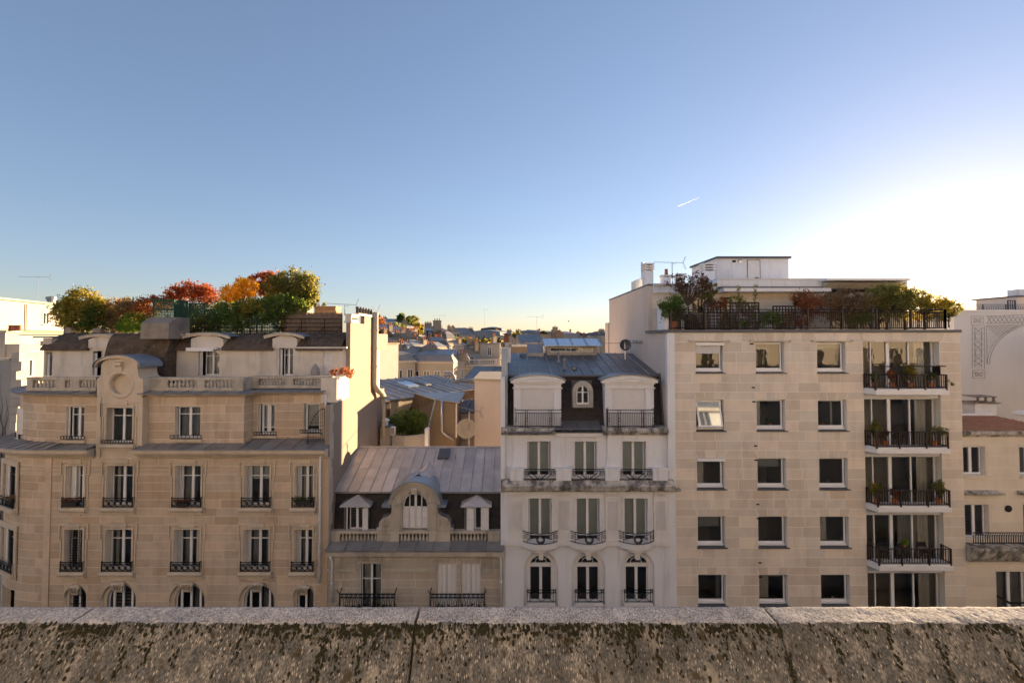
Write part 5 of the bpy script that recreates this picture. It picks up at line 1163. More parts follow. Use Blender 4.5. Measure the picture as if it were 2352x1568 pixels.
    # second floor: fluted pilaster panels, moulded frames, bowed balconies
    for ua, ub in ((1169, 1205), (1278, 1313), (1390, 1424), (1501, 1534)):
        a, b = x(ua), x(ub); p = MB().box(a, b, Yf - .05, Yf - .002, Z(1241), Z(1128.5)).obj('pilaster', M['plaster_trim'], T); fl = MB(); n = 11
        for i in range(n): fl.box(a + .1 + (b - a - .2) * i / n, a + .1 + (b - a - .2) * (i + .68) / n, Yf - .075, Yf - .051, Z(1216), Z(1150))
        for i in range(8): fl.box(a + .05 + (b - a - .1) * i / 8, a + .05 + (b - a - .1) * (i + .55) / 8, Yf - .08, Yf - .051, Z(1139), Z(1132))
        fl.obj('fluting', M['plaster_trim'], p)
        MB().box(a - .03, b + .03, Yf - .075, Yf - .051, Z(1147), Z(1140)).obj('pilaster_band', M['plaster_trim'], p)
    MB().box(xl, xr + .03, Yf - .13, Yf - .052, Z(1251), Z(1241.2)).obj('band_course', M['plaster_trim'], T)
    for k, (a, b, z0, z1) in enumerate(F2):
        c = (a + b) / 2; o = window(T, a + .03, b - .03, z0, z1 - .02, Yf + .16, 2, (.13,), .05, .13)
        for p, q in ((a + .07, c - .07), (c + .07, b - .07)): MB().box(p, q, Yf + .26, Yf + .27, z0 + .3, z1 - .05).obj('roller_blind', M['blind'], o)
        s = MB()
        for e, pr in ((.0, .07), (.12, .045)): s.box(a - .12 - e, a - e, Yf - pr, Yf - .003, z0, z1 + e).box(b + e, b + .12 + e, Yf - pr, Yf - .003, z0, z1 + e).box(a - .12 - e, b + .12 + e, Yf - pr, Yf - .003, z1 + e, z1 + .12 + e)
        s.obj('surround', M['plaster_trim'], o)
        hw = x(1284.5) - x(1242.7); sag = .42; n = 16
        bow = lambda off, m=1: [(c + (hw + off) * (2 * i / n - 1), Yf - .08 - (sag + off) * (1 - (2 * i / n - 1) ** 2) ** .9) for i in range(n + 1)]
        zb0, zb1 = Z(1253), Z(1241.5); bp = bow(0)
        bal = MB().prism(bp + [(c + hw, Yf + .0), (c - hw, Yf)], zb0, zb1, 'z').prism([(c + (px - c) * .96, py) for px, py in bow(-.08)] + [(c + hw * .9, Yf), (c - hw * .9, Yf)], zb0 - .07, zb0 - .001, 'z').prism([(c + (px - c) * .5, Yf - (Yf - py) * .7) for px, py in bp] + [(c + hw * .5, Yf), (c - hw * .5, Yf)], zb0 - .22, zb0 - .071, 'z').obj('balcony', M['plaster_trim'], T)
        rb = [(px * .965 + c * .035, py + .05) for px, py in bp]; zr0, zr1 = zb1 + .03, zb1 + .52; f = MB()
        for zz, rr in ((zr1, .022), (zr0, .018), (zr1 - .1, .013)): f.tube([(*p, zz) for p in rb], rr, 5)
        for p in (rb[0], rb[-1], rb[2], rb[-3]): f.tube([(*p, zr0 - .03), (*p, zr1 + (.04 if p in (rb[0], rb[-1]) else 0))], .016, 5)
        for p in (rb[0], rb[-1]): f.tube([(*p, zr1), (p[0], Yf, zr1)], .016, 5); f.tube([(*p, zr0), (p[0], Yf, zr0)], .016, 5)
        gr = f.obj('guard_rail', M['iron'], bal); ym = rb[n // 2][1]
        mkobj('ring', ring_mesh(.19, .022, M['iron'], 22), gr, (c, ym, (zr0 + zr1) / 2 - .03)); mkobj('ring', ring_mesh(.125, .012, M['iron'], 22), gr, (c, ym, (zr0 + zr1) / 2 - .03))
        for i in range(12): mkobj('ring', ring_mesh(.026, .008, M['iron'], 8), gr, (c + .158 * cos(pi * i / 6), ym, (zr0 + zr1) / 2 - .03 + .158 * sin(pi * i / 6)))
        for s in (-1, 1):
            MB().tube([(c + s * t * .62, ym + .42 * t * t, zr1 - .12 - .33 * (t ** 1.5)) for t in [.25 + .75 * i / 8 for i in range(9)]], .014, 5).obj('scroll', M['iron'], gr)
            mkobj('ring', ring_mesh(.07, .012, M['iron'], 12), gr, (c + s * hw * .86, rb[1][1] - .04, (zr0 + zr1) / 2))
    # arched third floor
    for k, (a, b, z0, z1) in enumerate(F3):
        c = (a + b) / 2; r = (b - a) / 2; zs = z1 - r; ri = x(1268) - x(1242); w0 = c - ri; w1 = c + ri; zi = Z(1277.5); mb = MB()
        arch_plate(mb, a, b, zs, z1, c, zs, r - .002, Yf - .003, Yf + .12, 28); mb.obj('arch_plate', M['plaster'], T)
        m2 = MB(); arch_plate(m2, a + .001, b - .001, z0, z1 - .001, c, zi - ri, ri, Yf + .121, Yf + .40, 28)
        o = window(T, w0, w1, z0, zi - ri + .0, Yf + .26, 2, (), .05, .14); m2.obj('arch_surround', M['plaster_trim'], o)
        MB().box(w0, w1, Yf + .22, Yf + .32, zi - ri, zi - ri + .15).obj('transom', M['white_paint'], o)
        fan = MB(); zf = zi - ri + .15
        fan.tube([(c + ri * .97 * cos(pi * i / 20), Yf + .28, zf + (ri - .17) * sin(pi * i / 20)) for i in range(21)], .03, 5); fan.tube([(c + ri * .5 * cos(pi * i / 14), Yf + .27, zf + ri * .46 * sin(pi * i / 14)) for i in range(15)], .022, 5)
        for t in (pi / 4, pi / 2, 3 * pi / 4): fan.tube([(c + ri * .5 * cos(t), Yf + .275, zf + ri * .46 * sin(t)), (c + ri * .95 * cos(t), Yf + .275, zf + (ri - .17) * sin(t))], .018, 5)
        fan.obj('fanlight', M['white_paint'], o)
        MB().add([(c + ri * cos(pi * i / 20), Yf + .30, zf + (ri - .15) * sin(pi * i / 20)) for i in range(21)], [tuple(range(21))]).obj('pane', M['glass'], o)
        ks = MB().prism([(c - .1, z1 - .38), (c + .1, z1 - .38), (c + .15, z1 + .04), (c - .15, z1 + .04)], Yf - .12, Yf + .1).obj('keystone', M['plaster_trim'], o)
        MB().box(a + .14, b - .14, Yf - .22, Yf + .2, Z(1391, 23.8), Z(1384, 23.8)).obj('sill', M['plaster_trim'], o)
        p, q = X(1211, 23.85, 1370) - X(1242.5, 23.85, 1370) + c, X(1276, 23.85, 1370) - X(1242.5, 23.85, 1370) + c; y = 23.86; z0r, z1r = Z(1381, 23.86), Z(1354, 23.86); f = MB()
        for zz in (z1r, z1r - .13, z0r): f.box(p, q, y - .014, y + .014, zz - .014, zz + .014)
        for xx in (p, q, p + .12, q - .12): f.box(xx - .013, xx + .013, y - .015, y + .015, z0r - .1, z1r + .06)
        g = f.obj('guard_rail', M['iron'], o)
        for s in (-1, 1):
            MB().tube([(c, y, z0r), (c + s * (q - c - .12), y, z1r - .13)], .012, 4).obj('cross_bar', M['iron'], g); MB().tube([(c, y, z1r - .13), (c + s * (q - c - .12), y, z0r)], .012, 4).obj('cross_bar', M['iron'], g)
            MB().tube([(px, y - .012, pz) for px, pz in scroll_pts(c + s * .24, (z0r + z1r) / 2 - .06, .12, 1.5, s, 18)], .013, 5).obj('scroll', M['iron'], g); mkobj('ring', ring_mesh(.05, .012, M['iron'], 10), g, (c + s * (q - c - .06), y, z1r - .065))
    # ledge under the dormers
    zl0, zl1 = Z(1000, 23.7), Z(984, 23.7)
    for ua, ub in ((1151, 1275), (1386, 1536)):
        a, b = X(ua, 23.75, 990), X(ub, 23.75, 990); MB().sweep([(.0, zl0 - .02), (.12, zl0), (.16, zl0 + .1), (.26, zl0 + .13), (.28, zl0 + .2), (.22, zl0 + .22), (.20, zl1), (-.6, zl1 + .02), (-.6, zl0)], [(a, 24.0), (b, 24.0)]).obj('ledge', M['plaster_dirty'], T)
    a, b = X(1275, 23.9, 990) + .005, X(1386, 23.9, 990) - .005; MB().box(a, b, 23.95, 24.7, Z(1002, 24), Z(994, 24)).obj('ledge_centre', M['plaster_trim'], T)
    gz = Z(993, 23.95); gu = MB().box(a, b, 23.9, 24.6, gz, gz + .02).obj('zinc_gutter', M['zinc_dark'], T); zinc_sheets(gu, [(a + .02, 24.1, gz + .08), (b - .02, 24.1, gz + .08), (b - .12, 24.72, gz + .48), (a + .12, 24.72, gz + .48)], 4, 1, M['zinc_dark'])
    gb = MB().tube([(a, 23.9, gz + .2), (b, 23.9, gz + .2)], .02, 5)
    for i in range(7): gb.tube([(a + (b - a) * i / 6, 23.9, gz), (a + (b - a) * i / 6, 23.9, gz + .2)], .014, 4)
    gb.obj('snow_bar', M['zinc'], T); MB().tube([(X(1166, 23.6, 994), 23.68, Z(993, 23.68)), (X(1265, 23.6, 994), 23.68, Z(993, 23.68)), (X(1275, 23.6, 990), 23.68, Z(986, 23.68)), (X(1288, 23.8, 986), 23.8, Z(985, 23.8))], .06, 8).obj('gutter_pipe', M['zinc_dark'], T)
    # mansard, slates, roof
    Ym, Ye = 24.66, 25.3; zm = zl1 + .02; ze = Z(861, Ye); xm0, xm1 = X(1167, 25, 900), X(1541, 24, 990) - .1
    sl = MB().hull8([(xm0, Ym, zm), (xm1, Ym, zm), (xm1, 27, zm), (xm0, 27, zm), (xm0, Ye, ze), (xm1, Ye, ze), (xm1, 27, ze), (xm0, 27, ze)]).obj('mansard_slope', M['slate'], T)
    mb = MB(); g = random.Random(8)
    for j in range(22):
        t0, t1 = j / 22, (j + 1) / 22
        for i in range(56):
            p = xm0 + (xm1 - xm0) * (i + (j % 2) * .5) / 56; q = min(xm1, p + (xm1 - xm0) / 56 - .012); e = g.uniform(0, .012); y0 = Ym + (Ye - Ym) * t0 - .03 - e; y1_ = Ym + (Ye - Ym) * t1 - .008
            mb.add([(p, y0, zm + (ze - zm) * t0), (q, y0, zm + (ze - zm) * t0), (q, y1_, zm + (ze - zm) * t1), (p, y1_, zm + (ze - zm) * t1)], [(0, 1, 2, 3)])
    mb.obj('slates', M['slate'], sl, kind='stuff')
    Yr, zr = 31.0, Z(811, 31.0); R = MB().hull8([(xm0, Ye - .1, ze - .1), (xm1, Ye - .1, ze - .1), (xm1, Yr, ze - .1), (xm0, Yr, ze - .1), (xm0, Ye - .1, ze - .04), (xm1, Ye - .1, ze - .04), (xm1, Yr, zr - .04), (xm0, Yr, zr - .04)]).obj('roof', M['zinc_dark'], T)
    zinc_sheets(R, [(xm0, Ye - .14, ze), (xm1, Ye - .14, ze), (xm1 - .0, Yr, zr), (xm0, Yr, zr)], 14, 3, M['zinc_dark'], seam_r=.035, seam_mat=M['zinc'])
    MB().tube([(xm0, Ye - .16, ze - .03), (xm1, Ye - .16, ze - .03)], .06, 8).obj('gutter', M['zinc_dark'], R); MB().box(xl - .2, xm1, 27.01, 31, 0, ze - .12).box(xm0, xm1, 31.01, 34.2, 0, zr - .5).box(xl - .2, xm1, 25.66, 27, 0, zm - .02).obj('rear_block', M['plaster'], T)
    dz = lambda Y: ze + (zr - ze) * (Y - Ye + .14) / (Yr - Ye + .14)
    for u, Y in ((1283, 28.2), (1296, 26.4)): MB().lathe([(.14, 0), (.06, .12), (.05, .5), (.11, .52), (.11, .56), (.01, .66)], (X(u, Y, 830), Y, dz(Y)), 10).obj('roof_vent', M['zinc'], R)
    for u, Y in ((1318, 26.6), (1201, 30.0)): MB().lathe([(.20, 0), (.18, .12), (.1, .2), (.01, .22)], (X(u, Y, 830), Y, dz(Y) - .02), 12).obj('roof_cowl', M['zinc_dark'], R)
    # flat rooflight left of the lantern
    p, q = X(1211, 30.3, 810), X(1248, 30.3, 810); MB().hull8([(p, 30, dz(30)), (q, 30, dz(30)), (q, 31, zr), (p, 31, zr), (p, 30, dz(30) + .22), (q, 30, dz(30) + .22), (q, 31, zr + .62), (p, 31, zr + .62)]).obj('roof_hatch', M['zinc'], R)
    # glazed lantern
    ly = 30.4; a, b = X(1256, ly, 800), X(1371, ly, 800); z0, z1, z2 = dz(ly) - .05, Z(795, ly), Z(778, 31.9)
    lan = MB().box(a, b, ly - .02, 33, z0, z0 + .25).box(a, a + .2, ly, 33, z0 + .25, z1).box(b - .2, b, ly, 33, z0 + .25, z1).box(a + .2, b - .2, ly, ly + .12, z1 - .08, z1).box(a + .2, b - .2, 32.8, 33, z0 + .25, z1).obj('roof_lantern', M['cream'], R)
    w = window(R, a + .2, b - .2, z0 + .25, z1 - .08, ly + .02, (.36, .47, .75), (), .04, .05, name='lantern_glazing')
    MB().box(a + .4, a + 1.6, 31.2, 31.3, z0, z1 - .2).obj('inner_panel', M['cream'], lan)
    e0, e1 = X(1249, ly - .4, 790), X(1384, ly - .4, 790)
    for i in range(4):
        p, q = e0 + (e1 - e0) * i / 4, e0 + (e1 - e0) * (i + 1) / 4; MB().hull8([(p + .03, ly - .4, z1 + .02), (q - .03, ly - .4, z1 + .02), (q - .03, 31.9, z2), (p + .03, 31.9, z2), (p + .03, ly - .4, z1 + .05), (q - .03, ly - .4, z1 + .05), (q - .03, 31.9, z2 + .03), (p + .03, 31.9, z2 + .03)]).obj('roof_pane', M['glass_lantern'], lan)
    for i in range(5): p = e0 + (e1 - e0) * i / 4; MB().hull8([(p - .03, ly - .42, z1), (p + .03, ly - .42, z1), (p + .03, 31.9, z2), (p - .03, 31.9, z2), (p - .03, ly - .42, z1 + .07), (p + .03, ly - .42, z1 + .07), (p + .03, 31.9, z2 + .06), (p - .03, 31.9, z2 + .06)]).obj('glazing_bar', M['zinc'], lan)
    MB().hull8([(e0, 31.9, z2 - .02), (e1, 31.9, z2 - .02), (e1, 33.4, z1), (e0, 33.4, z1), (e0, 31.9, z2 + .05), (e1, 31.9, z2 + .05), (e1, 33.4, z1 + .05), (e0, 33.4, z1 + .05)]).obj('lantern_back', M['zinc'], lan)
    # big white dormers with roller shutters
    for ua, ub, sa, sb, pa_, pb in ((1180, 1289, 1196.5, 1273, 1173, 1297), (1390, 1502, 1405, 1483, 1381, 1510)):
        yd = 24.32; q = lambda u, v=930: X(u, yd, v); a, b, s0, s1 = q(ua), q(ub), q(sa), q(sb); z0, z1, zh = zm, Z(891.5, yd), Z(879, yd)
        d = MB().box(a, s0, yd, 25.4, z0, z1).box(s1, b, yd, 25.4, z0, z1).box(a, b, yd, 25.4, z1 + .001, zh).box(s0, s1, yd + .3, yd + .35, z0, z1).obj('dormer', M['plaster'], T)
        MB().box(a - .06, s0 + .02, yd - .06, yd - .002, z1 - .02, z1 + .05).box(s1 - .02, b + .06, yd - .06, yd - .002, z1 - .02, z1 + .05).box(a - .04, b + .04, yd - .08, yd - .003, zh - .06, zh).obj('moulding', M['plaster_trim'], d)
        e0, e1 = q(pa_), q(pb); n = 20; top = lambda i: zh + .10 + (Z(862, yd) - zh - .10) * (1 - (2 * i / n - 1) ** 2) ** .75; ped = [(e0, zh + .001), (e1, zh + .001)] + [(e1 + (e0 - e1) * i / n, top(i)) for i in range(n + 1)]
        MB().prism(ped, yd - .14, yd + .2).obj('pediment', M['plaster_trim'], d); i0, i1 = a + .28, b - .28; ins = [(i0, zh + .07), (i1, zh + .07)] + [(i1 + (i0 - i1) * i / n, zh + .08 + (Z(868.5, yd) - zh - .08) * (1 - (2 * i / n - 1) ** 2)) for i in range(n + 1)]
        rim = MB()
        for i in range(2, len(ins) - 1):
            p, r_ = ins[i], ins[i + 1]; rim.tube([(p[0], yd - .15, p[1]), (r_[0], yd - .15, r_[1])], .03, 5)
        rim.tube([(i0, yd - .15, zh + .07), (i1, yd - .15, zh + .07)], .02, 5); rim.obj('pediment_rim', M['plaster_trim'], d)
        zc = MB()
        for i in range(n):
            xa_, xb_ = e0 - .06 + (e1 - e0 + .12) * i / n, e0 - .06 + (e1 - e0 + .12) * (i + 1) / n; t0, t1 = top(i) + .005, top(i + 1) + .005
            zc.hull8([(xa_, yd - .18, t0), (xb_, yd - .18, t1), (xb_, 26.2, t1), (xa_, 26.2, t0), (xa_, yd - .18, t0 + .05), (xb_, yd - .18, t1 + .05), (xb_, 26.2, t1 + .05), (xa_, 26.2, t0 + .05)])
        zc.obj('zinc_cap', M['zinc'], d)
        sh = MB().box(s0, s1, yd + .11, yd + .13, z0, z1).obj('roller_shutter', M['shutter_white'], d); m_ = MB(); ns = 30
        for i in range(ns):
            za = z0 + (z1 - z0) * i / ns; hh = (z1 - z0) / ns; m_.add([(s0, yd + .075, za), (s1, yd + .075, za), (s1, yd + .08, za + hh * .85), (s0, yd + .08, za + hh * .85), (s1, yd + .106, za + hh), (s0, yd + .106, za + hh)], [(0, 1, 2, 3), (3, 2, 4, 5)])
        m_.obj('shutter_slats', M['shutter_white'], sh, kind='stuff')
    # railings in front of the dormers
    for ua, ub, left in ((1183, 1290, 0), (1396, 1502, 1)):
        y = 23.95; a, b = X(ua, y, 955), X(ub, y, 955); z0, z1 = zl1 + .02, Z(941, y); f = MB(); bars = MB()
        for zz in (z1, z1 - .16, z0 + .06): f.box(a, b, y - .016, y + .016, zz - .014, zz + .014)
        for xx in (a, a + (b - a) * .22, a + (b - a) * .27, a + (b - a) * .73, a + (b - a) * .78, b): f.box(xx - .014, xx + .014, y - .017, y + .017, z0 - .02, z1 + (.12 if xx in (a, b) else 0))
        for xx in (a, b): f.box(xx - .013, xx + .013, y, y + .5, z1 - .013, z1 + .013); f.box(xx - .013, xx + .013, y, y + .5, z0 + .05, z0 + .08)
        if left:
            for k in range(4): f.box(a - .013, a + .013, y + .1 + k * .1, y + .12 + k * .1, z0, z1); f.box(b + .02 + .08 * k, b + .035 + .08 * k, y + .02 * k, y + .02 * k + .015, z0, z1)
            f.box(b, b + .36, y, y + .03, z1 - .014, z1 + .014)
        rl = f.obj('railing', M['iron'], T)
        for i in range(1, 26):
            xx = a + (b - a) * i / 26; bars.box(xx - .008, xx + .008, y - .009, y + .009, z0 + .06, z1 - .16)
        bars.obj('bars', M['iron'], rl, kind='stuff')
        for s in (.015, .22 + .025, .73 + .025, .985):
            xx = a + (b - a) * s
            for hh in (.33, .66): MB().tube([(xx - .05 * sin(pi * i / 4), y - .02, z0 + .1 + (z1 - z0 - .3) * (hh - .28 + .56 * i / 8)) for i in range(9)], .011, 4).obj('lozenge', M['iron'], rl)
    # little arched dormer window in the middle
    yd = 24.5; q = lambda u: X(u, yd, 900); a, b = q(1315), q(1362.5); c = (a + b) / 2; r = (b - a) / 2; zt = Z(875, yd); z0 = Z(936, yd); ri = q(1353.5) - c; mb = MB(); arch_plate(mb, a, b, z0, zt - r, c, zt - r - .01, ri, yd, 25.2, 2)
    mb = MB(); mb.box(a, c - ri, yd, 25.2, z0, zt - r).box(c + ri, b, yd, 25.2, z0, zt - r).box(c - ri, c + ri, yd + .002, 25.2, z0, z0 + .16)
    for i in range(24):
        t0, t1 = pi * i / 24, pi * (i + 1) / 24; f = lambda t, rr, y: (c + rr * cos(t), y, zt - r + rr * sin(t)); mb.hull8([f(t0, ri, yd), f(t1, ri, yd), f(t1, ri, 25.2), f(t0, ri, 25.2), f(t0, r, yd + .04), f(t1, r, yd + .04), f(t1, r, 25.4), f(t0, r, 25.4)])
    d = mb.obj('round_dormer', M['zinc'], T); window(T, c - ri, c + ri, z0 + .16, zt - r + ri, yd + .1, 2, (.62,), .06, .08, arch=ri - .001); MB().box(a, b, yd + .4, yd + .44, z0, zt).obj('dormer_back', M['room'], d)
    # zinc-clad party wall and chimney on the left
    a, b = X(1152, 25, 880), X(1166, 25, 880); MB().hull8([(a, 24.5, zm), (b, 24.5, zm), (b, 31, zm), (a, 31, zm), (a, 25.0, Z(800, 25)), (b, 25.0, Z(800, 25)), (b, 31, zr + .25), (a, 31, zr + .25)]).obj('party_wall', M['zinc_blue'], T)
    zc0 = Z(806, 25.3); ca, cb = X(1153, 25.2, 795), X(1173, 25.2, 795); ch = MB().box(ca, cb, 25.1, 26.2, zc0 - .6, Z(797, 25.2)).obj('chimney', M['plaster'], T); MB().box(ca - .06, cb + .06, 25.0, 26.3, Z(797, 25.2), Z(786, 25.2)).obj('chimney_cap', M['plaster_dirty'], ch)
    MB().box((ca + cb) / 2 - .13, (ca + cb) / 2 + .13, 25.4, 25.7, Z(786, 25.2), Z(769, 25.2)).obj('flue', M['brick'], ch); MB().lathe([(.05, 0), (.2, .02), (.22, .05), (.02, .12)], ((ca + cb) / 2, 25.55, Z(769, 25.2)), 10).obj('flue_hat', M['zinc_dark'], ch)
    # rendered parapet stepping up against the tall neighbour
    st = [(25.0, ze - .3), (27.2, Z(838, 27.2) - .1), (27.2, Z(803, 28)), (30.5, Z(783, 29.5)), (34.5, Z(783, 34)), (34.5, ze - 1), (25, ze - 1)]
    pw = MB().prism([(24.6, zm), (24.72, zm + 1.2), (24.95, zm + 2.0), (25.25, ze + .2), (26.4, Z(815, 26.4) - .1), (27.0, Z(800, 27)), (28.4, Z(800, 27)), (28.4, Z(789, 28.4)), (33.5, Z(789, 28.4)), (33.5, zm)], xm1 + .002, xm1 + .25, 'x').obj('parapet_wall', M['plaster'], T)
    MB().box(xm1 - .1, xm1 + .34, 28.3, 33.6, Z(789, 28.4), Z(781, 28.4)).hull8([(xm1 - .04, 25.3, ze + .22), (xm1 + .3, 25.3, ze + .22), (xm1 + .3, 27.0, Z(800, 27)), (xm1 - .04, 27.0, Z(800, 27)), (xm1 - .04, 25.3, ze + .4), (xm1 + .3, 25.3, ze + .4), (xm1 + .3, 27.0, Z(796, 27)), (xm1 - .04, 27.0, Z(796, 27))]).obj('parapet_coping', M['plaster_dirty'], T)
    MB().hull8([(xm1 - .12, 24.5, zm), (xm1 + .1, 24.5, zm), (xm1 + .1, 24.8, zm), (xm1 - .12, 24.8, zm), (xm1 - .12, 25.1, ze + .1), (xm1 + .1, 25.1, ze + .1), (xm1 + .1, 25.3, ze + .1), (xm1 - .12, 25.3, ze + .1)]).obj('edge_flashing', M['zinc_dark'], T)
    WH.update(xl=xl, xr=xr, xm1=xm1, zr=zr, dz=dz)
M['glass_lantern'] = plain('glass_lantern', (.42, .50, .58), .12, .3)
white_house()
def white_roof_kit():
    Y = 29.2; c = (X(1436, Y, 792), Y, WH['dz'](Y)); t = thing('satellite_dish', 'dark satellite dish behind the zinc roof beside the dirty parapet', 'satellite dish', c)
    MB().lathe([(.01, .12), (.2, .10), (.30, .02), (.35, -.06), (.33, -.07), (.2, .06), (.01, .08)], (c[0], c[1], Z(792, Y)), 20, 'y').obj('dish', M['lead'], t, True); MB().tube([c, (c[0], c[1] + .1, Z(778, Y)), ], .03, 6).obj('mast', M['steel'], t)
    MB().tube([(c[0] - .1, c[1] - .05, Z(792, Y)), (c[0] + .1, c[1] - .4, Z(797, Y))], .015, 5).obj('feed_arm', M['steel'], t)
    p = X(1382, 27.8, 787); q = X(1470, 27.0, 784)
    yagi('tv_aerial', 'long low aerial boom in front of the white parapet', (X(1445, 28.4, 790), 28.35, Z(800, 28.4)), Z(787, 28.4) - Z(800, 28.4), 2.3, 0.05, 12, .02)
white_roof_kit()
# ------------------------------------------------------------------ tall pale-stone apartment block on the right
RB = {}
def lattice(par, x0, x1, z0, z1, y, step, mat, bar=.03, name='trellis', frame=.05):
    mb = MB(); o = MB().box(x0 - frame, x0, y - .02, y + .03, z0, z1).box(x1, x1 + frame, y - .02, y + .03, z0, z1).box(x0 - frame, x1 + frame, y - .022, y + .032, z1, z1 + frame).obj(name, mat, par)
    n = max(1, round((x1 - x0) / step)); m = max(1, round((z1 - z0) / step))
    for i in range(n + 1): xx = x0 + (x1 - x0) * i / n; mb.box(xx - bar / 2, xx + bar / 2, y, y + .012, z0, z1)
    for j in range(m + 1): zz = z0 + (z1 - z0) * j / m; mb.box(x0, x1, y - .012, y - .001, zz - bar / 2, zz + bar / 2)
    mb.obj('slats', mat, o, kind='stuff'); return o
def right_block():
    Yf = 24.0; xl = X(1534, Yf, 1000); xs = X(1551, Yf, 1000); xr = X(2211, Yf, 1000); x = lambda u, v=950, Y=Yf: X(u, Y, v)
    T = thing('pale_apartment_block', 'pale jointed stone apartment block with square windows, balcony stack and planted terrace', 'apartment building', ((xl + xr) / 2, 30, 0))
    lines = [764, 785.3, 808.5, 832.6, 857, 878.5, 900]
    for k in range(5): lines += [900 + 133.9 * k + d for d in (17.5, 41.9, 66.3, 90.4, 112.2, 133.9)]
    courses = sorted(Z(v) for v in lines if v < 1470); cols = [(1599, 1663), (1738, 1804), (1879, 1945)]; wins = []; op = []; vous = []
    P = Path([(xs, Yf), (xr, Yf)]); S = lambda xx: xx - xs
    rowsv = [(786, 857.2)] + [(917.6 + 133.9 * k, 990.2 + 133.9 * k) for k in range(4)]
    for r, (v0, v1) in enumerate(rowsv):
        for c, (a, b) in enumerate(cols):
            xa, xb = x(a), x(b); wins.append((r, c, xa, xb, Z(v1), Z(v0))); op.append((S(xa), S(xb), Z(v1), Z(v0)))
            w = xb - xa; zl = min(courses, key=lambda z: abs(z - Z(v0))); vous.append((S(xa) - .11, S(xb) + .11, zl, 3, .30 / (w + .22)))
    fa, fb = x(1985), x(2161); op.append((S(fa), S(fb), courses[0] - 1, Z(781)))
    zl = min(courses, key=lambda z: abs(z - Z(785.3))); vous.append((S(fa) - .25, S(fb) + .3, zl, 6, .07))
    stone_wall(T, P, courses, op, M['stone_pale'], M['mortar_pale'], (.85, 1.15), .022, .3, .004, 'facade_wall', seed=31, voussoirs=vous, score=lambda b: (b[2] > Z(1395)) * 100 + b[3] - abs(b[0] - 5) * .02)
    MB().box(xs, xr, Yf, Yf + .3, 0, courses[0] - .01).obj('lower_wall', M['stone_pale'], T)
    MB().box(xl, xs - .004, Yf - .012, Yf + .3, 0, Z(764)).obj('corner_strip', M['plaster'], T)
    zt = Z(757)
    # rooms: floors, pale walls
    rm = MB().box(xl + .3, xr - .3, 27.2, 27.24, 0, zt - .2)
    for k in range(-1, 5): zz = Z(900 + 133.9 * k); rm.box(xl + .3, xr - .3, 24.7, 27.2, zz - .1, zz + .1)
    for u in (1690, 1840, 1965): rm.box(x(u) - .06, x(u) + .06, 24.7, 27.2, 0, zt - .2)
    rm.obj('room_wall', M['room_pale'], T)
    # square windows
    for r, c, xa, xb, z0, z1 in wins:
        ds = .16; yb = Yf + .20
        if (r, c) == (1, 0):
            o = window(T, xa + .02, xb - .06, z0 + ds, z1 - .01, yb, 1, (), .06, mat=M['pvc'], skip={(0, 0)})
            # sash tilted open at the top hinge, standing out at the bottom
            w = xb - xa - .18; h = z1 - z0 - ds - .1; m = MB().box(0, w, 0, .05, 0, .07).box(0, w, 0, .05, h - .07, h).box(0, .07, 0, .05, .07, h - .07).box(w - .07, w, 0, .05, .07, h - .07)
            gl = MB().add([(.06, .02, .06), (w - .06, .02, .06), (w - .06, .02, h - .06), (.06, .02, h - .06)], [(0, 1, 2, 3)])
            for mm_, nm, mt in ((m, 'open_sash', M['pvc']), (gl, 'pane', M['glass_mirror'])):
                a = radians(16); mm_.v = [(xa + .06 + p[0], yb - .02 - (h - p[2]) * sin(a) + p[1] * cos(a), z1 - .06 - (h - p[2]) * cos(a)) for p in mm_.v]; mm_.obj(nm, mt, o)
        else: o = window(T, xa + .02, xb - .06, z0 + ds, z1 - .01, yb, 1, (), .075 if r else .07, mat=M['pvc'])
        MB().box(xa + .01, xb - .03, Yf + .14, yb + .09, z0 + .075, z0 + ds - .002).obj('window_board', M['pvc'], o)
        MB().hull8([(xa - .02, Yf - .07, z0 - .01), (xb + .10, Yf - .07, z0 - .01), (xb + .02, Yf + .2, z0 + .03), (xa - .02, Yf + .2, z0 + .03), (xa - .02, Yf - .07, z0 + .02), (xb + .10, Yf - .07, z0 + .02), (xb + .02, Yf + .2, z0 + .07), (xa - .02, Yf + .2, z0 + .07)]).obj('sill', M['lead'], o)
        if (r, c) in ((0, 0), (2, 0)):
            MB().box(xa, xb + .02, Yf - .06, Yf + .15, z1 - .15, z1 - .01).obj('shutter_box', M['pvc'], o)
            if r == 0:
                m = MB(); hs = .42
                for i in range(9): za = z1 - .15 - hs * (i + 1) / 9; m.add([(xa + .05, Yf + .11, za), (xb - .1, Yf + .11, za), (xb - .1, Yf + .09, za + hs / 18), (xa + .05, Yf + .09, za + hs / 18), (xb - .1, Yf + .115, za + hs / 9), (xa + .05, Yf + .115, za + hs / 9)], [(0, 1, 2, 3), (3, 2, 4, 5)])
                m.obj('roller_shutter', M['shutter_white'], o)
        if r == 0:
            MB().box(xa - .28, xb + .28, Yf - .16, Yf - .05, z1 + .05, z1 + .10).box(xa - .3, xa - .24, Yf - .17, Yf - .001, z1 + .02, z1 + .12).box(xb + .24, xb + .3, Yf - .17, Yf - .001, z1 + .02, z1 + .12).obj('awning_case', M['awning'], o)
        if (r + c) % 3 == 2: curtain(o, xa + .1, xa + .32 + .1 * r, z0 + .2, z1 - .1, yb + .3, M['curtain'], r * 5 + c, .012)
        if (r, c) in ((3, 0), (2, 1), (0, 2)): MB().box(xa + .06, xb - .12, yb + .25, yb + .26, z1 - .3 - .12 * r, z1 - .05).obj('roller_blind', M['curtain_grey'], o)
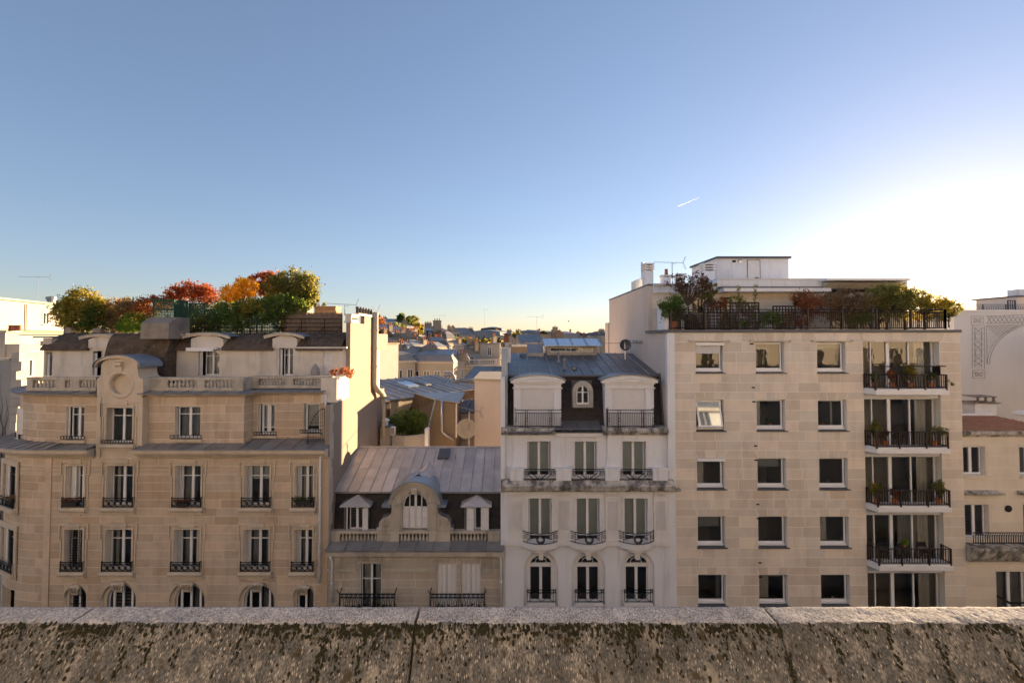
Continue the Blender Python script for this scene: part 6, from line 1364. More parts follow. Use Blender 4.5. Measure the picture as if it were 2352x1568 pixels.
        if (r, c) == (4, 0): curtain(o, xb - .36, xb - .12, z0 + .2, z1 - .1, yb + .2, M['curtain_grey'], 77)
        if (r, c) == (4, 1): MB().box(xa + .06, xb - .12, yb + .12, yb + .15, z1 - .22, z1 - .05).obj('roman_blind', M['curtain'], o)
        if (r, c) in ((2, 2), (3, 2)): curtain(o, xa + .1, xa + .5, z0 + .2, z1 - .1, yb + .5, M['curtain_grey'], 78, .006)
        if (r, c) == (1, 2): MB().box(xb - .3, xb - .2, yb + .6, yb + .65, z0, z1).obj('door_jamb', M['curtain'], o)
        if (r, c) == (1, 1): MB().hull8([(xa + .40, 25.6, z0 + .86), (xa + .92, 25.6, z0 + .74), (xa + .92, 25.63, z0 + .74), (xa + .40, 25.63, z0 + .86), (xa + .40, 25.6, z0 + 1.1), (xa + .92, 25.6, z0 + 1.02), (xa + .92, 25.63, z0 + 1.02), (xa + .40, 25.63, z0 + 1.1)]).obj('picture', M['dark'], o)
    for v in (788, 888, 920.6, 1022, 1054.5, 1156, 1188.5, 1290, 1322.5):
        uu = 1725 + (v - 788) * .024; MB().box(x(uu), x(uu + 7.5), Yf - .008, Yf + .01, Z(v + 3.2), Z(v)).obj('vent', M['dark'], T)
    # loggia bay: glazed screens, slabs, balconies
    ygl = Yf + .42; floors = [(781, 895.5)] + [(916 + 133.9 * k, 1030 + 133.9 * k) for k in range(4)]
    MB().box(fa - .29, fa, Yf + .301, 25.2, 0, Z(781)).box(fb, fb + .29, Yf + .301, 25.2, 0, Z(781)).obj('loggia_reveal', M['stone_pale'], T)
    RB['bal'] = []
    for k, (v0, v1) in enumerate(floors):
        z1, z0 = Z(v0), Z(v1)
        o = window(T, fa + .01, fb - .0, z0, z1 - .01, ygl, (.165, .40, .685), (), .06, .12, mat=M['pvc'], mul_w=[.05, .16, .07], dep=.08)
        curtain(o, fb - .75, fb - .2, z0 + .05, z1 - .1, ygl + .25, M['curtain'], 60 + k)
        if k in (1, 3): curtain(o, fb - 1.7 * (k == 3) - .2 * (k == 1), fb - .15, z0 + .05, z1 - .1, ygl + .3, M['curtain_grey'], 64 + k)
        if k < 4:
            zs1, zs0, zb0 = Z(v1, 23.5), Z(v1 + 11.5, 23.5), Z(v1 + 20, 24)
            MB().box(fa, fb, Yf + .12, ygl + .2, zb0, z0 - .002).obj('beam', M['plaster_trim'], T)
            a, b = x(1992, 1300), x(2166, 1300); yb = 23.42
            sl = MB().prism([(a - .0, Yf + .1), (a + .0, Yf - .02), (a + .16, yb), (b, yb), (b, Yf + .1)], zs0 + .02, zs1, 'z').prism([(a + .05, Yf + .1), (a + .05, Yf - .02), (a + .2, yb + .04), (b - .04, yb + .04), (b - .04, Yf + .1)], zs1 + .001, zs1 + .06, 'z').obj('balcony', M['white_paint'], T)
            zr0, zr1 = zs1 + .07, zs1 + (.80 if k else .74); pth = [(a + .02, Yf - .01), (a + .2, yb + .06), (b - .08, yb + .06), (b - .08, Yf - .01)]
            bar_rail(sl, pth, zr0, zr1, M['brown_iron'], .125, 9, (1,), 'balcony_rail', .022)
            for q in (pth[1], pth[2], (pth[1][0] + 1.1, pth[1][1]), (pth[2][0] - 1.05, pth[2][1])): MB().box(q[0] - .035, q[0] + .035, q[1] - .035, q[1] + .035, zr0 - .16, zr1 + .02).obj('rail_post', M['brown_iron'], sl)
            if k == 0:
                MB().tube([(*pth[1], zr1 + .42), (*pth[2], zr1 + .42), (*pth[3], zr1 + .42)], .025, 5).obj('upper_rail', M['brown_iron'], sl); MB().box(pth[2][0] - .3, pth[2][0] - .28, yb + .04, yb + .5, zr1, zr1 + .42).obj('rail_panel', M['brown_iron'], sl)
            RB['bal'].append((a + .2, b - .1, yb + .06, Yf, zr0))
    # terrace slab, edge, side wall
    MB().box(xl - .16, xr + .04, Yf - .06, 27.4, Z(763.6), zt).obj('terrace_edge', M['lead'], T)
    zp = zt + .01; Yp = 27.3; zr = Z(652, Yp); yb = 38.2
    MB().prism([(Yf + .31, 0), (yb, 0), (yb, zr - .1), (Yp, zr - .1), (Yp, zt + .01), (Yp - .005, zt), (Yf + .31, zt - .06)], xl, xl + .25, 'x').obj('party_wall', M['plaster_pink'], T)
    MB().box(xl - .02, xl + .27, Yp - .05, yb + .05, zr - .098, zr).obj('wall_coping', M['lead'], T)
    MB().box(xl, xl + .25, 24.5, 25.6, zt + .001, Z(707, 25)).obj('low_pier', M['plaster'], T)
    MB().box(xl + .26, xr - .1, 30, 38, 0, zr - .4).box(xl + 1.2, xr - 2, 38.01, 44.5, 0, Z(797, 40)).obj('rear_block', M['plaster_pink'], T)  # the lower wing is hidden, added to shade the left house's party wall
    MB().box(xl - .1, xl + 1.1, 38.21, 39.4, 0, Z(741, 38.5)).obj('rear_wing', M['plaster_pink'], T)
    MB().box(xr - .25, xr, Yf + .31, 34, 0, zt - .01).obj('right_flank', M['stone_pale'], T)
    # penthouse
    xp = X(2083, Yp, 700); p = lambda u, v=700: X(u, Yp, v)
    pw = Path([(xl + .26, Yp), (xp, Yp)]); S2 = lambda u: p(u) - xl - .26; zc = Z(673, Yp)
    opn = [(S2(1545), S2(1566), zp, Z(681, Yp)), (S2(1590), S2(1622), zp, Z(679, Yp)), (S2(1655), S2(1681), zp, Z(682, Yp)), (S2(1822), S2(1856), Z(705, Yp), Z(674, Yp)), (S2(1905), S2(2045), zp, Z(680, Yp))]
    nC = 5; stone_wall(T, pw, [zp + (zc - zp) * k / nC for k in range(nC + 1)], opn, M['stone_pale'], M['mortar_pale'], (1.1, 1.6), .02, .25, .004, 'penthouse_wall', seed=41)
    MB().box(xl + .3, xp, 28.6, 28.65, zp - .1, zc).obj('penthouse_room', M['room'], T); MB().box(xp - .25, xp, Yp + .26, 36, zp, zr).obj('penthouse_end', M['plaster'], T)
    for a, b, z0, z1 in opn: window(T, xl + .26 + a, xl + .26 + b, z0, z1, Yp + .1, 2 if b - a < 1.5 else 4, (), .05, .06, mat=M['pvc'] if b - a > 1 else M['brown_iron'])
    MB().box(xl + .26, p(1646), Yp - .15, 30, zc, zr - .102).obj('fascia_left', M['plaster'], T); MB().box(xl + .26, p(1646), Yp - .32, 30, zr - .1, zr).obj('roof_edge_left', M['plaster_trim'], T)
    MB().box(p(1647), p(1886), Yp - .9, 30, zc, Z(665, Yp)).obj('canopy', M['white_paint'], T); MB().box(p(1647), p(1880), Yp - .5, 30, Z(664.5, Yp), Z(660, Yp)).obj('awning_case', M['lead'], T)
    MB().box(p(1647), xp, Yp - .05, 36, Z(659, Yp), Z(642, Yp)).obj('roof_parapet', M['plaster'], T); MB().box(p(1647), xp + .05, Yp - .12, 36.1, Z(641.9, Yp), Z(640, Yp)).obj('parapet_coping', M['plaster_trim'], T)
    a, b = p(1886), p(2060); MB().hull8([(a, Yp - .06, Z(664, Yp)), (b, Yp - .06, Z(664, Yp)), (b, Yp, Z(664, Yp)), (a, Yp, Z(664, Yp)), (a, Yp - .7, Z(652, Yp)), (b, Yp - .7, Z(652, Yp)), (b, Yp - .06, Z(648, Yp)), (a, Yp - .06, Z(648, Yp))]).obj('awning', M['awning'], T); MB().box(a - .2, b + .1, Yp - .85, Yp - .07, Z(650, Yp) + .05, Z(648, Yp) + .1).obj('awning_box', M['white_paint'], T)
    # roof house
    yb_ = 30.0; q = lambda u, v=620, Y=yb_: X(u, Y, v); z0, z1 = zr - .05, Z(594, yb_)
    rh = MB().prism([(q(1646), yb_), (q(1811), yb_), (q(1811), 34), (X(1594, 33.6, 620), 34), (X(1594, 33.6, 620), 33.6)], z0, z1, 'z').obj('roof_house', M['plaster'], T)
    MB().prism([(q(1644), yb_ - .2), (q(1814), yb_ - .2), (q(1814), 34.1), (X(1590, 33.6, 620), 34.1), (X(1590, 33.6, 620), 33.4)], z1 + .001, z1 + .12, 'z').obj('roof_house_edge', M['lead'], rh)
    MB().box(q(1717), q(1745), yb_ - .02, yb_ - .001, z0 + .05, Z(598, yb_)).obj('door', M['plaster_trim'], rh); MB().box(q(1716), q(1717) - .002, yb_ - .04, yb_ - .001, z0 + .05, Z(597, yb_)).box(q(1745) + .002, q(1746), yb_ - .04, yb_ - .001, z0 + .05, Z(597, yb_)).box(q(1716), q(1746), yb_ - .04, yb_ - .001, Z(597.6, yb_), Z(596.5, yb_)).obj('door_frame', M['plaster_dirty'], rh)
    MB().box(q(1727), q(1733), yb_ - .03, yb_ - .021, Z(612, yb_), Z(608, yb_)).obj('door_sign', M['white_paint'], rh)
    MB().lathe([(.01, -.12), (.12, -.1), (.12, 0)], (q(1700), yb_, Z(600, yb_)), 12, 'y').obj('bulkhead_lamp', M['steel'], rh); MB().box(q(1682), q(1690), yb_ - .02, yb_ - .001, Z(602.5, yb_), Z(597.5, yb_)).obj('vent', M['dark'], rh)
    MB().box(q(1653), q(1709), 28.4, 29.6, zr + .1, zr + .22).box(q(1660), q(1695), 28.5, 29.4, zr + .22, zr + .36).obj('roof_hatch', M['dark'], T)
    for u in (1671, 1791): MB().tube([(q(u), 29.8, z0), (q(u), 29.8, z0 + 1.2)], .035, 6).obj('vent_pipe', M['white_paint'], T)
    MB().lathe([(.14, 0), (.14, .45), (.22, .47), (.22, .5), (.02, .62)], (q(1719), 29.0, zr), 12).obj('roof_cowl', M['zinc'], T)
    # chimneys
    def stack(ua, ub, v0, v1, Y, d, nm='chimney', caps=3):
        a, b = X(ua, Y, v1), X(ub, Y, v1); c = MB().box(a, b, Y, Y + d, Z(v1, Y), Z(v0, Y)).obj(nm, M['plaster'], T)
        for i in range(caps):
            zz = Z(v0, Y) + i * .16; MB().box(a - .06, b + .06, Y - .06, Y + d + .06, zz + .002 + .08, zz + .16).box(a, a + .1, Y, Y + d, zz + .002, zz + .081).box(b - .1, b, Y, Y + d, zz + .002, zz + .081).obj('chimney_cap', M['plaster_trim'], c)
    stack(1481, 1501, 622, 656, 29.5, .6); stack(1617, 1643, 622, 655, 29.3, .6); stack(1522, 1541, 637, 655, 29.2, .5, caps=1); stack(1559, 1574, 634, 655, 29.2, .5, caps=1)
    chimney_pots(T, [X(1531, 29.4, 630)], 29.45, Z(637, 29.2) + .16, .38, .11)
    MB().prism([(X(1458, 30.5, 650), Z(668, 30.5)), (X(1490, 30.5, 650), Z(655, 30.5)), (X(1490, 30.5, 650), Z(640, 30.5)), (X(1468, 30.5, 650), Z(640, 30.5)), (X(1458, 30.5, 650), Z(644, 30.5))], 30.5, 31.4).obj('stair_head', M['plaster'], T)
    MB().tube([(X(1475.5, 30.2, 620), 30.2, Z(642, 30.2)), (X(1475.5, 30.2, 620), 30.2, Z(602, 30.2))], .09, 10).obj('flue', M['steel'], T)
    # terrace railing
    y = Yf + .02; a, b = x(1541, 740), x(2172, 740)
    bar_rail(T, [(a, y), (b, y)], zt + .03, Z(711, y), M['brown_iron'], .1, 1.68, (1, .86), 'terrace_railing', .02, .035)
    bar_rail(T, [(b, y), (b, 26.5)], zt + .03, Z(711, y), M['brown_iron'], .1, 1.2, (1, .86), 'terrace_railing', .02, .035)
    lattice(T, X(1618, 24.5, 720), X(1742, 24.5, 720), zt + .05, Z(696, 24.5), 24.5, .16, M['trellis_dark'], .05); lattice(T, X(1777, 24.3, 720), X(1826, 24.3, 720), zt + .05, Z(704, 24.3), 24.3, .15, M['trellis_dark'], .055)
    RB.update(T=T, xl=xl, xr=xr, zt=zt, zr=zr, Yp=Yp, xp=xp)
M['glass_mirror'] = plain('glass_mirror', (.30, .36, .45), .04, .75)
right_block()
def right_kit():
    c = (X(1544, 29.0, 640), 29.0, Z(652, 29)); yagi('tv_aerial', 'tall aerial with long toothed boom among the chimneys of the pale block', c, Z(603, 29) - c[2], 1.75, .0, 16, -.02)
    zt = RB['zt']; T = thing('kettle_barbecue', 'covered dark barbecue standing on the planted terrace behind the railing', 'barbecue', (X(1585, 25.0, 740), 25.0, zt)); x, y, z = X(1585, 25, 740), 25.0, zt
    MB().lathe([(.28, 0), (.30, .45), (.34, .5), (.36, .62), (.28, .78), (.1, .86), (.01, .87)], (x, y, z), 14).obj('cover', M['dark'], T, True); MB().tube([(x - .06, y, z + .87), (x - .06, y, z + .92), (x + .06, y, z + .92), (x + .06, y, z + .87)], .015, 5).obj('handle', M['steel'], T)
    T = thing('folding_chair', 'grey slatted folding chair beside the barbecue on the terrace', 'chair', (X(1609, 25, 740), 25.1, zt)); x, y = X(1609, 25, 740), 25.1
    for s in (-.2, .2): MB().tube([(x + s, y - .2, zt), (x + s, y + .2, zt + .85)], .015, 5).obj('leg', M['lead'], T); MB().tube([(x + s, y + .2, zt), (x + s, y - .2, zt + .42)], .015, 5).obj('leg', M['lead'], T)
    for k in range(6): MB().box(x - .2, x + .2, y + .08 + k * .015, y + .1 + k * .015, zt + .55 + k * .05, zt + .585 + k * .05).obj('back_slat', M['lead'], T)
    for k in range(5): MB().box(x - .2, x + .2, y - .2 + k * .075, y - .14 + k * .075, zt + .42, zt + .435).obj('seat_slat', M['lead'], T)
    # cafe set on the lowest balcony
    a, b, yf, yb, z0 = RB['bal'][3]; z0 -= .01
    def bchair(x, y, lab):
        t = thing('bistro_chair', lab, 'chair', (x, y, z0), group=None)
        for s in (-.18, .18): MB().tube([(x + s, y - .17, z0), (x + s, y + .17, z0 + .84)], .014, 5).obj('leg', M['iron'], t); MB().tube([(x + s, y + .2, z0), (x + s, y - .17, z0 + .45)], .014, 5).obj('leg', M['iron'], t)
        MB().box(x - .2, x + .2, y - .18, y + .16, z0 + .44, z0 + .465).obj('seat', M['iron'], t); MB().box(x - .2, x + .2, y + .13, y + .15, z0 + .62, z0 + .84).obj('backrest', M['iron'], t)
    bchair(a + .5, yf + .42, 'black folding bistro chair on the lowest balcony beside the first rail post'); bchair(b - .9, yf + .42, 'black folding bistro chair on the lowest balcony beside the stone jamb')
    x, y = a + 1.45, yf + .34; t = thing('bistro_table', 'small round black bistro table between two folding chairs', 'table', (x, y, z0)); MB().lathe([(.3, .70), (.31, .71), (.31, .725), (.3, .73), (.01, .73)], (x, y, z0), 20).obj('table_top', M['iron'], t)
    for k in range(3): MB().tube([(x + .24 * cos(k * 2.1), y + .24 * sin(k * 2.1), z0), (x - .1 * cos(k * 2.1), y - .1 * sin(k * 2.1), z0 + .71)], .014, 5).obj('leg', M['iron'], t)
right_kit()

# ------------------------------------------------------------------ low neighbour and trellised wall, far right
def far_right():
    Yf = 24.2; xl = RB['xr'] + .02; xr = X(2440, Yf, 1100); x = lambda u, v=1100: X(u, Yf, v)
    T = thing('tile_roofed_house', 'low cream stone house with brown tile roof and long iron balcony', 'house', ((xl + xr) / 2, 26, 0))
    ze = Z(998, Yf); op = [(x(2211) - xl, x(2262) - xl, Z(1091, Yf), Z(1025, Yf)), (x(2343) - xl, x(2394) - xl, Z(1091, Yf), Z(1025, Yf)), (x(2214) - xl, x(2267) - xl, Z(1236, Yf), Z(1158, Yf)), (x(2348) - xl, x(2400) - xl, Z(1236, Yf), Z(1158, Yf)), (x(2282) - xl, x(2352) - xl, Z(1440, Yf), Z(1312, Yf))]
    op = [(max(.02, a), b, c, d) for a, b, c, d in op]
    n = 18; zb = Z(1450, Yf); stone_wall(T, Path([(xl, Yf), (xr, Yf)]), [zb + (ze - zb) * k / n for k in range(n + 1)], op, M['stone_cream'], M['mortar_pale'], (.9, 1.5), .012, .3, .005, 'facade_wall', seed=51)
    MB().box(xl, xr, Yf, Yf + .3, 0, zb - .01).obj('lower_wall', M['stone_pale'], T); MB().box(xl, xr, 26, 26.04, 0, ze).obj('room_wall', M['room'], T)
    for k, (a, b, z0, z1) in enumerate(op):
        o = window(T, xl + a + .01, xl + b - .05, z0 + .02, z1 - .01, Yf + .16, 2, (), .06, .14, mat=M['pvc'])
        MB().box(xl + b + .02, xl + b + .16, Yf - .03, Yf - .002, z0, z1 + .14).box(xl + max(a, .1) - .05, xl + b + .02, Yf - .03, Yf - .002, z1 + .02, z1 + .14).obj('surround', M['stone_cream'], o)
        if k < 2: MB().box(xl + a - .0, xl + b + .3, Yf - .1, Yf + .1, z0 - .1, z0 - .002).obj('sill', M['stone_cream'], o)
        if k == 4: curtain(o, xl + a + .1, xl + b - .1, z0, z1 - .05, Yf + .34, M['curtain_grey'], 91)
    for a, b in ((xl + .05, x(2295)), (x(2335), xr)): MB().hull8([(a, Yf - .28, Z(1132, Yf)), (b, Yf - .28, Z(1132, Yf)), (b - .2, Yf - .002, Z(1134, Yf)), (a, Yf - .002, Z(1134, Yf)), (a, Yf - .3, Z(1129, Yf)), (b, Yf - .3, Z(1129, Yf)), (b - .2, Yf - .002, Z(1125, Yf)), (a, Yf - .002, Z(1125, Yf))]).obj('window_hood', M['plaster_dirty'], T)
    MB().prism([(Yf - .002, Z(1284, Yf)), (Yf - .25, Z(1283, Yf)), (Yf - .4, Z(1272, Yf)), (Yf - .5, Z(1262, Yf)), (Yf - .62, Z(1252, Yf)), (Yf - .62, Z(1247, Yf)), (Yf - .002, Z(1245, Yf))], xl + .01, xr, 'x').obj('balcony', M['plaster_dirty'], T)
    y = Yf - .55; z0, z1 = Z(1248, y), Z(1222, y); r = MB().box(xl + .02, xr, y - .02, y + .02, z1 - .03, z1).box(xl + .02, xr, y - .015, y + .015, z0 + .03, z0 + .06).box(xl + .02, xr, y - .012, y + .012, z1 - .16, z1 - .14).obj('balcony_rail', M['iron'], T); bars = MB()
    for i in range(46):
        xx = xl + .05 + i * .115; bars.box(xx - .012, xx + .012, y - .012, y + .012, z0, z1 - .15); bars.tube([(xx, y, z1 - .15), (xx + .03, y, z1 - .09), (xx + .06, y, z1 - .03)], .012, 4)
    bars.obj('bars', M['iron'], r, kind='stuff'); MB().box(x(2282), xr, 23.6, 23.64, Z(1386, 23.6), Z(1382, 23.6)).box(x(2282), x(2282) + .04, 23.6, 24.2, Z(1386, 23.6), Z(1381, 23.6)).obj('lower_rail', M['iron'], T)
    wl_ = thing('wall_lamp', 'dark oval wall lamp on the cream stone between two windows', 'lamp', (x(2313), Yf, Z(1167, Yf))); MB().lathe([(.16, -.002), (.17, -.05), (.1, -.1), (.01, -.11)], (x(2313), Yf, Z(1167, Yf)), 14, 'y').obj('shade', M['dark'], wl_); MB().box(x(2313) - .03, x(2313) + .03, Yf - .14, Yf - .1, Z(1167, Yf) - .03, Z(1167, Yf) + .03).obj('boss', M['iron'], wl_)
    MB().sweep([(0, ze - .1), (.05, ze - .1), (.1, ze), (.22, ze + .04), (.24, ze + .2), (0, ze + .22)], [(xl, Yf), (xr, Yf)]).obj('cornice', M['plaster_dirty'], T)
    # tile roof: rows of tiles
    Yr = 27.6; zr = Z(955, Yr); z_e = ze + .21; Y0 = Yf - .12; R = MB().hull8([(xl, Y0, z_e - .1), (xr, Y0, z_e - .1), (xr, Yr, z_e - .1), (xl, Yr, z_e - .1), (xl, Y0, z_e), (xr, Y0, z_e), (xr, Yr, zr), (xl, Yr, zr)]).obj('tile_roof', M['tile'], T)
    tiles = MB(); g = random.Random(2)
    for j in range(16):
        t0, t1 = j / 16, (j + 1.25) / 16
        for i in range(28):
            a = xl + .01 + (xr - xl) * (i + .5 * (j % 2)) / 28; b = a + (xr - xl) / 28 - .015; h0 = .045 + g.uniform(0, .012); P = lambda xx, t, h: (xx, Y0 + (Yr - Y0) * t, z_e + (zr - z_e) * t + h)
            tiles.add([P(a, t0, h0), P(b, t0, h0), P(b, t1, .012), P(a, t1, .012), P(a, t0, .005), P(b, t0, .005)], [(0, 1, 2, 3), (4, 5, 1, 0)])
    tiles.obj('tiles', M['tile'], R, kind='stuff'); MB().tube([(xl, Yr, zr + .06), (xr, Yr, zr + .06)], .1, 8).obj('ridge', M['white_paint'], R)
    MB().box(xl, xr, Yr + .12, 31, 0, zr - .12).obj('rear_roof', M['tile'], T)
    a, b = X(2240, 28.4, 930), X(2289, 28.4, 930); c = MB().box(a, b, 28.4, 29.2, zr - .3, Z(926, 28.4)).obj('chimney', M['plaster'], T); MB().box(a - .12, b + .12, 28.25, 29.35, Z(926, 28.4), Z(924, 28.4)).obj('chimney_slab', M['concrete'], c)
    for u in (2246, 2264, 2282): MB().lathe([(.1, 0), (.05, .14), (.1, .3)], (X(u, 28.8, 920), 28.8, Z(924, 28.4)), 8).obj('cap_leg', M['concrete'], c)
    MB().box(a + .02, b - .02, 28.35, 29.25, Z(924, 28.4) + .3, Z(924, 28.4) + .36).obj('chimney_top', M['concrete'], c)
    MB().lathe([(.5, 0), (.45, .15), (.25, .28), (.01, .32)], (X(2350, 28.5, 945), 28.5, zr - .1), 16).obj('dome_light', M['white_paint'], T, True)
    # big white wall behind with painted lattice
    Yw = 31.2; xl2 = X(2193, Yw, 800); T2 = thing('trellised_white_house', 'tall white flank wall with wire trellis arch and railed roof terrace', 'house', (X(2290, Yw, 800), 35, 0)); q = lambda u, v=800: X(u, Yw, v); xr2 = X(2470, Yw, 800); zt = Z(716, Yw)
    MB().box(xl2, xr2, Yw, 44, 0, zt).obj('flank_wall', M['white_flank'], T2); MB().box(xl2 - .08, xr2, Yw - .06, 44.1, zt + .001, zt + .14).obj('coping', M['plaster_trim'], T2)
    tm = M['trellis_wire']; yy = Yw - .035
    def wire(m, pts, r=.012): m.tube([(X(u, Yw, v), yy, Z(v, Yw)) for u, v in pts], r, 4)
    def panel(u0, u1, v0, v1, cells, nm):
        m = MB(); iu, iv = (u1 - u0) * .22, 5
        for pts in (((u0, v0), (u1, v0), (u1, v1), (u0, v1), (u0, v0)), ((u0 + iu, v0 + iv), (u1 - iu, v0 + iv), (u1 - iu, v1 - iv), (u0 + iu, v1 - iv), (u0 + iu, v0 + iv))): wire(m, pts)
        n = cells
        for k in range(n):
            a, b = v0 + iv + (v1 - v0 - 2 * iv) * k / n, v0 + iv + (v1 - v0 - 2 * iv) * (k + 1) / n; c = (u0 + u1) / 2
            if k % 3 == 1: wire(m, [(c + (u1 - u0) * .26 * cos(t), (a + b) / 2 + (b - a) * .45 * sin(t)) for t in [2 * pi * i / 16 for i in range(17)]])
            else: wire(m, [(u0 + iu, a), (u1 - iu, b)]); wire(m, [(u1 - iu, a), (u0 + iu, b)])
            for e0, e1 in ((u0, u0 + iu), (u1 - iu, u1)): wire(m, [(e0, a), (e1, a)], .009)
        m.obj(nm, tm, T2)
    panel(2232, 2260, 748, 846, 7, 'trellis_panel'); panel(2233, 2261, 850, 868, 1, 'trellis_panel'); panel(2230, 2258, 726, 745, 1, 'trellis_panel')
    m = MB(); wire(m, [(2264, 726), (2420, 720)]); wire(m, [(2264, 743), (2420, 738)])
    for k in range(8): u = 2266 + k * 20; wire(m, [(u, 726), (u + 10, 742)]); wire(m, [(u + 10, 742), (u + 20, 725)]); wire(m, [(u, 742), (u + 10, 726)]); wire(m, [(u + 10, 726), (u + 20, 741)])
    m.obj('trellis_band', tm, T2)
    m = MB(); arc = [(2272 + 130 * (1 - cos(t)), 835 - 95 * sin(t)) for t in [pi / 2 * i / 16 for i in range(17)]]; wire(m, arc, .014); wire(m, [(u - 5, v - 2) for u, v in arc]); wire(m, [(2265, 748), (2266, 836), (2272, 836)]); wire(m, [(2265, 748), (2400, 742)])
    for k in range(20):
        for s in (1, -1):
            pts = []
            for t in range(40):
                u = 2266 + k * 7 + (t * 2.4 if s > 0 else -t * 2.4); v = 747 + t * 2.4
                if u < 2266 or u > 2400: break
                cc = min(1, (2402 - u) / 130); lim = 835 - 95 * sqrt(max(0, 1 - cc * cc)); 
                if v > lim - 2: break
                pts.append((u, v))
            if len(pts) > 1: wire(m, [pts[0], pts[-1]], .008)
    m.obj('trellis_arch', tm, T2)
    # roof terrace: railing, screens, chimney house
    bar_rail(T2, [(q(2208, 705), Yw + .1), (q(2420, 705), Yw + .1)], zt + .15, Z(699, Yw), M['brown_iron'], .16, 1.6, (1, .55), 'terrace_railing', .014, .022)
    lattice(T2, q(2330), q(2345), zt + .15, Z(690, Yw), Yw + .3, .14, M['trellis_dark'], .03); MB().box(q(2247), q(2263), Yw + 2, Yw + 3, zt, Z(697, Yw)).obj('chimney', M['plaster'], T2)
    a, b = X(2336, 34, 690), X(2420, 34, 690); MB().box(a, b, 34, 37, zt, Z(682, 34)).obj('roof_room', M['plaster_pink'], T2); MB().box(a - .15, b, 33.8, 37.2, Z(682, 34), Z(679, 34)).obj('roof_room_edge', M['lead'], T2)
    MB().box(X(2360, 34, 670), X(2378, 34, 670), 34.6, 35.4, Z(679, 34), Z(662, 34)).obj('chimney', M['plaster'], T2)
M['trellis_wire'] = plain('trellis_wire', (.30, .30, .31), .7)
far_right()
# ------------------------------------------------------------------ houses behind: courtyard, hillside, skyline
WINM = {}
def bg_window(par, x, y, z, w, h, rz=0, cols=2, mat='white_paint', sill=True):
    k = (round(w, 2), round(h, 2), cols, mat)
    if k not in WINM:
        f = MB(); t = .07; f.box(-w / 2, -w / 2 + t, -.04, .05, 0, h).box(w / 2 - t, w / 2, -.04, .05, 0, h).box(-w / 2 + t, w / 2 - t, -.04, .05, 0, t).box(-w / 2 + t, w / 2 - t, -.04, .05, h - t, h)
        for i in range(1, cols): f.box(-w / 2 + w * i / cols - t / 2, -w / 2 + w * i / cols + t / 2, -.04, .05, t, h - t)
        p = MB()
        for i in range(cols): a, b = -w / 2 + w * i / cols + t * .7, -w / 2 + w * (i + 1) / cols - t * .7; p.add([(a, -.02, t), (b, -.02, t), (b, -.02, h - t), (a, -.02, h - t)], [(0, 1, 2, 3)])
        WINM[k] = (f.mesh('window', M[mat]), p.mesh('pane', M['bg_pane']), MB().box(-w / 2 - .1, w / 2 + .1, -.16, -.001, -.1, -.002).mesh('sill', M['stone_trim']))
    a, b, c = WINM[k]; o = mkobj('window', a, par, (x, y, z), rz); mkobj('pane', b, o)
    if sill: mkobj('sill', c, o)
    return o
M['bg_zinc'] = surf('bg_zinc', (.26, .255, .255), .15, .8, .7, bmp=0); M['bg_zinc_dark'] = surf('bg_zinc_dark', (.15, .145, .145), .15, .8, .7, bmp=0)
M['bg_pane'] = plain('bg_pane', (.035, .04, .045), .08, 0, .6)
M['bg_cream'] = surf('bg_cream', (.46, .39, .30), .07, .5, dirt=(.30, .25, .19), dirt_amt=.35); M['bg_white'] = surf('bg_white', (.52, .48, .43), .05, .5, dirt=(.36, .32, .28), dirt_amt=.3)
M['bg_tan'] = surf('bg_tan', (.36, .29, .21), .1, .6, dirt=(.3, .24, .18), dirt_amt=.4); M['bg_brown'] = surf('bg_brown', (.25, .19, .13), .15, .8, dirt=(.18, .14, .1), dirt_amt=.4)
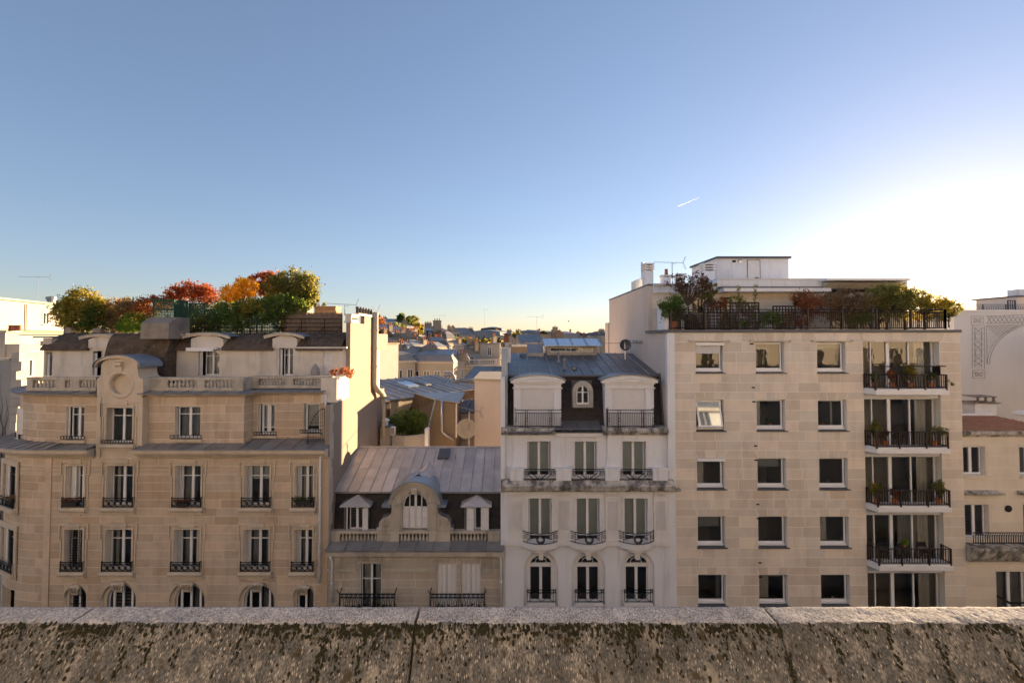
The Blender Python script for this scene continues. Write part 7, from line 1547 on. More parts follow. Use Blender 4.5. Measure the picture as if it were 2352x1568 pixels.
def bg_roof(t, kind, w, d, z0, zh, mat):
    """roof piece on a w x d block (local coords, front at y=0)"""
    if kind == 'flat': return MB().box(-w / 2 - .1, w / 2 + .1, -.12, d + .1, z0 + .001, z0 + .22).obj('roof', mat, t)
    if kind == 'hip':
        i = min(d, w) * .3; return MB().hull8([(-w / 2 - .15, -.2, z0), (w / 2 + .15, -.2, z0), (w / 2 + .15, d + .2, z0), (-w / 2 - .15, d + .2, z0), (-w / 2 + i, i, z0 + zh), (w / 2 - i, i, z0 + zh), (w / 2 - i, d - i, z0 + zh), (-w / 2 + i, d - i, z0 + zh)]).obj('roof', mat, t)
    if kind == 'mansard':
        r = MB().hull8([(-w / 2, 0, z0), (w / 2, 0, z0), (w / 2, d, z0), (-w / 2, d, z0), (-w / 2 + .5, .6, z0 + zh), (w / 2 - .5, .6, z0 + zh), (w / 2 - .5, d - .6, z0 + zh), (-w / 2 + .5, d - .6, z0 + zh)]).obj('roof', mat, t)
        MB().hull8([(-w / 2 + .4, .5, z0 + zh + .001), (w / 2 - .4, .5, z0 + zh + .001), (w / 2 - .4, d - .5, z0 + zh + .001), (-w / 2 + .4, d - .5, z0 + zh + .001), (-w / 2 + 1.2, d * .45, z0 + zh + .8), (w / 2 - 1.2, d * .45, z0 + zh + .8), (w / 2 - 1.2, d * .55, z0 + zh + .8), (-w / 2 + 1.2, d * .55, z0 + zh + .8)]).obj('roof_top', M['zinc'], r); return r
    if kind == 'shed':
        r = MB().hull8([(-w / 2 - .1, -.25, z0), (w / 2 + .1, -.25, z0), (w / 2 + .1, d, z0), (-w / 2 - .1, d, z0), (-w / 2 - .1, -.25, z0 + .1), (w / 2 + .1, -.25, z0 + .1), (w / 2 + .1, d, z0 + zh), (-w / 2 - .1, d, z0 + zh)]).obj('roof', mat, t)
        n = max(2, int(w / .8)); sm = MB()
        for i in range(n + 1): xx = -w / 2 + w * i / n; MB().tube([(xx, -.25, z0 + .12), (xx, d, z0 + zh + .03)], .04, 4).obj('roof_seam', M['zinc_dark'], r)
        return r
def bg_house(name, label, u, v, Y, w, d, rz, wall, roof='flat', zh=2.0, rmat='zinc', rows=3, wy=3.0, cols=4, ww=1.1, wh=1.7, first=1.2, side=True, chim=(), cat='building', group=None, base=0.0, dormers=0, balc=False, seed=0):
    """u,v = eave at the front centre, Y its depth; rz turns the front (rz>0 faces right)"""
    x, z = PX(u, v, Y); h = z - base; t = thing(name, label, cat, (x, Y, base), rz, group, world=False)
    MB().box(-w / 2, w / 2, 0, d, 0, h).obj('wall', M[wall], t)
    if rows:
        for r in range(rows):
            zz = h - first - wh - r * wy
            for c in range(cols): bg_window(t, -w / 2 + w * (c + .5) / cols, -.01, zz, ww, wh)
            if side:
                n = max(1, int(d / 3.2))
                for c in range(n): bg_window(t, w / 2 + .01, d * (c + .5) / n, zz, ww, wh, pi / 2); bg_window(t, -w / 2 - .01, d * (c + .5) / n, zz, ww, wh, -pi / 2)
            if balc: MB().box(-w / 2 - .05, w / 2 + .05, -.5, -.001, zz - .25, zz - .12).obj('balcony', M['stone_trim'], t); MB().box(-w / 2, w / 2, -.46, -.44, zz + .62, zz + .66).obj('balcony_rail', M['iron'], t)
        MB().box(-w / 2 - .15, w / 2 + .15, -.18, -.001, h - .35, h - .1).obj('cornice', M['stone_trim'], t)
    R = bg_roof(t, roof, w, d, h, zh, M[{'zinc': 'bg_zinc', 'zinc_dark': 'bg_zinc_dark', 'zinc_blue': 'bg_zinc'}.get(rmat, rmat)])
    for k in range(dormers):
        xx = -w / 2 + w * (k + .5) / dormers; dm = MB().box(xx - .45, xx + .45, .12, 1.2, h + .25, h + 1.6).hull8([(xx - .52, .02, h + 1.6), (xx + .52, .02, h + 1.6), (xx + .52, 1.4, h + 1.6), (xx - .52, 1.4, h + 1.6), (xx - .3, .3, h + 2.1), (xx + .3, .3, h + 2.1), (xx + .3, 1.4, h + 2.1), (xx - .3, 1.4, h + 2.1)]).obj('dormer', M['zinc_blue'], t); bg_window(t, xx, .10, h + .4, .8, 1.25, sill=False)
    for (cx, cy, cw, cd, ch, n) in chim:
        c = MB().box(cx - cw / 2, cx + cw / 2, cy, cy + cd, h - .2, h + ch).obj('chimney', M['bg_brown' if (int(cx * 7) % 2) else 'bg_tan'], t); MB().box(cx - cw / 2 - .1, cx + cw / 2 + .1, cy - .1, cy + cd + .1, h + ch, h + ch + .15).obj('chimney_cap', M['concrete'], c)
        for i in range(n): chimney_pots(c, [cx - cw / 2 + cw * (i + .5) / n], cy + cd / 2, h + ch + .15, .5, .13)
    return t, h
# ---- left background: sunlit white house with green copper edges, seen down the side street
def left_back():
    rz = radians(104); A = (X(20, 47, 700), 47.0); h = Z(690, 47)
    t = thing('green_roofed_white_house', 'sunlit white apartment house with green copper roof edges down the side street', 'building', (A[0], A[1], 0), rz, world=False)
    MB().box(-9, 16, 0, 12, 0, h).obj('wall', M['white_wall'], t); MB().box(-9.3, 16.3, -.4, 12.3, h + .001, h + .18).obj('roof_edge', M['copper_green'], t)
    MB().box(-9, 16, -.9, -.001, h - 3.3, h - 3.15).hull8([(-9, -1.2, h - 3.14), (16, -1.2, h - 3.14), (16, -.001, h - 3.14), (-9, -.001, h - 3.14), (-9, -1.15, h - 3.08), (16, -1.15, h - 3.08), (16, -.001, h - 2.85), (-9, -.001, h - 2.85)]).obj('canopy', M['copper_green'], t)
    for xx, zz, w in ((5.2, h - 2.2, 1.0),): o = bg_window(t, xx, -.01, zz, w, 1.3); 
    for xx in (-4, .5, 5.0, 9.5): bg_window(t, xx, -.01, h - 5.6, 1.4, 1.7)
    for xx in (-4, .5, 5.0, 9.5): bg_window(t, xx, -.01, h - 9.5, 1.4, 1.7); bg_window(t, xx, -.01, h - 13.0, 1.4, 1.7)
    MB().box(-9, 16, -1.0, -.001, h - 6.6, h - 6.3).obj('ledge', M['copper_green'], t); MB().tube([(2.2, -.12, h - .2), (2.2, -.12, h - 3)], .07, 6).obj('drainpipe', M['bg_cream'], t)
    MB().box(-9, -1, 3, 8, h + .2, h + 1.9).obj('roof_room', M['bg_cream'], t); MB().box(-9.2, -.8, 2.8, 8.2, h + 1.9, h + 2.05).obj('roof_room_edge', M['stone_trim'], t); MB().lathe([(.4, 0), (.4, .6), (.5, .62), (.5, .9), (.1, 1.0)], (9.5, 2, h + .18), 12).obj('roof_vent', M['zinc'], t)
    c = (X(40, 48, 690), 50.0, Z(684, 50)); yagi('tv_aerial', 'thin aerial mast above the green edged white roof', c, 2.2, 2.4, .4, 10, .05, .5)
    # lower house with railed terrace
    bg_house('courtyard_house', 'low cream house with pale green roof ledge behind the ivied wall', 62, 800, 44, 9, 8, radians(96), 'bg_cream', 'flat', 1, 'copper_green', 3, 3.1, 3, 1.2, 1.6, 1.0)
    # wall with bare ivy, chimney with pots on top
    t = thing('ivied_party_wall', 'pale party wall covered in bare ivy stems with stepped stone edge', 'wall', (X(-10, 34, 900), 34, 0)); x1 = X(58, 34.5, 900); x0 = X(-60, 34, 900); zt = Z(828, 34)
    MB().box(x0, x1 - .5, 34, 34.4, 0, zt).obj('wall', M['white_wall'], t); g = random.Random(3)
    z = 2.0
    while z < zt + .3: h_ = g.uniform(.45, .7); w = g.uniform(.3, .75); MB().box(x1 - .5, x1 - .5 + w, 33.96, 34.44, z + .01, z + h_ - .01).obj('edge_stone', M['stone_grey'], t); z += h_
    iv = MB()
    for k in range(70):
        x = g.uniform(x0 + 1, x1 - .6); zz = g.uniform(4, zt - 6); pts = [(x, 33.98, zz)]
        for q in range(10): x += g.uniform(-.16, .16); zz += g.uniform(.3, .7); pts.append((min(x, x1 - .6), 33.97, min(zz, zt - .3)))
        iv.tube(pts, [.022 - .0018 * i for i in range(11)], 4)
    iv.obj('ivy_stems', M['bark'], t, kind='stuff')
    MB().box(x0, x1 - .6, 33.9, 34.5, zt + .001, zt + .16).obj('coping', M['stone_trim'], t)
    t = thing('chimney_wall', 'cream chimney stack with row of terracotta pots above the ivied wall', 'chimney', (X(15, 36, 800), 36, 0)); xa, xb = X(-40, 36, 790), X(42, 36, 790); MB().box(xa, xb - 1.0, 36, 37, 0, Z(763, 36)).box(xb - .98, xb, 36.1, 36.9, 0, Z(790, 36)).obj('stack', M['white_wall'], t); MB().box(xa, xb - .8, 35.9, 37.1, Z(763, 36), Z(759, 36)).obj('cap', M['stone_trim'], t); chimney_pots(t, [X(u, 36, 755) for u in (8, 15, 22, 29)], 36.5, Z(759, 36), .42, .13)
left_back()
# ---- courtyard behind the mansard house
def courtyard():
    # house with arched grille, long zinc roof running away to the right
    A = (X(896, 40, 918), 40.0); B = (X(1096, 48.9, 893), 48.9); rz = atan2(B[1] - A[1], B[0] - A[0]); w = sqrt((B[0] - A[0]) ** 2 + (B[1] - A[1]) ** 2); z = Z(919, 40)
    t = thing('courtyard_zinc_house', 'cream courtyard house with long grey zinc roof and arched grille opening', 'building', (A[0], A[1], 0), rz, world=False); d = 6.5
    MB().box(0, 5.6, 0, d, 0, z).obj('wall', M['bg_cream'], t); MB().box(5.62, w + .3, .1, d, 0, z).obj('slate_wall', M['slate_brown'], t); MB().box(-.35, -.002, 0, d, 0, z - .2).obj('slate_end', M['slate_brown'], t)
    for xx in (1.0, 4.6): MB().box(xx - .18, xx + .18, -.1, -.001, 0, z - .1).obj('pilaster', M['cream'], t)
    R = MB().hull8([(-.7, -.35, z + .0), (w + .5, -.35, z), (w + .5, d, z + 1.0), (-.7, d, z + 1.0), (-.7, -.35, z + .05), (w + .5, -.35, z + .05), (w + .5, d, z + 1.08), (-.7, d, z + 1.08)]).obj('roof', M['zinc_pale'], t)
    n = 13
    for i in range(n):
        a, b = -.7 + (w + 1.2) * i / n, -.7 + (w + 1.2) * (i + 1) / n; MB().hull8([(a + .02, -.37, z + .06), (b - .02, -.37, z + .06), (b - .02, d, z + 1.09), (a + .02, d, z + 1.09), (a + .02, -.37, z + .075), (b - .02, -.37, z + .075), (b - .02, d, z + 1.1), (a + .02, d, z + 1.1)]).obj('zinc_sheet', M['zinc'], R); MB().tube([(a, -.37, z + .11), (a, d, z + 1.14)], .05, 5).obj('roof_seam', M['zinc_pale'], R)
    for xx, w_, mt in ((4.2, 1.3, 'glass_lantern'), (6.4, .7, 'zinc')): MB().hull8([(xx, 2.5, z + .5), (xx + w_, 2.5, z + .5), (xx + w_, 4.2, z + .8), (xx, 4.2, z + .8), (xx, 2.5, z + .68), (xx + w_, 2.5, z + .68), (xx + w_, 4.2, z + .98), (xx, 4.2, z + .98)]).obj('skylight', M[mt], R)
    g = MB(); cx, r = 2.75, .82; zb, zs = z - 3.1, z - 1.35
    MB().box(cx - r, cx + r, -.012, -.002, zb, zs).prism([(cx + r * cos(pi * i / 16), zs + r * .8 * sin(pi * i / 16)) for i in range(17)], -.012, -.002).obj('arched_opening', M['room'], t)
    for i in range(7): xx = cx - r + 2 * r * i / 6; g.box(xx - .03, xx + .03, -.06, -.03, zb, zs + .8 * sqrt(max(0, r * r - (xx - cx) ** 2)))
    for j in range(10): zz = zb + j * .27; ww = r if zz < zs else sqrt(max(0, 1 - ((zz - zs) / (.8 * r)) ** 2)) * r; g.box(cx - ww, cx + ww, -.07, -.061, zz - .03, zz + .03)
    g.obj('grille', M['iron'], t)
    # brown mansard with rendered gable
    Yg = 36.0; q = lambda u, v, Y=Yg: (X(u, Y, v), Y, Z(v, Y)); T = thing('brown_mansard_house', 'brown rendered gable with steep brown slate mansard above the courtyard shrubs', 'building', (X(1015, Yg, 990), Yg, 0))
    gp = [q(984, 989), q(1003, 920), q(1047, 926), q(1047, 1006)]; MB().prism([(p[0], p[2]) for p in gp] + [(gp[3][0], 0), (gp[0][0], 0)], Yg, 39.5).obj('gable_wall', M['bg_brown'], T)
    f0, f1 = q(1001, 919), q(983, 988); b0 = (X(953, 40.4, 911), 40.2, f0[2]); b1 = (X(938, 43, 952), 43.0, f1[2]); n = 12; sl = MB(); lerp = lambda a, b, s: tuple(a[i] + (b[i] - a[i]) * s for i in range(3))
    MB().add([f0, b0, b1, f1, (f0[0] + 1, f0[1], f0[2]), (b0[0] + 1, b0[1], b0[2])], [(0, 1, 2, 3), (0, 4, 5, 1)]).obj('slate_slope', M['slate_brown'], T)
    MB().hull8([(*q(1000, 918)[:1], Yg - .15, f0[2] + .02), (gp[2][0] + .3, Yg - .2, gp[2][2] + .02), (gp[2][0] + .3, 40, gp[2][2] + .3), (b0[0], b0[1], f0[2] + .02), (q(1000, 918)[0], Yg - .15, f0[2] + .1), (gp[2][0] + .3, Yg - .2, gp[2][2] + .1), (gp[2][0] + .3, 40, gp[2][2] + .4), (b0[0], b0[1], f0[2] + .1)]).obj('roof_top', M['zinc'], T)
    MB().tube([f0, f1], .09, 5).obj('rake_trim', M['zinc_blue'], T); MB().tube([(gp[2][0] + .05, Yg - .05, gp[2][2]), (gp[2][0] + .05, Yg - .05, Z(1004, Yg))], .06, 6).obj('corner_pipe', M['white_paint'], T)
    pipe('flue_pipe', 'steel flue with conical cap bending along the brown gable', [q(1015, 918, 35.7), q(1015, 990, 35.7), q(1018, 994, 35.7), q(1041, 1011, 35.7)], .085, M['steel'], 1.4, 'flue pipe', 10)
    # plain pink wall of the taller house
    t = thing('pink_rendered_house', 'tall plain pink rendered wall next to the white town house', 'building', (-2, 40, 0)); a, b = X(1090, 38, 880), X(1160, 38, 880); MB().prism([(a, 38), (b, 37.2), (b, 46), (a, 46)], 0, Z(873, 38), 'z').obj('wall', M['plaster_pink'], t); MB().prism([(a - .1, 37.9), (b, 37.1), (b, 46), (a - .1, 46)], Z(873, 38) + .001, Z(873, 38) + .14, 'z').obj('coping', M['bg_cream'], t)
    t, h = bg_house('grey_courtyard_wing', 'grey rendered wing with two small windows behind the satellite dish', 1072, 948, 40.5, 3.2, 5, 0, 'plaster_pink', 'shed', .5, 'zinc_dark', 0)
    for xx in (-.6, .6): bg_window(t, xx, -.01, h - 2.1, .7, 1.5, cols=1)
    for (u, v, w, hh, Y) in ((1079, 934, .35, .3, 40.3),): MB().box(1.2, 1.4, -.02, -.001, h - .6, h - .3).obj('vent', M['dark'], t)
    # parapet wall, white hut with condenser
    t = thing('courtyard_parapet', 'low white curved courtyard wall in front of the shrubs', 'wall', (X(945, 33, 1010), 33, 0)); pts = [(X(905, 32.6, 1010), 32.6), (X(930, 32.4, 1008), 32.4), (X(960, 32.8, 1003), 32.8), (X(980, 33.4, 995), 33.4)]; MB().sweep([(0, 0), (.25, 0), (.25, Z(999, 32.6)), (0, Z(999, 32.6))], pts).obj('wall', M['white_wall'], t); MB().box(X(976, 33, 990), X(984, 33, 990), 32.9, 33.5, 0, Z(984, 33)).obj('pier', M['plaster'], t)
    t = thing('white_hut', 'small white rooftop hut with square vent beside the party wall', 'hut', (X(884, 32.6, 1000), 32.6, 0)); MB().box(X(873, 32.6, 1000), X(896, 32.6, 1000), 32.6, 34, 0, Z(981, 32.6)).obj('wall', M['white_wall'], t); MB().box(X(872, 32.6, 1000), X(899, 32.6, 1000), 32.5, 34.1, Z(981, 32.6), Z(979, 32.6)).obj('roof', M['lead'], t); MB().box(X(877, 32.6, 995), X(882, 32.6, 995), 32.58, 32.599, Z(997, 32.6), Z(992, 32.6)).obj('vent', M['dark'], t); MB().lathe([(.2, 0), (.2, .3), (.3, .32), (.3, .36), (.1, .5)], (X(885, 33, 975), 33, Z(979, 32.6)), 10).obj('flue', M['plaster'], t)
    t = thing('air_conditioner', 'white air conditioning unit with louvred front beside the hut', 'air conditioner', (X(902, 32.3, 990), 32.3, Z(998, 32.3))); a, b = X(896.5, 32.3, 990), X(906, 32.3, 990); z0, z1 = Z(999, 32.3), Z(981, 32.3); MB().box(a, b, 32.3, 32.7, z0, z1).obj('case', M['white_paint'], t); l = MB()
    for i in range(8): l.box(a + .03, b - .03, 32.28, 32.299, z0 + .06 + i * .055, z0 + .085 + i * .055)
    l.obj('louvres', M['dark'], t)
    t = thing('satellite_dish', 'cream satellite dish on a pole over the courtyard', 'satellite dish', (X(1073, 33, 1010), 33, Z(1020, 33))); c = (X(1072, 33, 985), 32.9, Z(983, 33)); MB().lathe([(.01, .15), (.3, .12), (.55, .0), (.68, -.12), (.66, -.13), (.3, .08), (.01, .1)], c, 22, 'y').obj('dish', M['cream'], t, True); MB().tube([(c[0] + .15, 33, Z(1024, 33)), (c[0] + .15, 33, Z(945, 33))], .04, 6).obj('pole', M['steel'], t); MB().tube([c, (c[0] + .3, c[1] - .6, c[2] - .3)], .02, 5).obj('feed_arm', M['steel'], t)
    c = (X(1074, 33, 960), 33.0, Z(985, 33)); yagi('tv_aerial', 'toothed aerial on the pole of the cream satellite dish', (c[0] + .15, c[1], Z(950, 33)), Z(940, 33) - Z(950, 33), 2.2, -.5, 16, -.12)
    # thick extractor ducts on the zinc roof
    pipe('extractor_duct', 'fat grey extractor duct bending over the courtyard zinc roof', [(X(1020, 46, 860), 46, Z(860, 46)), (X(1036, 46, 860), 46, Z(859, 46)), (X(1042, 46, 865), 46, Z(866, 46)), (X(1044, 46, 873), 46, Z(876, 46)), (X(1062, 46, 874), 46, Z(873, 46)), (X(1090, 46, 877), 46.5, Z(876, 46.5)), (X(1093, 46, 886), 46.5, Z(888, 46.5))], .22, M['zinc'], 1.6, 'duct', 10)
    bg_house('zinc_shed_house', 'low house with blue grey zinc roof behind the pink wall', 1140, 872, 52, 7, 8, radians(-4), 'bg_cream', 'shed', 1.0, 'zinc_blue', 0)
courtyard()
# ---- mid distance: named houses on the hillside
def hillside():
    H = bg_house
    H('corner_stone_block', 'cream stone block with dark attic windows and heavy cornice facing the sunset', 905, 828, 70, 8, 12, radians(52), 'bg_cream', 'mansard', 1.0, 'zinc_blue', 3, 3.4, 4, 1.0, 2.0, 1.4, chim=((2, 3, 1.2, .7, 1.2, 3),))
    H('cornice_block', 'cream block with tall paired windows, balcony rail and chimney pots behind the long zinc roof', 992, 829, 74, 6.8, 11, radians(-8), 'bg_cream', 'mansard', .9, 'zinc_blue', 3, 3.5, 4, 1.0, 2.1, 1.5, balc=True, chim=((3.2, 4, 2.6, .8, .9, 6),))
    t, h = H('balustrade_block', 'cream block crowned by a white balustrade above wide four pane windows', 1098, 843, 82, 9, 12, radians(14), 'bg_cream', 'flat', 1, 'bg_white', 2, 3.6, 4, 1.5, 2.0, 1.6, chim=((4.5, 6, .8, .6, 1.4, 1),))
    b = MB().box(-5.7, 5.7, -.5, -.3, h + 1.2, h + 1.4).box(-5.7, 5.7, -.55, -.25, h + .23, h + .45).obj('balustrade', M['bg_white'], t); me = baluster_mesh(.75, .12, M['bg_white'])
    for i in range(36):
        if i % 9 not in (0,): mkobj('baluster', me, b, (-5.6 + i * .32, -.4, h + .45))
        else: MB().box(-5.75 + i * .32, -5.45 + i * .32, -.5, -.3, h + .45, h + 1.2).obj('pier', M['bg_white'], b)
    t, h = H('white_studio_block', 'blank white walled block with flat grey roof and corner downpipe', 1076, 803, 96, 6.2, 9, radians(24), 'bg_white', 'flat', 1, 'bg_tan', 0); MB().tube([(3.85, -.08, h), (3.85, -.08, h - 5)], .1, 6).obj('downpipe', M['lead'], t)
    H('ledge_block', 'cream block with mouldings and two dark doors beside the blank white block', 1136, 804, 92, 4.5, 9, radians(10), 'bg_cream', 'flat', 1, 'bg_white', 1, 3.2, 3, 1.0, 1.9, 2.0, side=False)
    H('plain_white_cube', 'plain sunlit white cube house with bare walls beside the fat flue', 888, 791, 58, 4.4, 6, radians(64), 'bg_white', 'flat', 1, 'bg_tan', 0)
    H('terraced_house', 'cream terraced house with tall glazed doors above the white cube', 942, 785, 86, 6, 8, radians(58), 'bg_cream', 'flat', 1, 'bg_cream', 2, 3.2, 4, 1.2, 2.1, .8, balc=True)
    H('studio_roof_house', 'cream studio with ribbed zinc shed roof and planted terrace', 928, 766, 98, 7, 6, radians(58), 'bg_white', 'shed', 2.0, 'zinc_pale', 1, 3, 4, 1.1, 1.9, .5)
    H('upper_studio_house', 'upper studio with ribbed zinc roof next to the roof garden on the hill', 930, 750, 118, 5.5, 6, radians(58), 'bg_white', 'shed', 2.1, 'zinc_pale', 1, 3, 4, 1.2, 2.0, .6, chim=((4.6, 5, .9, .9, 3.2, 0),))
    H('stair_tower_house', 'cream rooftop stair house with brick chimney on the hill', 884, 744, 112, 3.5, 5, radians(58), 'bg_cream', 'flat', 1, 'zinc_dark', 0, chim=((1.2, 2, .9, .9, 1.2, 1), (-.6, 2, .4, .4, 1.2, 1)))
    H('pavilion_house', 'small cream pavilion with wide eaves and window beside the flue', 872, 780, 92, 4, 6, radians(30), 'bg_cream', 'hip', 1.2, 'bg_tan', 1, 3, 2, 1.2, 1.8, .5)
    H('slate_attic_block', 'dark slate attic block with a row of white dormer windows', 993, 779, 122, 7.5, 12, radians(8), 'bg_tan', 'mansard', 2.2, 'slate', 2, 3.2, 5, .9, 1.7, 1.0, dormers=6, chim=((-3, 5, 1.4, 1, 3.4, 3),))
    H('glazed_attic_block', 'grey attic block with tall glazed panels under the dormer row', 990, 781, 112, 5.5, 8, radians(6), 'zinc_blue', 'flat', 1, 'zinc_dark', 1, 3, 6, .9, 2.1, .4)
    H('brown_gable_block', 'brown gabled block with tall chimney walls and sloping zinc roof', 978, 765, 140, 7, 9, radians(20), 'bg_brown', 'shed', 2.0, 'zinc', 0, chim=((-3, 2, 2.2, 1, 3.2, 4), (1.5, 4, 2.0, 1, 3.0, 4)))
    H('party_wall_block', 'brown party wall block with steel flue and stacked chimneys', 1023, 761, 118, 2.6, 9, radians(30), 'bg_brown', 'flat', 1, 'zinc_dark', 0, chim=((-1.2, 2, 1.8, 1.0, 2.6, 3),))
    H('chimney_row_block', 'pale block with long terracotta chimney row and low zinc roof', 1062, 769, 170, 9, 12, radians(12), 'bg_cream', 'hip', 2.6, 'zinc', 1, 3, 6, 1.2, 1.8, .8, chim=((-3.2, 5, 2.6, 1, 2.2, 5), (3.6, 5, 1.6, 1.4, 2.4, 3)))
    H('long_terrace_block', 'long pale block with roof terrace behind the cypresses', 1108, 770, 190, 16, 12, radians(8), 'bg_white', 'flat', 1, 'bg_cream', 1, 3, 9, 1.2, 1.6, 1.0, chim=((6, 4, 1.2, 1, 2.2, 2),))
    H('beige_flat_block', 'plain beige flat roofed block with darker roof band behind the lantern', 1253, 768, 150, 5.6, 12, radians(10), 'bg_tan', 'flat', 1, 'bg_brown', 0, chim=((-3, 1, 1.2, 1, .6, 0),))
    H('big_chimney_block', 'tall double chimney block with dark cowl on the skyline', 1286, 764, 140, 2.2, 4, radians(20), 'bg_brown', 'flat', 1, 'brick', 0, chim=((-.6, 1.4, 1.2, 1.2, 1.6, 1),))
    H('low_skyline_house', 'low pale house with black vent beside the double chimney', 1311, 770, 165, 2.6, 6, radians(12), 'bg_white', 'flat', 1, 'bg_cream', 0, chim=((.6, 2, .5, .5, 2.0, 0),))
    H('stepped_gable_hall', 'pale hall with curved stepped gable on the horizon', 1214, 768, 260, 4, 16, 0, 'bg_white', 'hip', 2.6, 'bg_white', 1, 4, 6, 1.2, 2.4, 1.0)
    t, h = H('gable_studio', 'grey gabled studio with slit window and zinc roof behind the roof hatch', 1226, 788, 62, 3.0, 6, radians(6), 'plaster_pink', 'shed', 1.2, 'zinc_blue', 0); MB().box(.5, .8, -.02, -.001, h - 1.0, h + .2).obj('slit_window', M['dark'], t)
    H('awning_house', 'low house with white awning and railed terrace behind the zinc roof edge', 1190, 796, 58, 3.0, 6, radians(4), 'bg_brown', 'flat', 1, 'awning', 0)
    g = random.Random(77); G = 'distant zinc roofed houses of the sunset city'
    spots = [(870, 752, 108), (878, 768, 98), (896, 757, 110), (906, 778, 92), (918, 769, 96), (934, 776, 94), (950, 769, 100), (958, 779, 92), (948, 756, 112), (966, 772, 104), (975, 790, 88), (1010, 792, 88), (1026, 790, 92), (1000, 806, 82), (1022, 812, 80), (968, 806, 80), (952, 812, 76), (930, 806, 78), (1038, 778, 110), (1012, 770, 126), (985, 757, 150), (1045, 762, 150), (1075, 793, 104), (1100, 794, 104), (1160, 790, 84), (1118, 812, 88)]
    for i, (u, v, Y) in enumerate(spots):
        wm = g.choice(['bg_cream', 'bg_white', 'bg_cream', 'bg_tan']); rk = g.choice(['shed', 'flat', 'mansard', 'shed', 'flat']); nw = g.randint(2, 3); w = g.uniform(2.6, 4.4); rz = g.uniform(38, 68)
        H('hillside_house', 'small %s hillside house with %s roof and %s' % (wm[3:], rk, ['one brown chimney', 'two chimneys of clay pots'][i % 2]), u, v, Y, w, g.uniform(3, 5), radians(rz), wm, rk, g.uniform(.7, 1.3), g.choice(['zinc', 'zinc_dark', 'zinc_pale', 'bg_tan']), 2, 2.9, nw, .8, 1.5, .5, chim=((-w * .3, 1.5, .9, .6, g.uniform(1.0, 1.9), 2),) + (((w * .3, 2, 1.0, .6, g.uniform(.8, 1.6), 3),) if i % 2 else ()), group='small houses stepping up the hillside')
    k = 0
    for (u0, u1, v0, v1, Y0, Y1, n) in ((1045, 1170, 762, 772, 200, 420, 16), (1165, 1410, 770, 781, 150, 420, 56), (866, 960, 742, 758, 150, 230, 8), (955, 1045, 758, 768, 170, 300, 12), (-30, 140, 762, 772, 120, 300, 8)):
        for i in range(n):
            Y = g.uniform(Y0, Y1); u = g.uniform(u0, u1); v = g.uniform(v0, v1); w = g.uniform(6.5, 12); wm = g.choice(['bg_cream', 'bg_white', 'bg_tan', 'bg_cream']); rk = g.choice(['mansard', 'hip', 'mansard', 'flat']); rm = g.choice(['zinc', 'zinc_dark', 'zinc_blue', 'slate'])
            H('distant_house', 'distant %s house with %s %s roof and chimneys' % (wm[3:], {'zinc': 'grey', 'zinc_dark': 'dark grey', 'zinc_blue': 'bluish', 'slate': 'black'}[rm], {'hip': 'hipped'}.get(rk, rk)), u, v, Y, w, g.uniform(9, 14), radians(g.uniform(5, 75)), wm, rk, g.uniform(1.2, 2.4), rm, 1, 3, 5, 1.1, 1.8, .9, side=False, chim=((g.uniform(-2.5, 0), 4, g.uniform(1, 2.4), .9, g.uniform(1.6, 2.8), g.randint(2, 5)), (g.uniform(1, 3), 6, 1.2, .9, g.uniform(1.4, 2.4), 2)), group=G); k += 1
    # beyond that the roofs run together
    mb = MB(); mr = MB()
    for i in range(1500):
        Y = 420 + 3400 * g.random() ** 1.6; x = g.uniform(-1.25, .55) * Y; hgt = CZ + (-Y / F) * g.uniform(-2.0, 9) * (1 if Y < 1200 else .5); w, d = g.uniform(10, 30), g.uniform(10, 20); a = g.uniform(0, 1.5); ca, sa = cos(a), sin(a)
        P = lambda px, py, pz: (x + px * ca - py * sa, Y + px * sa + py * ca, pz)
        mb.hull8([P(-w / 2, 0, 0), P(w / 2, 0, 0), P(w / 2, d, 0), P(-w / 2, d, 0), P(-w / 2, 0, hgt - 2), P(w / 2, 0, hgt - 2), P(w / 2, d, hgt - 2), P(-w / 2, d, hgt - 2)])
        mr.hull8([P(-w / 2, 0, hgt - 1.99), P(w / 2, 0, hgt - 1.99), P(w / 2, d, hgt - 1.99), P(-w / 2, d, hgt - 1.99), P(-w / 2 + 2, 2, hgt), P(w / 2 - 2, 2, hgt), P(w / 2 - 2, d - 2, hgt), P(-w / 2 + 2, d - 2, hgt)])
        for q in range(2): cx = g.uniform(-w / 2 + 2, w / 2 - 2); mb.hull8([P(cx, 4, hgt - 1), P(cx + 2, 4, hgt - 1), P(cx + 2, 5, hgt - 1), P(cx, 5, hgt - 1), P(cx, 4, hgt + 2), P(cx + 2, 4, hgt + 2), P(cx + 2, 5, hgt + 2), P(cx, 5, hgt + 2)])
    e = mb.obj('far_city_walls', M['bg_tan'], None, kind='stuff', label='hazy mass of distant city walls below the ridge', category='city'); e2 = mr.obj('far_city_roofs', M['zinc'], None, kind='stuff', label='hazy mass of distant grey city roofs below the ridge', category='city')
    for (u, v, Y, hh, lab) in ((1010, 752, 120, 3.0, 'thin aerial over the brown chimney walls of the hill'), (1113, 757, 165, 7.0, 'tall thin aerial mast beside the square chimney tower'), (1233, 770, 90, 3.5, 'thin aerial behind the white chimney stack')):
        x, z = PX(u, v, Y); yagi('tv_aerial', lab, (x, Y, z - 1.5), hh + 1.5, 3.0, .3, 8, .03, 1.2)
hillside()
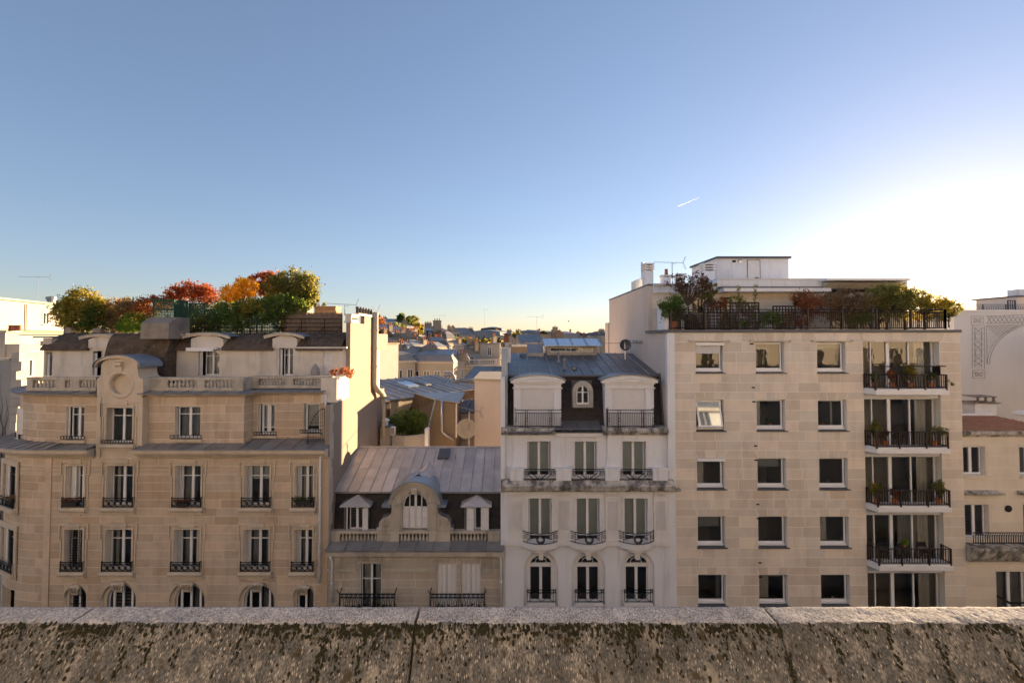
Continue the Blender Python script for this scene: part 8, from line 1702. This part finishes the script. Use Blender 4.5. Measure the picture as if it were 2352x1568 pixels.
# ------------------------------------------------------------------ plants, boxes, screens on the roofs
def PT(u, v, Y): return (X(u, Y, v), Y, Z(v, Y))
def px_plant(name, label, cat, u, vb, Y, blobs, n, size, mat, trunk_r=.05, group=None, **k):
    """blobs in pixels: (du, v, ru, rv) round the base pixel; converted at depth Y"""
    b = PT(u, vb, Y); s = Y / F; bl = []
    for (bu, bv, ru, rv) in blobs: p = PT(bu, bv, Y); bl.append((p[0] - b[0], random.Random(bu * 31 + bv).uniform(-.3, .3), p[2] - b[2], ru * s, min(ru, rv) * s * .8 + .15, rv * s))
    return plant(name, label, cat, b, bl, n, size, mat, trunk_r, group, **k)
def left_garden():
    zd = LEFT['zdeck']; vb = 766; Y = 29.6
    G = 'rooftop garden plants'
    px_plant('rooftop_tree', 'round olive green rooftop tree with yellowing crown at the garden corner', 'tree', 190, vb, 29.4, [(187, 690, 40, 25), (156, 712, 26, 28), (224, 712, 28, 27), (190, 725, 52, 34)], 9500, .15, 'yellowgreen', .08)
    px_plant('rooftop_shrub', 'dark green clipped shrub under the olive rooftop tree', 'shrub', 222, vb, 29.0, [(222, 730, 22, 26), (205, 745, 18, 14), (165, 745, 30, 14)], 3200, .12, 'green', .05)
    px_plant('rooftop_shrub', 'purple brown rooftop bush beside the olive tree', 'shrub', 280, vb, 29.3, [(268, 712, 30, 24), (300, 705, 34, 18), (262, 742, 24, 24)], 4200, .12, 'brown', .05)
    px_plant('rooftop_shrub', 'bright green rounded bush in front of the brown rooftop hedge', 'shrub', 305, vb, 28.9, [(306, 740, 30, 20), (290, 752, 16, 12)], 3200, .11, 'bright', .04)
    px_plant('rooftop_shrub', 'rust red bush beside the green lattice box', 'shrub', 335, vb, 29.3, [(332, 715, 20, 26), (345, 700, 24, 14)], 2600, .11, 'rust', .05)
    px_plant('rooftop_maple', 'scarlet maple glowing against the sky above the green lattice', 'tree', 432, vb, 30.4, [(440, 668, 40, 19), (402, 675, 30, 17), (474, 680, 32, 20), (380, 688, 28, 13)], 6800, .13, 'red', .07, limbs=6)
    px_plant('rooftop_maple', 'golden yellow maple next to the scarlet maples', 'tree', 555, vb, 29.8, [(550, 668, 34, 20), (572, 660, 18, 18), (528, 676, 18, 18), (548, 648, 18, 10)], 4600, .14, 'gold', .07)
    px_plant('rooftop_maple', 'dark red maple behind the golden maple', 'tree', 600, vb, 30.6, [(598, 642, 28, 15), (625, 634, 26, 12), (612, 665, 24, 18)], 3600, .13, 'red', .06)
    px_plant('rooftop_tree', 'large spreading evergreen tree topping the roof garden', 'tree', 672, vb, 29.9, [(665, 648, 44, 26), (700, 658, 30, 28), (635, 660, 32, 22), (690, 690, 28, 20), (712, 672, 18, 20)], 9500, .15, 'olive', .11, limbs=6)
    px_plant('rooftop_tree', 'dark green rooftop tree with hanging branches above the garden trellis', 'tree', 640, vb, 29.2, [(655, 700, 34, 26), (620, 715, 36, 28), (685, 705, 26, 22), (645, 735, 22, 22)], 6200, .14, 'green', .08)
    px_plant('rooftop_shrub', 'deep green shrub spilling over the garden lattice', 'shrub', 540, vb, 29.0, [(530, 720, 34, 26), (562, 735, 32, 24), (505, 740, 24, 22)], 5200, .13, 'green', .05)
    px_plant('rooftop_shrub', 'yellow green bush beneath the golden maple', 'shrub', 575, vb, 28.8, [(585, 705, 30, 16), (560, 715, 20, 14)], 2200, .13, 'yellowgreen', .04)
    px_plant('rooftop_shrub', 'brown green bush at the foot of the green lattice', 'shrub', 478, vb, 28.9, [(475, 742, 26, 20), (458, 752, 16, 12)], 2400, .11, 'olive', .04)
    px_plant('rooftop_shrub', 'thin leafy shrub beside the wooden crate', 'shrub', 738, 716, 30.2, [(738, 700, 14, 11), (725, 694, 12, 8)], 420, .13, 'olive', .03)
    px_plant('rooftop_shrub', 'sparse rust shrub between the brown bush and the lattice box', 'shrub', 395, vb, 30.6, [(380, 700, 30, 12), (360, 706, 20, 10)], 900, .11, 'rust', .03)
    px_plant('rooftop_shrub', 'pale autumn bush behind the brown rooftop hedge', 'shrub', 262, vb, 30.8, [(265, 695, 26, 12), (300, 694, 26, 10)], 800, .11, 'brown', .03)
    px_plant('rooftop_shrub', 'long dark hedge behind the green lattice fence', 'shrub', 520, vb, 30.2, [(430, 728, 30, 24), (480, 722, 34, 28), (520, 705, 28, 22), (590, 715, 36, 30), (630, 690, 26, 22)], 7000, .15, 'green', .05)
    px_plant('rooftop_shrub', 'mixed rust and green hedge behind the brown rooftop bush', 'shrub', 300, vb, 30.6, [(250, 725, 30, 26), (290, 720, 34, 28), (335, 728, 26, 26)], 4200, .14, 'olive', .05)
    # green lattice: box and long screen
    t = thing('lattice_screen', 'tall dark green square lattice box on the concrete flue block', 'trellis', PT(378, 730, 27.0)); a, b = X(353, 26.8, 710), X(399, 26.8, 710); z0, z1 = Z(730, 26.8), Z(692, 26.8)
    lattice(t, a, b, z0, z1, 26.8, .085, M['trellis_green'], .042); MB().box(a - .1, b + .1, 26.7, 27.9, z1 + .05, z1 + .12).obj('top_board', M['trellis_green'], t); MB().box(b + .01, b + .06, 26.85, 27.9, z0, z1 + .05).obj('side_panel', M['trellis_green'], t); MB().box(a, b, 26.77, 26.8, (z0 + z1) / 2 - .03, (z0 + z1) / 2 + .03).obj('mid_rail', M['trellis_green'], t)
    t = thing('lattice_fence', 'long dark green lattice fence along the roof garden edge', 'trellis', PT(480, 766, 28.75))
    e = [402, 435, 470, 505, 545, 590, 640]
    for u0, u1 in zip(e, e[1:]): lattice(t, X(u0, 28.8, 730) + .04, X(u1, 28.8, 730) - .04, Z(766, 28.8), Z(698 if u0 < 440 else 712, 28.8), 28.8, .1, M['trellis_green'], .05, 'lattice_panel')
    t = thing('lattice_fence', 'dark lattice low down behind the olive rooftop tree', 'trellis', PT(230, 766, 30.2)); lattice(t, X(150, 30.2, 740), X(345, 30.2, 740), Z(766, 30.2), Z(715, 30.2), 30.2, .11, M['trellis_dark'], .03, 'lattice_panel')
    # planter boxes
    for u0, u1, v0, lab in ((146, 163, 752, 'dark square planter box under the olive rooftop tree'), (212, 230, 754, 'grey planter box under the clipped green shrub')):
        t = thing('planter_box', lab, 'planter', PT((u0 + u1) / 2, 768, 28.8)); MB().box(X(u0, 28.7, 760), X(u1, 28.7, 760), 28.7, 29.2, Z(770, 28.7), Z(v0, 28.7)).obj('box', M['concrete'], t); MB().box(X(u0, 28.7, 760) + .04, X(u1, 28.7, 760) - .04, 28.74, 29.16, Z(v0, 28.7) + .001, Z(v0, 28.7) + .02).obj('soil', M['bark'], t)
    # reed screen with rails, wooden crate, aerial, small chimney house
    t = thing('reed_screen', 'brown reed screen behind a dark iron rail at the roof edge', 'fence', PT(715, 766, 28.9)); a, b = X(645, 28.9, 740), X(786, 28.9, 740); g = random.Random(9); m = MB(); xx = a
    while xx < b:
        w = g.uniform(.018, .04); top = Z(716 + (3 if xx > X(700, 28.9, 740) else 0), 28.9) + g.uniform(-.05, .07); m.box(xx, xx + w, 28.9 + g.uniform(-.012, .012), 28.93, Z(768, 28.9), top); xx += w * .96
    m.obj('reeds', M['reed'], t, kind='stuff'); r = MB()
    for v in (732, 742, 751, 760): r.tube([(a, 28.72, Z(v, 28.72)), (b, 28.72, Z(v, 28.72))], .022, 5)
    for u in (647, 692, 745, 784): xq = X(u, 28.7, 745); r.tube([(xq, 28.7, Z(768, 28.7)), (xq, 28.7, Z(731, 28.7))], .028, 5); r.tube([(xq, 28.7, Z(750, 28.7)), (xq - .2, 28.2, Z(768, 28.2))], .02, 5)
    r.obj('rail', M['iron'], t)
    t = thing('guard_fence', 'dark iron roof rail in front of the green lattice', 'fence', PT(520, 766, 28.5)); r = MB(); a, b = X(402, 28.5, 750), X(640, 28.5, 750)
    for v in (742, 752, 760): r.tube([(a, 28.45, Z(v, 28.45)), (b, 28.45, Z(v, 28.45))], .02, 5)
    r.obj('rail', M['iron'], t)
    for u in (410, 455, 500, 545, 590, 635): xq = X(u, 28.45, 750); MB().tube([(xq, 28.45, Z(768, 28.45)), (xq, 28.45, Z(738, 28.45))], .025, 5).tube([(xq, 28.45, Z(748, 28.45)), (xq - .25, 28.0, Z(768, 28))], .02, 5).obj('post', M['iron'], t)
    t = thing('wooden_crate', 'orange brown wooden planter crate on the roof above the reed screen', 'crate', PT(745, 718, 29.6)); a, b = X(722, 29.6, 710), X(770, 29.6, 710); z0, z1 = Z(724, 29.6), Z(705, 29.6); n = 3
    for i in range(n): MB().box(a, b, 29.6, 29.63, z0 + (z1 - z0) * i / n + .006, z0 + (z1 - z0) * (i + 1) / n - .006).obj('plank', M['wood'], t); MB().box(b + .001, b + .03, 29.6, 30.5, z0 + (z1 - z0) * i / n + .006, z0 + (z1 - z0) * (i + 1) / n - .006).obj('plank', M['wood'], t)
    MB().box(a - .04, b + .07, 29.55, 30.55, z1, z1 + .05).obj('rim', M['wood'], t); MB().box(a + .02, b - .02, 29.64, 30.48, z0, z1 - .05).obj('lining', M['dark'], t)
    t = thing('roof_hut', 'small cream rooftop hut with flat cap behind the big evergreen', 'hut', PT(690, 722, 30.5)); MB().box(X(672, 30.5, 715), X(704, 30.5, 715), 30.5, 31.5, LEFT['zdeck'], Z(700, 30.5)).obj('wall', M['bg_cream'], t); MB().box(X(668, 30.4, 715), X(711, 30.4, 715), 30.35, 31.6, Z(700, 30.5), Z(697, 30.5)).obj('cap', M['stone_trim'], t)
    c = PT(792, 722, 29.2); yagi('tv_aerial', 'long toothed aerial on the party wall chimney beside the reed screen', (c[0], c[1], Z(724, 29.2)), Z(699, 29.2) - Z(724, 29.2), 1.75, .05, 18, -.05)
    # small things on the terrace and window boxes
    t = thing('wrapped_bundle', 'grey wrapped bundle on a pole standing behind the balustrade', 'cover', (X(724, 26.4, 850), 26.4, LEFT['zA0'])); x, y, z = X(724, 26.4, 850), 26.4, LEFT['zA0']; MB().tube([(x, y, z), (x, y, z + .5)], .03, 6).obj('pole', M['steel'], t); MB().lathe([(.02, .42), (.15, .5), (.24, .75), (.22, 1.0), (.1, 1.25), (.02, 1.32)], (x, y, z), 12).obj('cover', M['curtain_grey'], t, True)
    px_plant('trough_plant', 'rusty trailing plant in the corner trough of the balustrade', 'plant', 784, 862, 25.4, [(775, 854, 14, 6), (794, 853, 16, 8), (800, 862, 6, 8)], 1500, .07, 'rust', .02, trunk=False)
    for (u0, u1, vb_, mat, lab, tall) in ((140, 178, 1155, 'rust', 'dark window box of dried reddish flowers on the first column guard', 14), (403, 432, 1157, 'rust', 'dark window box of brown plants on the third column guard', 10), (676, 715, 1152, 'green', 'dark trough of pale flowering plants filling the last column guard', 12), (12, 28, 1150, 'brown', 'window box of dry plants on the rounded corner guard', 12)):
        Yq = 23.78 if u0 > 50 else 24.0; t = thing('window_box', lab, 'window box', PT((u0 + u1) / 2, vb_, Yq)); a, b = X(u0 + 2, Yq, vb_), X(u1 - 2, Yq, vb_); MB().hull8([(a + .04, Yq, Z(vb_ + 8, Yq)), (b - .04, Yq, Z(vb_ + 8, Yq)), (b - .04, Yq + .18, Z(vb_ + 8, Yq)), (a + .04, Yq + .18, Z(vb_ + 8, Yq)), (a, Yq - .03, Z(vb_ - 2, Yq)), (b, Yq - .03, Z(vb_ - 2, Yq)), (b, Yq + .2, Z(vb_ - 2, Yq)), (a, Yq + .2, Z(vb_ - 2, Yq))]).obj('box', M['flower_box'], t)
        c = [(a + (b - a) * i / 4, Yq + .09, Z(vb_ - 3 - tall * .35, Yq), .14, .1, tall * .010) for i in range(5)]; leaf_cloud(c, 420, .055, mat, int(u0) + 5, 'foliage', t, .5, .3)
left_garden()
def mid_plants():
    px_plant('courtyard_shrub', 'dense green shrub filling the courtyard behind the low white wall', 'shrub', 935, 1008, 34.2, [(930, 968, 34, 24), (905, 975, 22, 22), (955, 972, 24, 26), (925, 990, 40, 16)], 7000, .13, 'green', .06)
    px_plant('courtyard_shrub', 'taller olive shrub against the brown mansard', 'shrub', 968, 1000, 34.8, [(962, 962, 18, 14), (945, 958, 18, 12)], 1800, .13, 'olive', .05)
    G = 'hill garden plants'
    for (u, v, Y, ru, rv, mat, lab) in ((873, 742, 104, 12, 14, 'rust', 'autumn shrubs on the hill terrace beside the fat flue'), (903, 752, 104, 16, 11, 'olive', 'olive terrace bushes below the ribbed zinc studio'), (918, 753, 106, 14, 9, 'green', 'dark green bushes beside the olive terrace bushes'), (880, 765, 96, 12, 14, 'rust', 'rusty creeper on the pavilion terrace'), (925, 737, 122, 22, 8, 'green', 'dark roof garden hedge on the hilltop'), (946, 735, 124, 14, 10, 'olive', 'taller olive bush at the end of the hilltop hedge'), (920, 727, 122, 7, 9, 'green', 'small round tree above the hilltop hedge'), (962, 757, 112, 10, 14, 'yellowgreen', 'yellow green bush beside the brown gabled block'), (952, 782, 92, 8, 8, 'rust', 'rust bush on the glazed terrace rail'), (1043, 788, 112, 12, 12, 'bright', 'bright green tree in front of the party wall block'), (1058, 787, 113, 10, 10, 'yellowgreen', 'yellow green bushes beside the bright green tree'), (1073, 786, 114, 12, 8, 'yellowgreen', 'low yellow bushes among the cypresses'), (1090, 787, 114, 12, 7, 'olive', 'olive hedge below the paired cypresses'), (1118, 787, 112, 14, 8, 'olive', 'olive hedge between two cypresses'), (1142, 787, 110, 12, 7, 'yellowgreen', 'pale hedge beside the last cypress'), (1124, 797, 97, 11, 7, 'gold', 'golden shrub on the roof of the moulded cream block'), (1143, 797, 97, 10, 7, 'rust', 'russet shrub next to the golden roof shrub'), (1188, 769, 140, 10, 8, 'olive', 'sparse tree behind the white chimney stack'), (1196, 779, 100, 9, 9, 'rust', 'brown shrub above the white awning house'), (1208, 776, 100, 7, 7, 'green', 'small dark bush left of the stepped gable hall'), (1248, 768, 160, 6, 8, 'olive', 'slender tree beside two thin chimneys')):
        px_plant('garden_tree' if rv > 10 else 'garden_shrub', lab, 'tree' if rv > 10 else 'shrub', u, v + rv, Y, [(u, v, ru, rv), (u - ru * .5, v + rv * .3, ru * .6, rv * .6)], 1100, .42 * Y / 110, mat, .12, limbs=2)
    for k, (u, vt, vb, Y) in enumerate(((1099, 773, 790, 112), (1112, 771, 789, 112), (1125, 775, 789, 114), (1137, 771, 793, 108), (1147, 774, 792, 108), (1053, 766, 783, 120), (1079, 770, 783, 118))):
        b = PT(u, vb + 2, Y); s = Y / F; h = (vb - vt) * s; t = thing('cypress', 'slim dark cypress in the hill roof garden', 'tree', b, group='cypresses in the hill roof garden'); MB().tube([b, (b[0], b[1], b[2] + h * .5)], .1, 5).obj('trunk', M['bark'], t)
        leaf_cloud([(b[0], b[1], b[2] + h * (.12 + .2 * i), .55 * (1 - i * .19) + .08, .5 * (1 - i * .19) + .08, h * .16) for i in range(5)], 900, .3, 'cypress', 400 + k, 'crown', t, .5, .3)
    # planting behind the iron balconies of the mansard house
    for k, (u0, u1, lab) in enumerate(((790, 900, 'dark strip of grassy plants on the balcony of the curtained window'), (998, 1106, 'dark strip of grassy plants on the balcony of the shuttered windows'))):
        t = thing('balcony_plants', lab, 'plants', PT((u0 + u1) / 2, 1396, 23.75)); a, b = X(u0, 23.75, 1390), X(u1, 23.75, 1390); MB().box(a, b, 23.68, 23.82, Z(1403, 23.75), Z(1394, 23.75)).obj('trough', M['flower_box'], t); leaf_cloud([(a + (b - a) * (i + .5) / 8, 23.75, Z(1391, 23.75), .14, .08, .1) for i in range(8)], 700, .09, 'cypress', 520 + k, 'foliage', t, .25, .2)
    g = random.Random(6)
    for k, (u, v, Y, lab) in enumerate(((815, 1253, 24.28, 'dark weed growing below the first run of small balusters'), (1097, 1252, 24.28, 'dark weed hanging below the last run of small balusters'), (1113, 1250, 24.28, 'little weed beside the corner pier of the small balustrade'), (1146, 1255, 24.25, 'dark tuft at the end of the small balustrade'))):
        t = thing('weed', lab, 'weed', PT(u, v, Y)); p = PT(u, v, Y); leaf_cloud([(p[0], p[1], p[2], .1, .05, .14)], 120, .09, 'cypress', 560 + k, 'foliage', t, .3, .1); MB().tube([p, (p[0], p[1], p[2] + .12)], .008, 4).obj('stem', M['bark'], t)
mid_plants()
def right_garden():
    zt = RB['zt']; vb = 756
    px_plant('terrace_shrub', 'rounded green shrub at the terrace corner beside the low pier', 'shrub', 1546, vb, 24.7, [(1540, 698, 26, 18), (1553, 718, 28, 22), (1532, 712, 18, 18), (1545, 742, 20, 12)], 5200, .10, 'green', .05, pot=(.28, .35))
    px_plant('terrace_maple', 'purple leaved maple with pale bare trunk on the terrace', 'tree', 1589, vb, 25.4, [(1570, 650, 34, 12), (1600, 640, 30, 13), (1585, 665, 36, 10), (1560, 636, 18, 8), (1622, 660, 12, 10)], 2500, .09, 'purple', .06, limbs=9, shell=.3)
    px_plant('terrace_plant', 'tall droopy leaved plant next to the purple maple', 'plant', 1628, vb, 25.6, [(1626, 648, 15, 14), (1640, 660, 12, 14), (1625, 675, 14, 12), (1632, 690, 10, 10)], 900, .17, 'olive', .05, flat=.35)
    px_plant('terrace_shrub', 'golden brown terrace bush in front of the dark lattice', 'shrub', 1652, vb, 24.4, [(1650, 700, 18, 12), (1662, 692, 12, 8)], 1200, .08, 'rust', .03)
    px_plant('terrace_shrub', 'dark climber on the terrace lattice beside the sliding doors', 'shrub', 1690, vb, 24.8, [(1690, 690, 20, 12), (1715, 712, 18, 14), (1680, 735, 22, 16)], 2200, .08, 'olive', .03)
    px_plant('terrace_shrub', 'low green hedge behind the terrace bars below the dark lattice', 'shrub', 1735, vb, 24.4, [(1670, 742, 16, 10), (1700, 742, 26, 10), (1740, 735, 26, 16), (1765, 728, 22, 16)], 3400, .08, 'green', .03)
    px_plant('terrace_shrub', 'reddish hedge behind the terrace bars beside the small lattice', 'shrub', 1840, vb, 24.6, [(1850, 690, 30, 20), (1870, 705, 26, 18), (1845, 730, 34, 20), (1800, 738, 22, 14)], 5200, .09, 'rust', .04)
    px_plant('terrace_shrub', 'brown leaved bushes in front of the awning on the terrace', 'shrub', 1930, vb, 24.9, [(1905, 688, 30, 18), (1945, 682, 32, 18), (1925, 715, 46, 28), (1970, 700, 26, 24)], 6400, .1, 'brown', .05)
    px_plant('terrace_shrub', 'green flowering bush low behind the terrace bars under the awning', 'shrub', 1975, vb, 24.4, [(1960, 732, 30, 18), (1990, 725, 24, 18)], 2600, .08, 'green', .03)
    px_plant('terrace_tree', 'dark backlit terrace tree at the end of the awning', 'tree', 2035, vb, 25.0, [(2020, 680, 34, 22), (2055, 672, 32, 18), (2045, 705, 40, 26), (2085, 690, 26, 20)], 7200, .11, 'olive', .07, limbs=5)
    px_plant('terrace_tree', 'sun rimmed bushy tree at the far end of the terrace railing', 'tree', 2125, vb, 25.6, [(2110, 680, 30, 18), (2140, 692, 28, 16), (2100, 710, 34, 26), (2150, 715, 24, 22), (2165, 700, 20, 12)], 5600, .11, 'yellowgreen', .06, limbs=5)
    px_plant('terrace_tree', 'small olive tree beyond the terrace corner facing the sun', 'tree', 2180, 752, 27.0, [(2178, 702, 18, 12), (2190, 712, 14, 14), (2172, 720, 16, 18)], 1900, .11, 'olive', .04)
    for u, lab in ((1693, 'thin upright climber stem above the sliding doors'), (1731, 'thin leafy vine above the dark lattice')):
        b = PT(u, vb, 25.0); t = thing('climber', lab, 'climber', b); top = PT(u + 3, 664, 25.0); pts = [b, PT(u - 2, 720, 25), PT(u + 1, 690, 25), top]; MB().tube(pts, [.015, .012, .01, .006], 5).obj('stem', M['bark'], t); leaf_cloud([(top[0], top[1], top[2] + .15 - .22 * i, .1, .1, .16) for i in range(6)], 130, .10, 'olive', u, 'foliage', t, .5, .1)
    g = random.Random(12)
    # plants in pots on the balconies
    spec = {0: [(2010, 'green', 12, 14, 'fern in a pot behind the topmost balcony bars'), (2050, 'rust', 12, 20, 'reddish leafed pot plant on the topmost balcony'), (2092, 'yellowgreen', 16, 34, 'tall wispy bamboo on the topmost balcony'), (2140, 'green', 14, 14, 'green trailing pot plant at the end of the topmost balcony')],
            1: [(2012, 'olive', 14, 34, 'slim grey green shrub on the balcony below the topmost'), (2032, 'brown', 10, 16, 'pale flowering pot plant on the balcony below the topmost'), (2145, 'olive', 30, 26, 'oleander leaning over the rail of the balcony below the topmost')],
            2: [(2010, 'yellowgreen', 18, 26, 'yellowish grass in a pot on the third balcony'), (2150, 'olive', 16, 34, 'wispy shrub at the end of the third balcony'), (2050, 'rust', 12, 12, 'red potted plant on the third balcony')],
            3: [(2082, 'bright', 8, 10, 'small lime green plant on the bistro table')]}
    for k, lst in spec.items():
        a, b, yf, yb, z0 = RB['bal'][k]
        for (u, mat, ru, rv, lab) in lst:
            x = X(u, 23.75, 1000) if not (k == 3) else a + 1.45; zb = z0 if k < 3 else z0 + .73; r = .13 if k < 3 else .07; base = (x, (yf + yb) / 2 - .02, zb); s = 23.7 / F
            plant('potted_plant', lab, 'potted plant', base, [(0, 0, .3 * (k < 3) + .1 + rv * s * .55, ru * s * .75, .18, rv * s * .6)] + ([(.25, -.1, .75, ru * s * .6, .2, .2)] if ru > 25 else []), 520 if rv < 20 else 800, .085 if rv < 30 else .10, mat, .012, pot=(r, .24 if k < 3 else .1), flat=.3 if ru > 25 else .5, limbs=5)
    t = thing('trailing_sprig', 'pale yellow leafy sprig poking out past the topmost balcony', 'plant', PT(2176, 880, 23.6)); p = PT(2166, 878, 23.7); q = PT(2186, 882, 23.5); MB().tube([p, ((p[0] + q[0]) / 2, 23.6, p[2] + .12), q], [.012, .009, .005], 5).obj('stem', M['bark'], t); leaf_cloud([(q[0], q[1], q[2], .14, .1, .08), ((p[0] + q[0]) / 2, 23.6, p[2] + .1, .1, .1, .06)], 60, .14, 'yellowgreen', 990, 'foliage', t, .3, .1)
    # small things inside the square windows
    def W(u, v): return PT(u, v, 24.55)
    for u, v, r, mat, lab in ((1768, 972, .2, 'green', 'leafy house plant on the sill behind the second row middle window'), (1888, 970, .16, 'green', 'spiky house plant behind the second row window nearest the balconies'), (1768, 1246, .16, 'green', 'row of herbs behind the fourth row middle window'), (1912, 1247, .12, 'green', 'aloe behind the fourth row window nearest the balconies')):
        p = W(u, v + 6); plant('house_plant', lab, 'house plant', p, [(0, 0, .2, r * 1.4, .1, r * .8)], 160, .10, mat, .01, pot=(.07, .1))
    for u0, u1, v0, v1, lab in ((1895, 1906, 1100, 1114, 'silver laptop lid behind the third row window nearest the balconies'), (1655, 1674, 1236, 1251, 'silver laptop lid behind the fourth row first window')):
        t = thing('laptop', lab, 'laptop', W((u0 + u1) / 2, v1)); a, b = X(u0, 24.55, v1), X(u1, 24.55, v1); z0, z1 = Z(v1, 24.55), Z(v0, 24.55); MB().hull8([(a, 24.56, z0), (b, 24.56, z0), (b, 24.575, z0), (a, 24.575, z0), (a, 24.48, z1), (b, 24.48, z1), (b, 24.495, z1), (a, 24.495, z1)]).obj('lid', M['aluminium'], t); MB().box(a, b, 24.58, 24.8, z0 - .012, z0).obj('keyboard', M['aluminium'], t)
    p = W(1938, 1246); t = thing('canister', 'rounded white canister behind the fourth row window nearest the balconies', 'canister', p); MB().lathe([(.10, 0), (.12, .03), (.13, .26), (.1, .3), (.02, .31)], p, 14).obj('body', M['white_paint'], t, True); MB().lathe([(.09, -.005), (.1, 0)], p, 12).obj('foot', M['dark'], t)
    g = random.Random(14)
    for i in range(7):
        p = W(1906 + i * 7 + g.uniform(-2, 2), 1378); c = g.choice(['white_paint', 'curtain', 'terracotta', 'steel']); t = thing('bottle', 'small bottle or jar in the cluttered fifth row kitchen window', 'bottle', p, group='clutter behind the fifth row kitchen window'); h = g.uniform(.12, .3); MB().lathe([(.05, 0), (.055, h * .6), (.025, h * .75), (.025, h)], p, 10).obj('body', M[c], t, True); MB().lathe([(.03, h), (.03, h + .03), (.005, h + .03)], p, 8).obj('cap', M['dark'], t)
    for i in range(5):
        p = W(1612 + i * 7, 1112 + 3); t = thing('cushion', 'pale rounded cushion on the sill of the third row first window', 'cushion', p, group='cushions in the third row first window'); MB().lathe([(.01, 0), (.07, .02), (.08, .06), (.05, .1), (.01, .11)], p, 10).obj('body', M['curtain'], t, True); MB().lathe([(.012, .11), (.005, .12)], p, 6).obj('button', M['terracotta'], t)
right_garden()
def sky_things():
    # vapour trails, far and high; a bird
    for (u0, v0, u1, v1, w, lab) in ((1557, 474, 1606, 454, 1.2, 'short white vapour trail above the pale apartment block'),):
        Y = 9000.0; a, b = PT(u0, v0, Y), PT(u1, v1, Y); d = Vector(b) - Vector(a); t = mkobj('vapour_trail', MB().tube([a, Vector(a) + d * .2, Vector(a) + d * .6, b], [1.8 * w, 1.6 * w, 1.2 * w, .5 * w], 6).mesh('vapour_trail', M['vapour']), None, label=lab, category='vapour trail')
    p = PT(1306, 738, 90); t = thing('bird', 'small dark bird flying over the distant roofs', 'bird', p); mb = MB(); mb.tube([(p[0] - .16, p[1], p[2]), (p[0], p[1], p[2] + .02), (p[0] + .14, p[1], p[2])], [.03, .07, .02], 8); mb.obj('body', M['dark'], t, True)
    for s in (-1, 1): MB().add([(p[0] - .07, p[1], p[2] + .03), (p[0] + .07, p[1], p[2] + .03), (p[0] + .1, p[1] + s * .25, p[2] + .22), (p[0] + .02, p[1] + s * .55, p[2] + .16), (p[0] - .05, p[1] + s * .25, p[2] + .2)], [(0, 1, 2, 3, 4)]).obj('wing', M['dark'], t)
M['vapour'] = leafmat('vapour', [(.9, .9, .9), (.95, .95, .95)], .85)
sky_things()
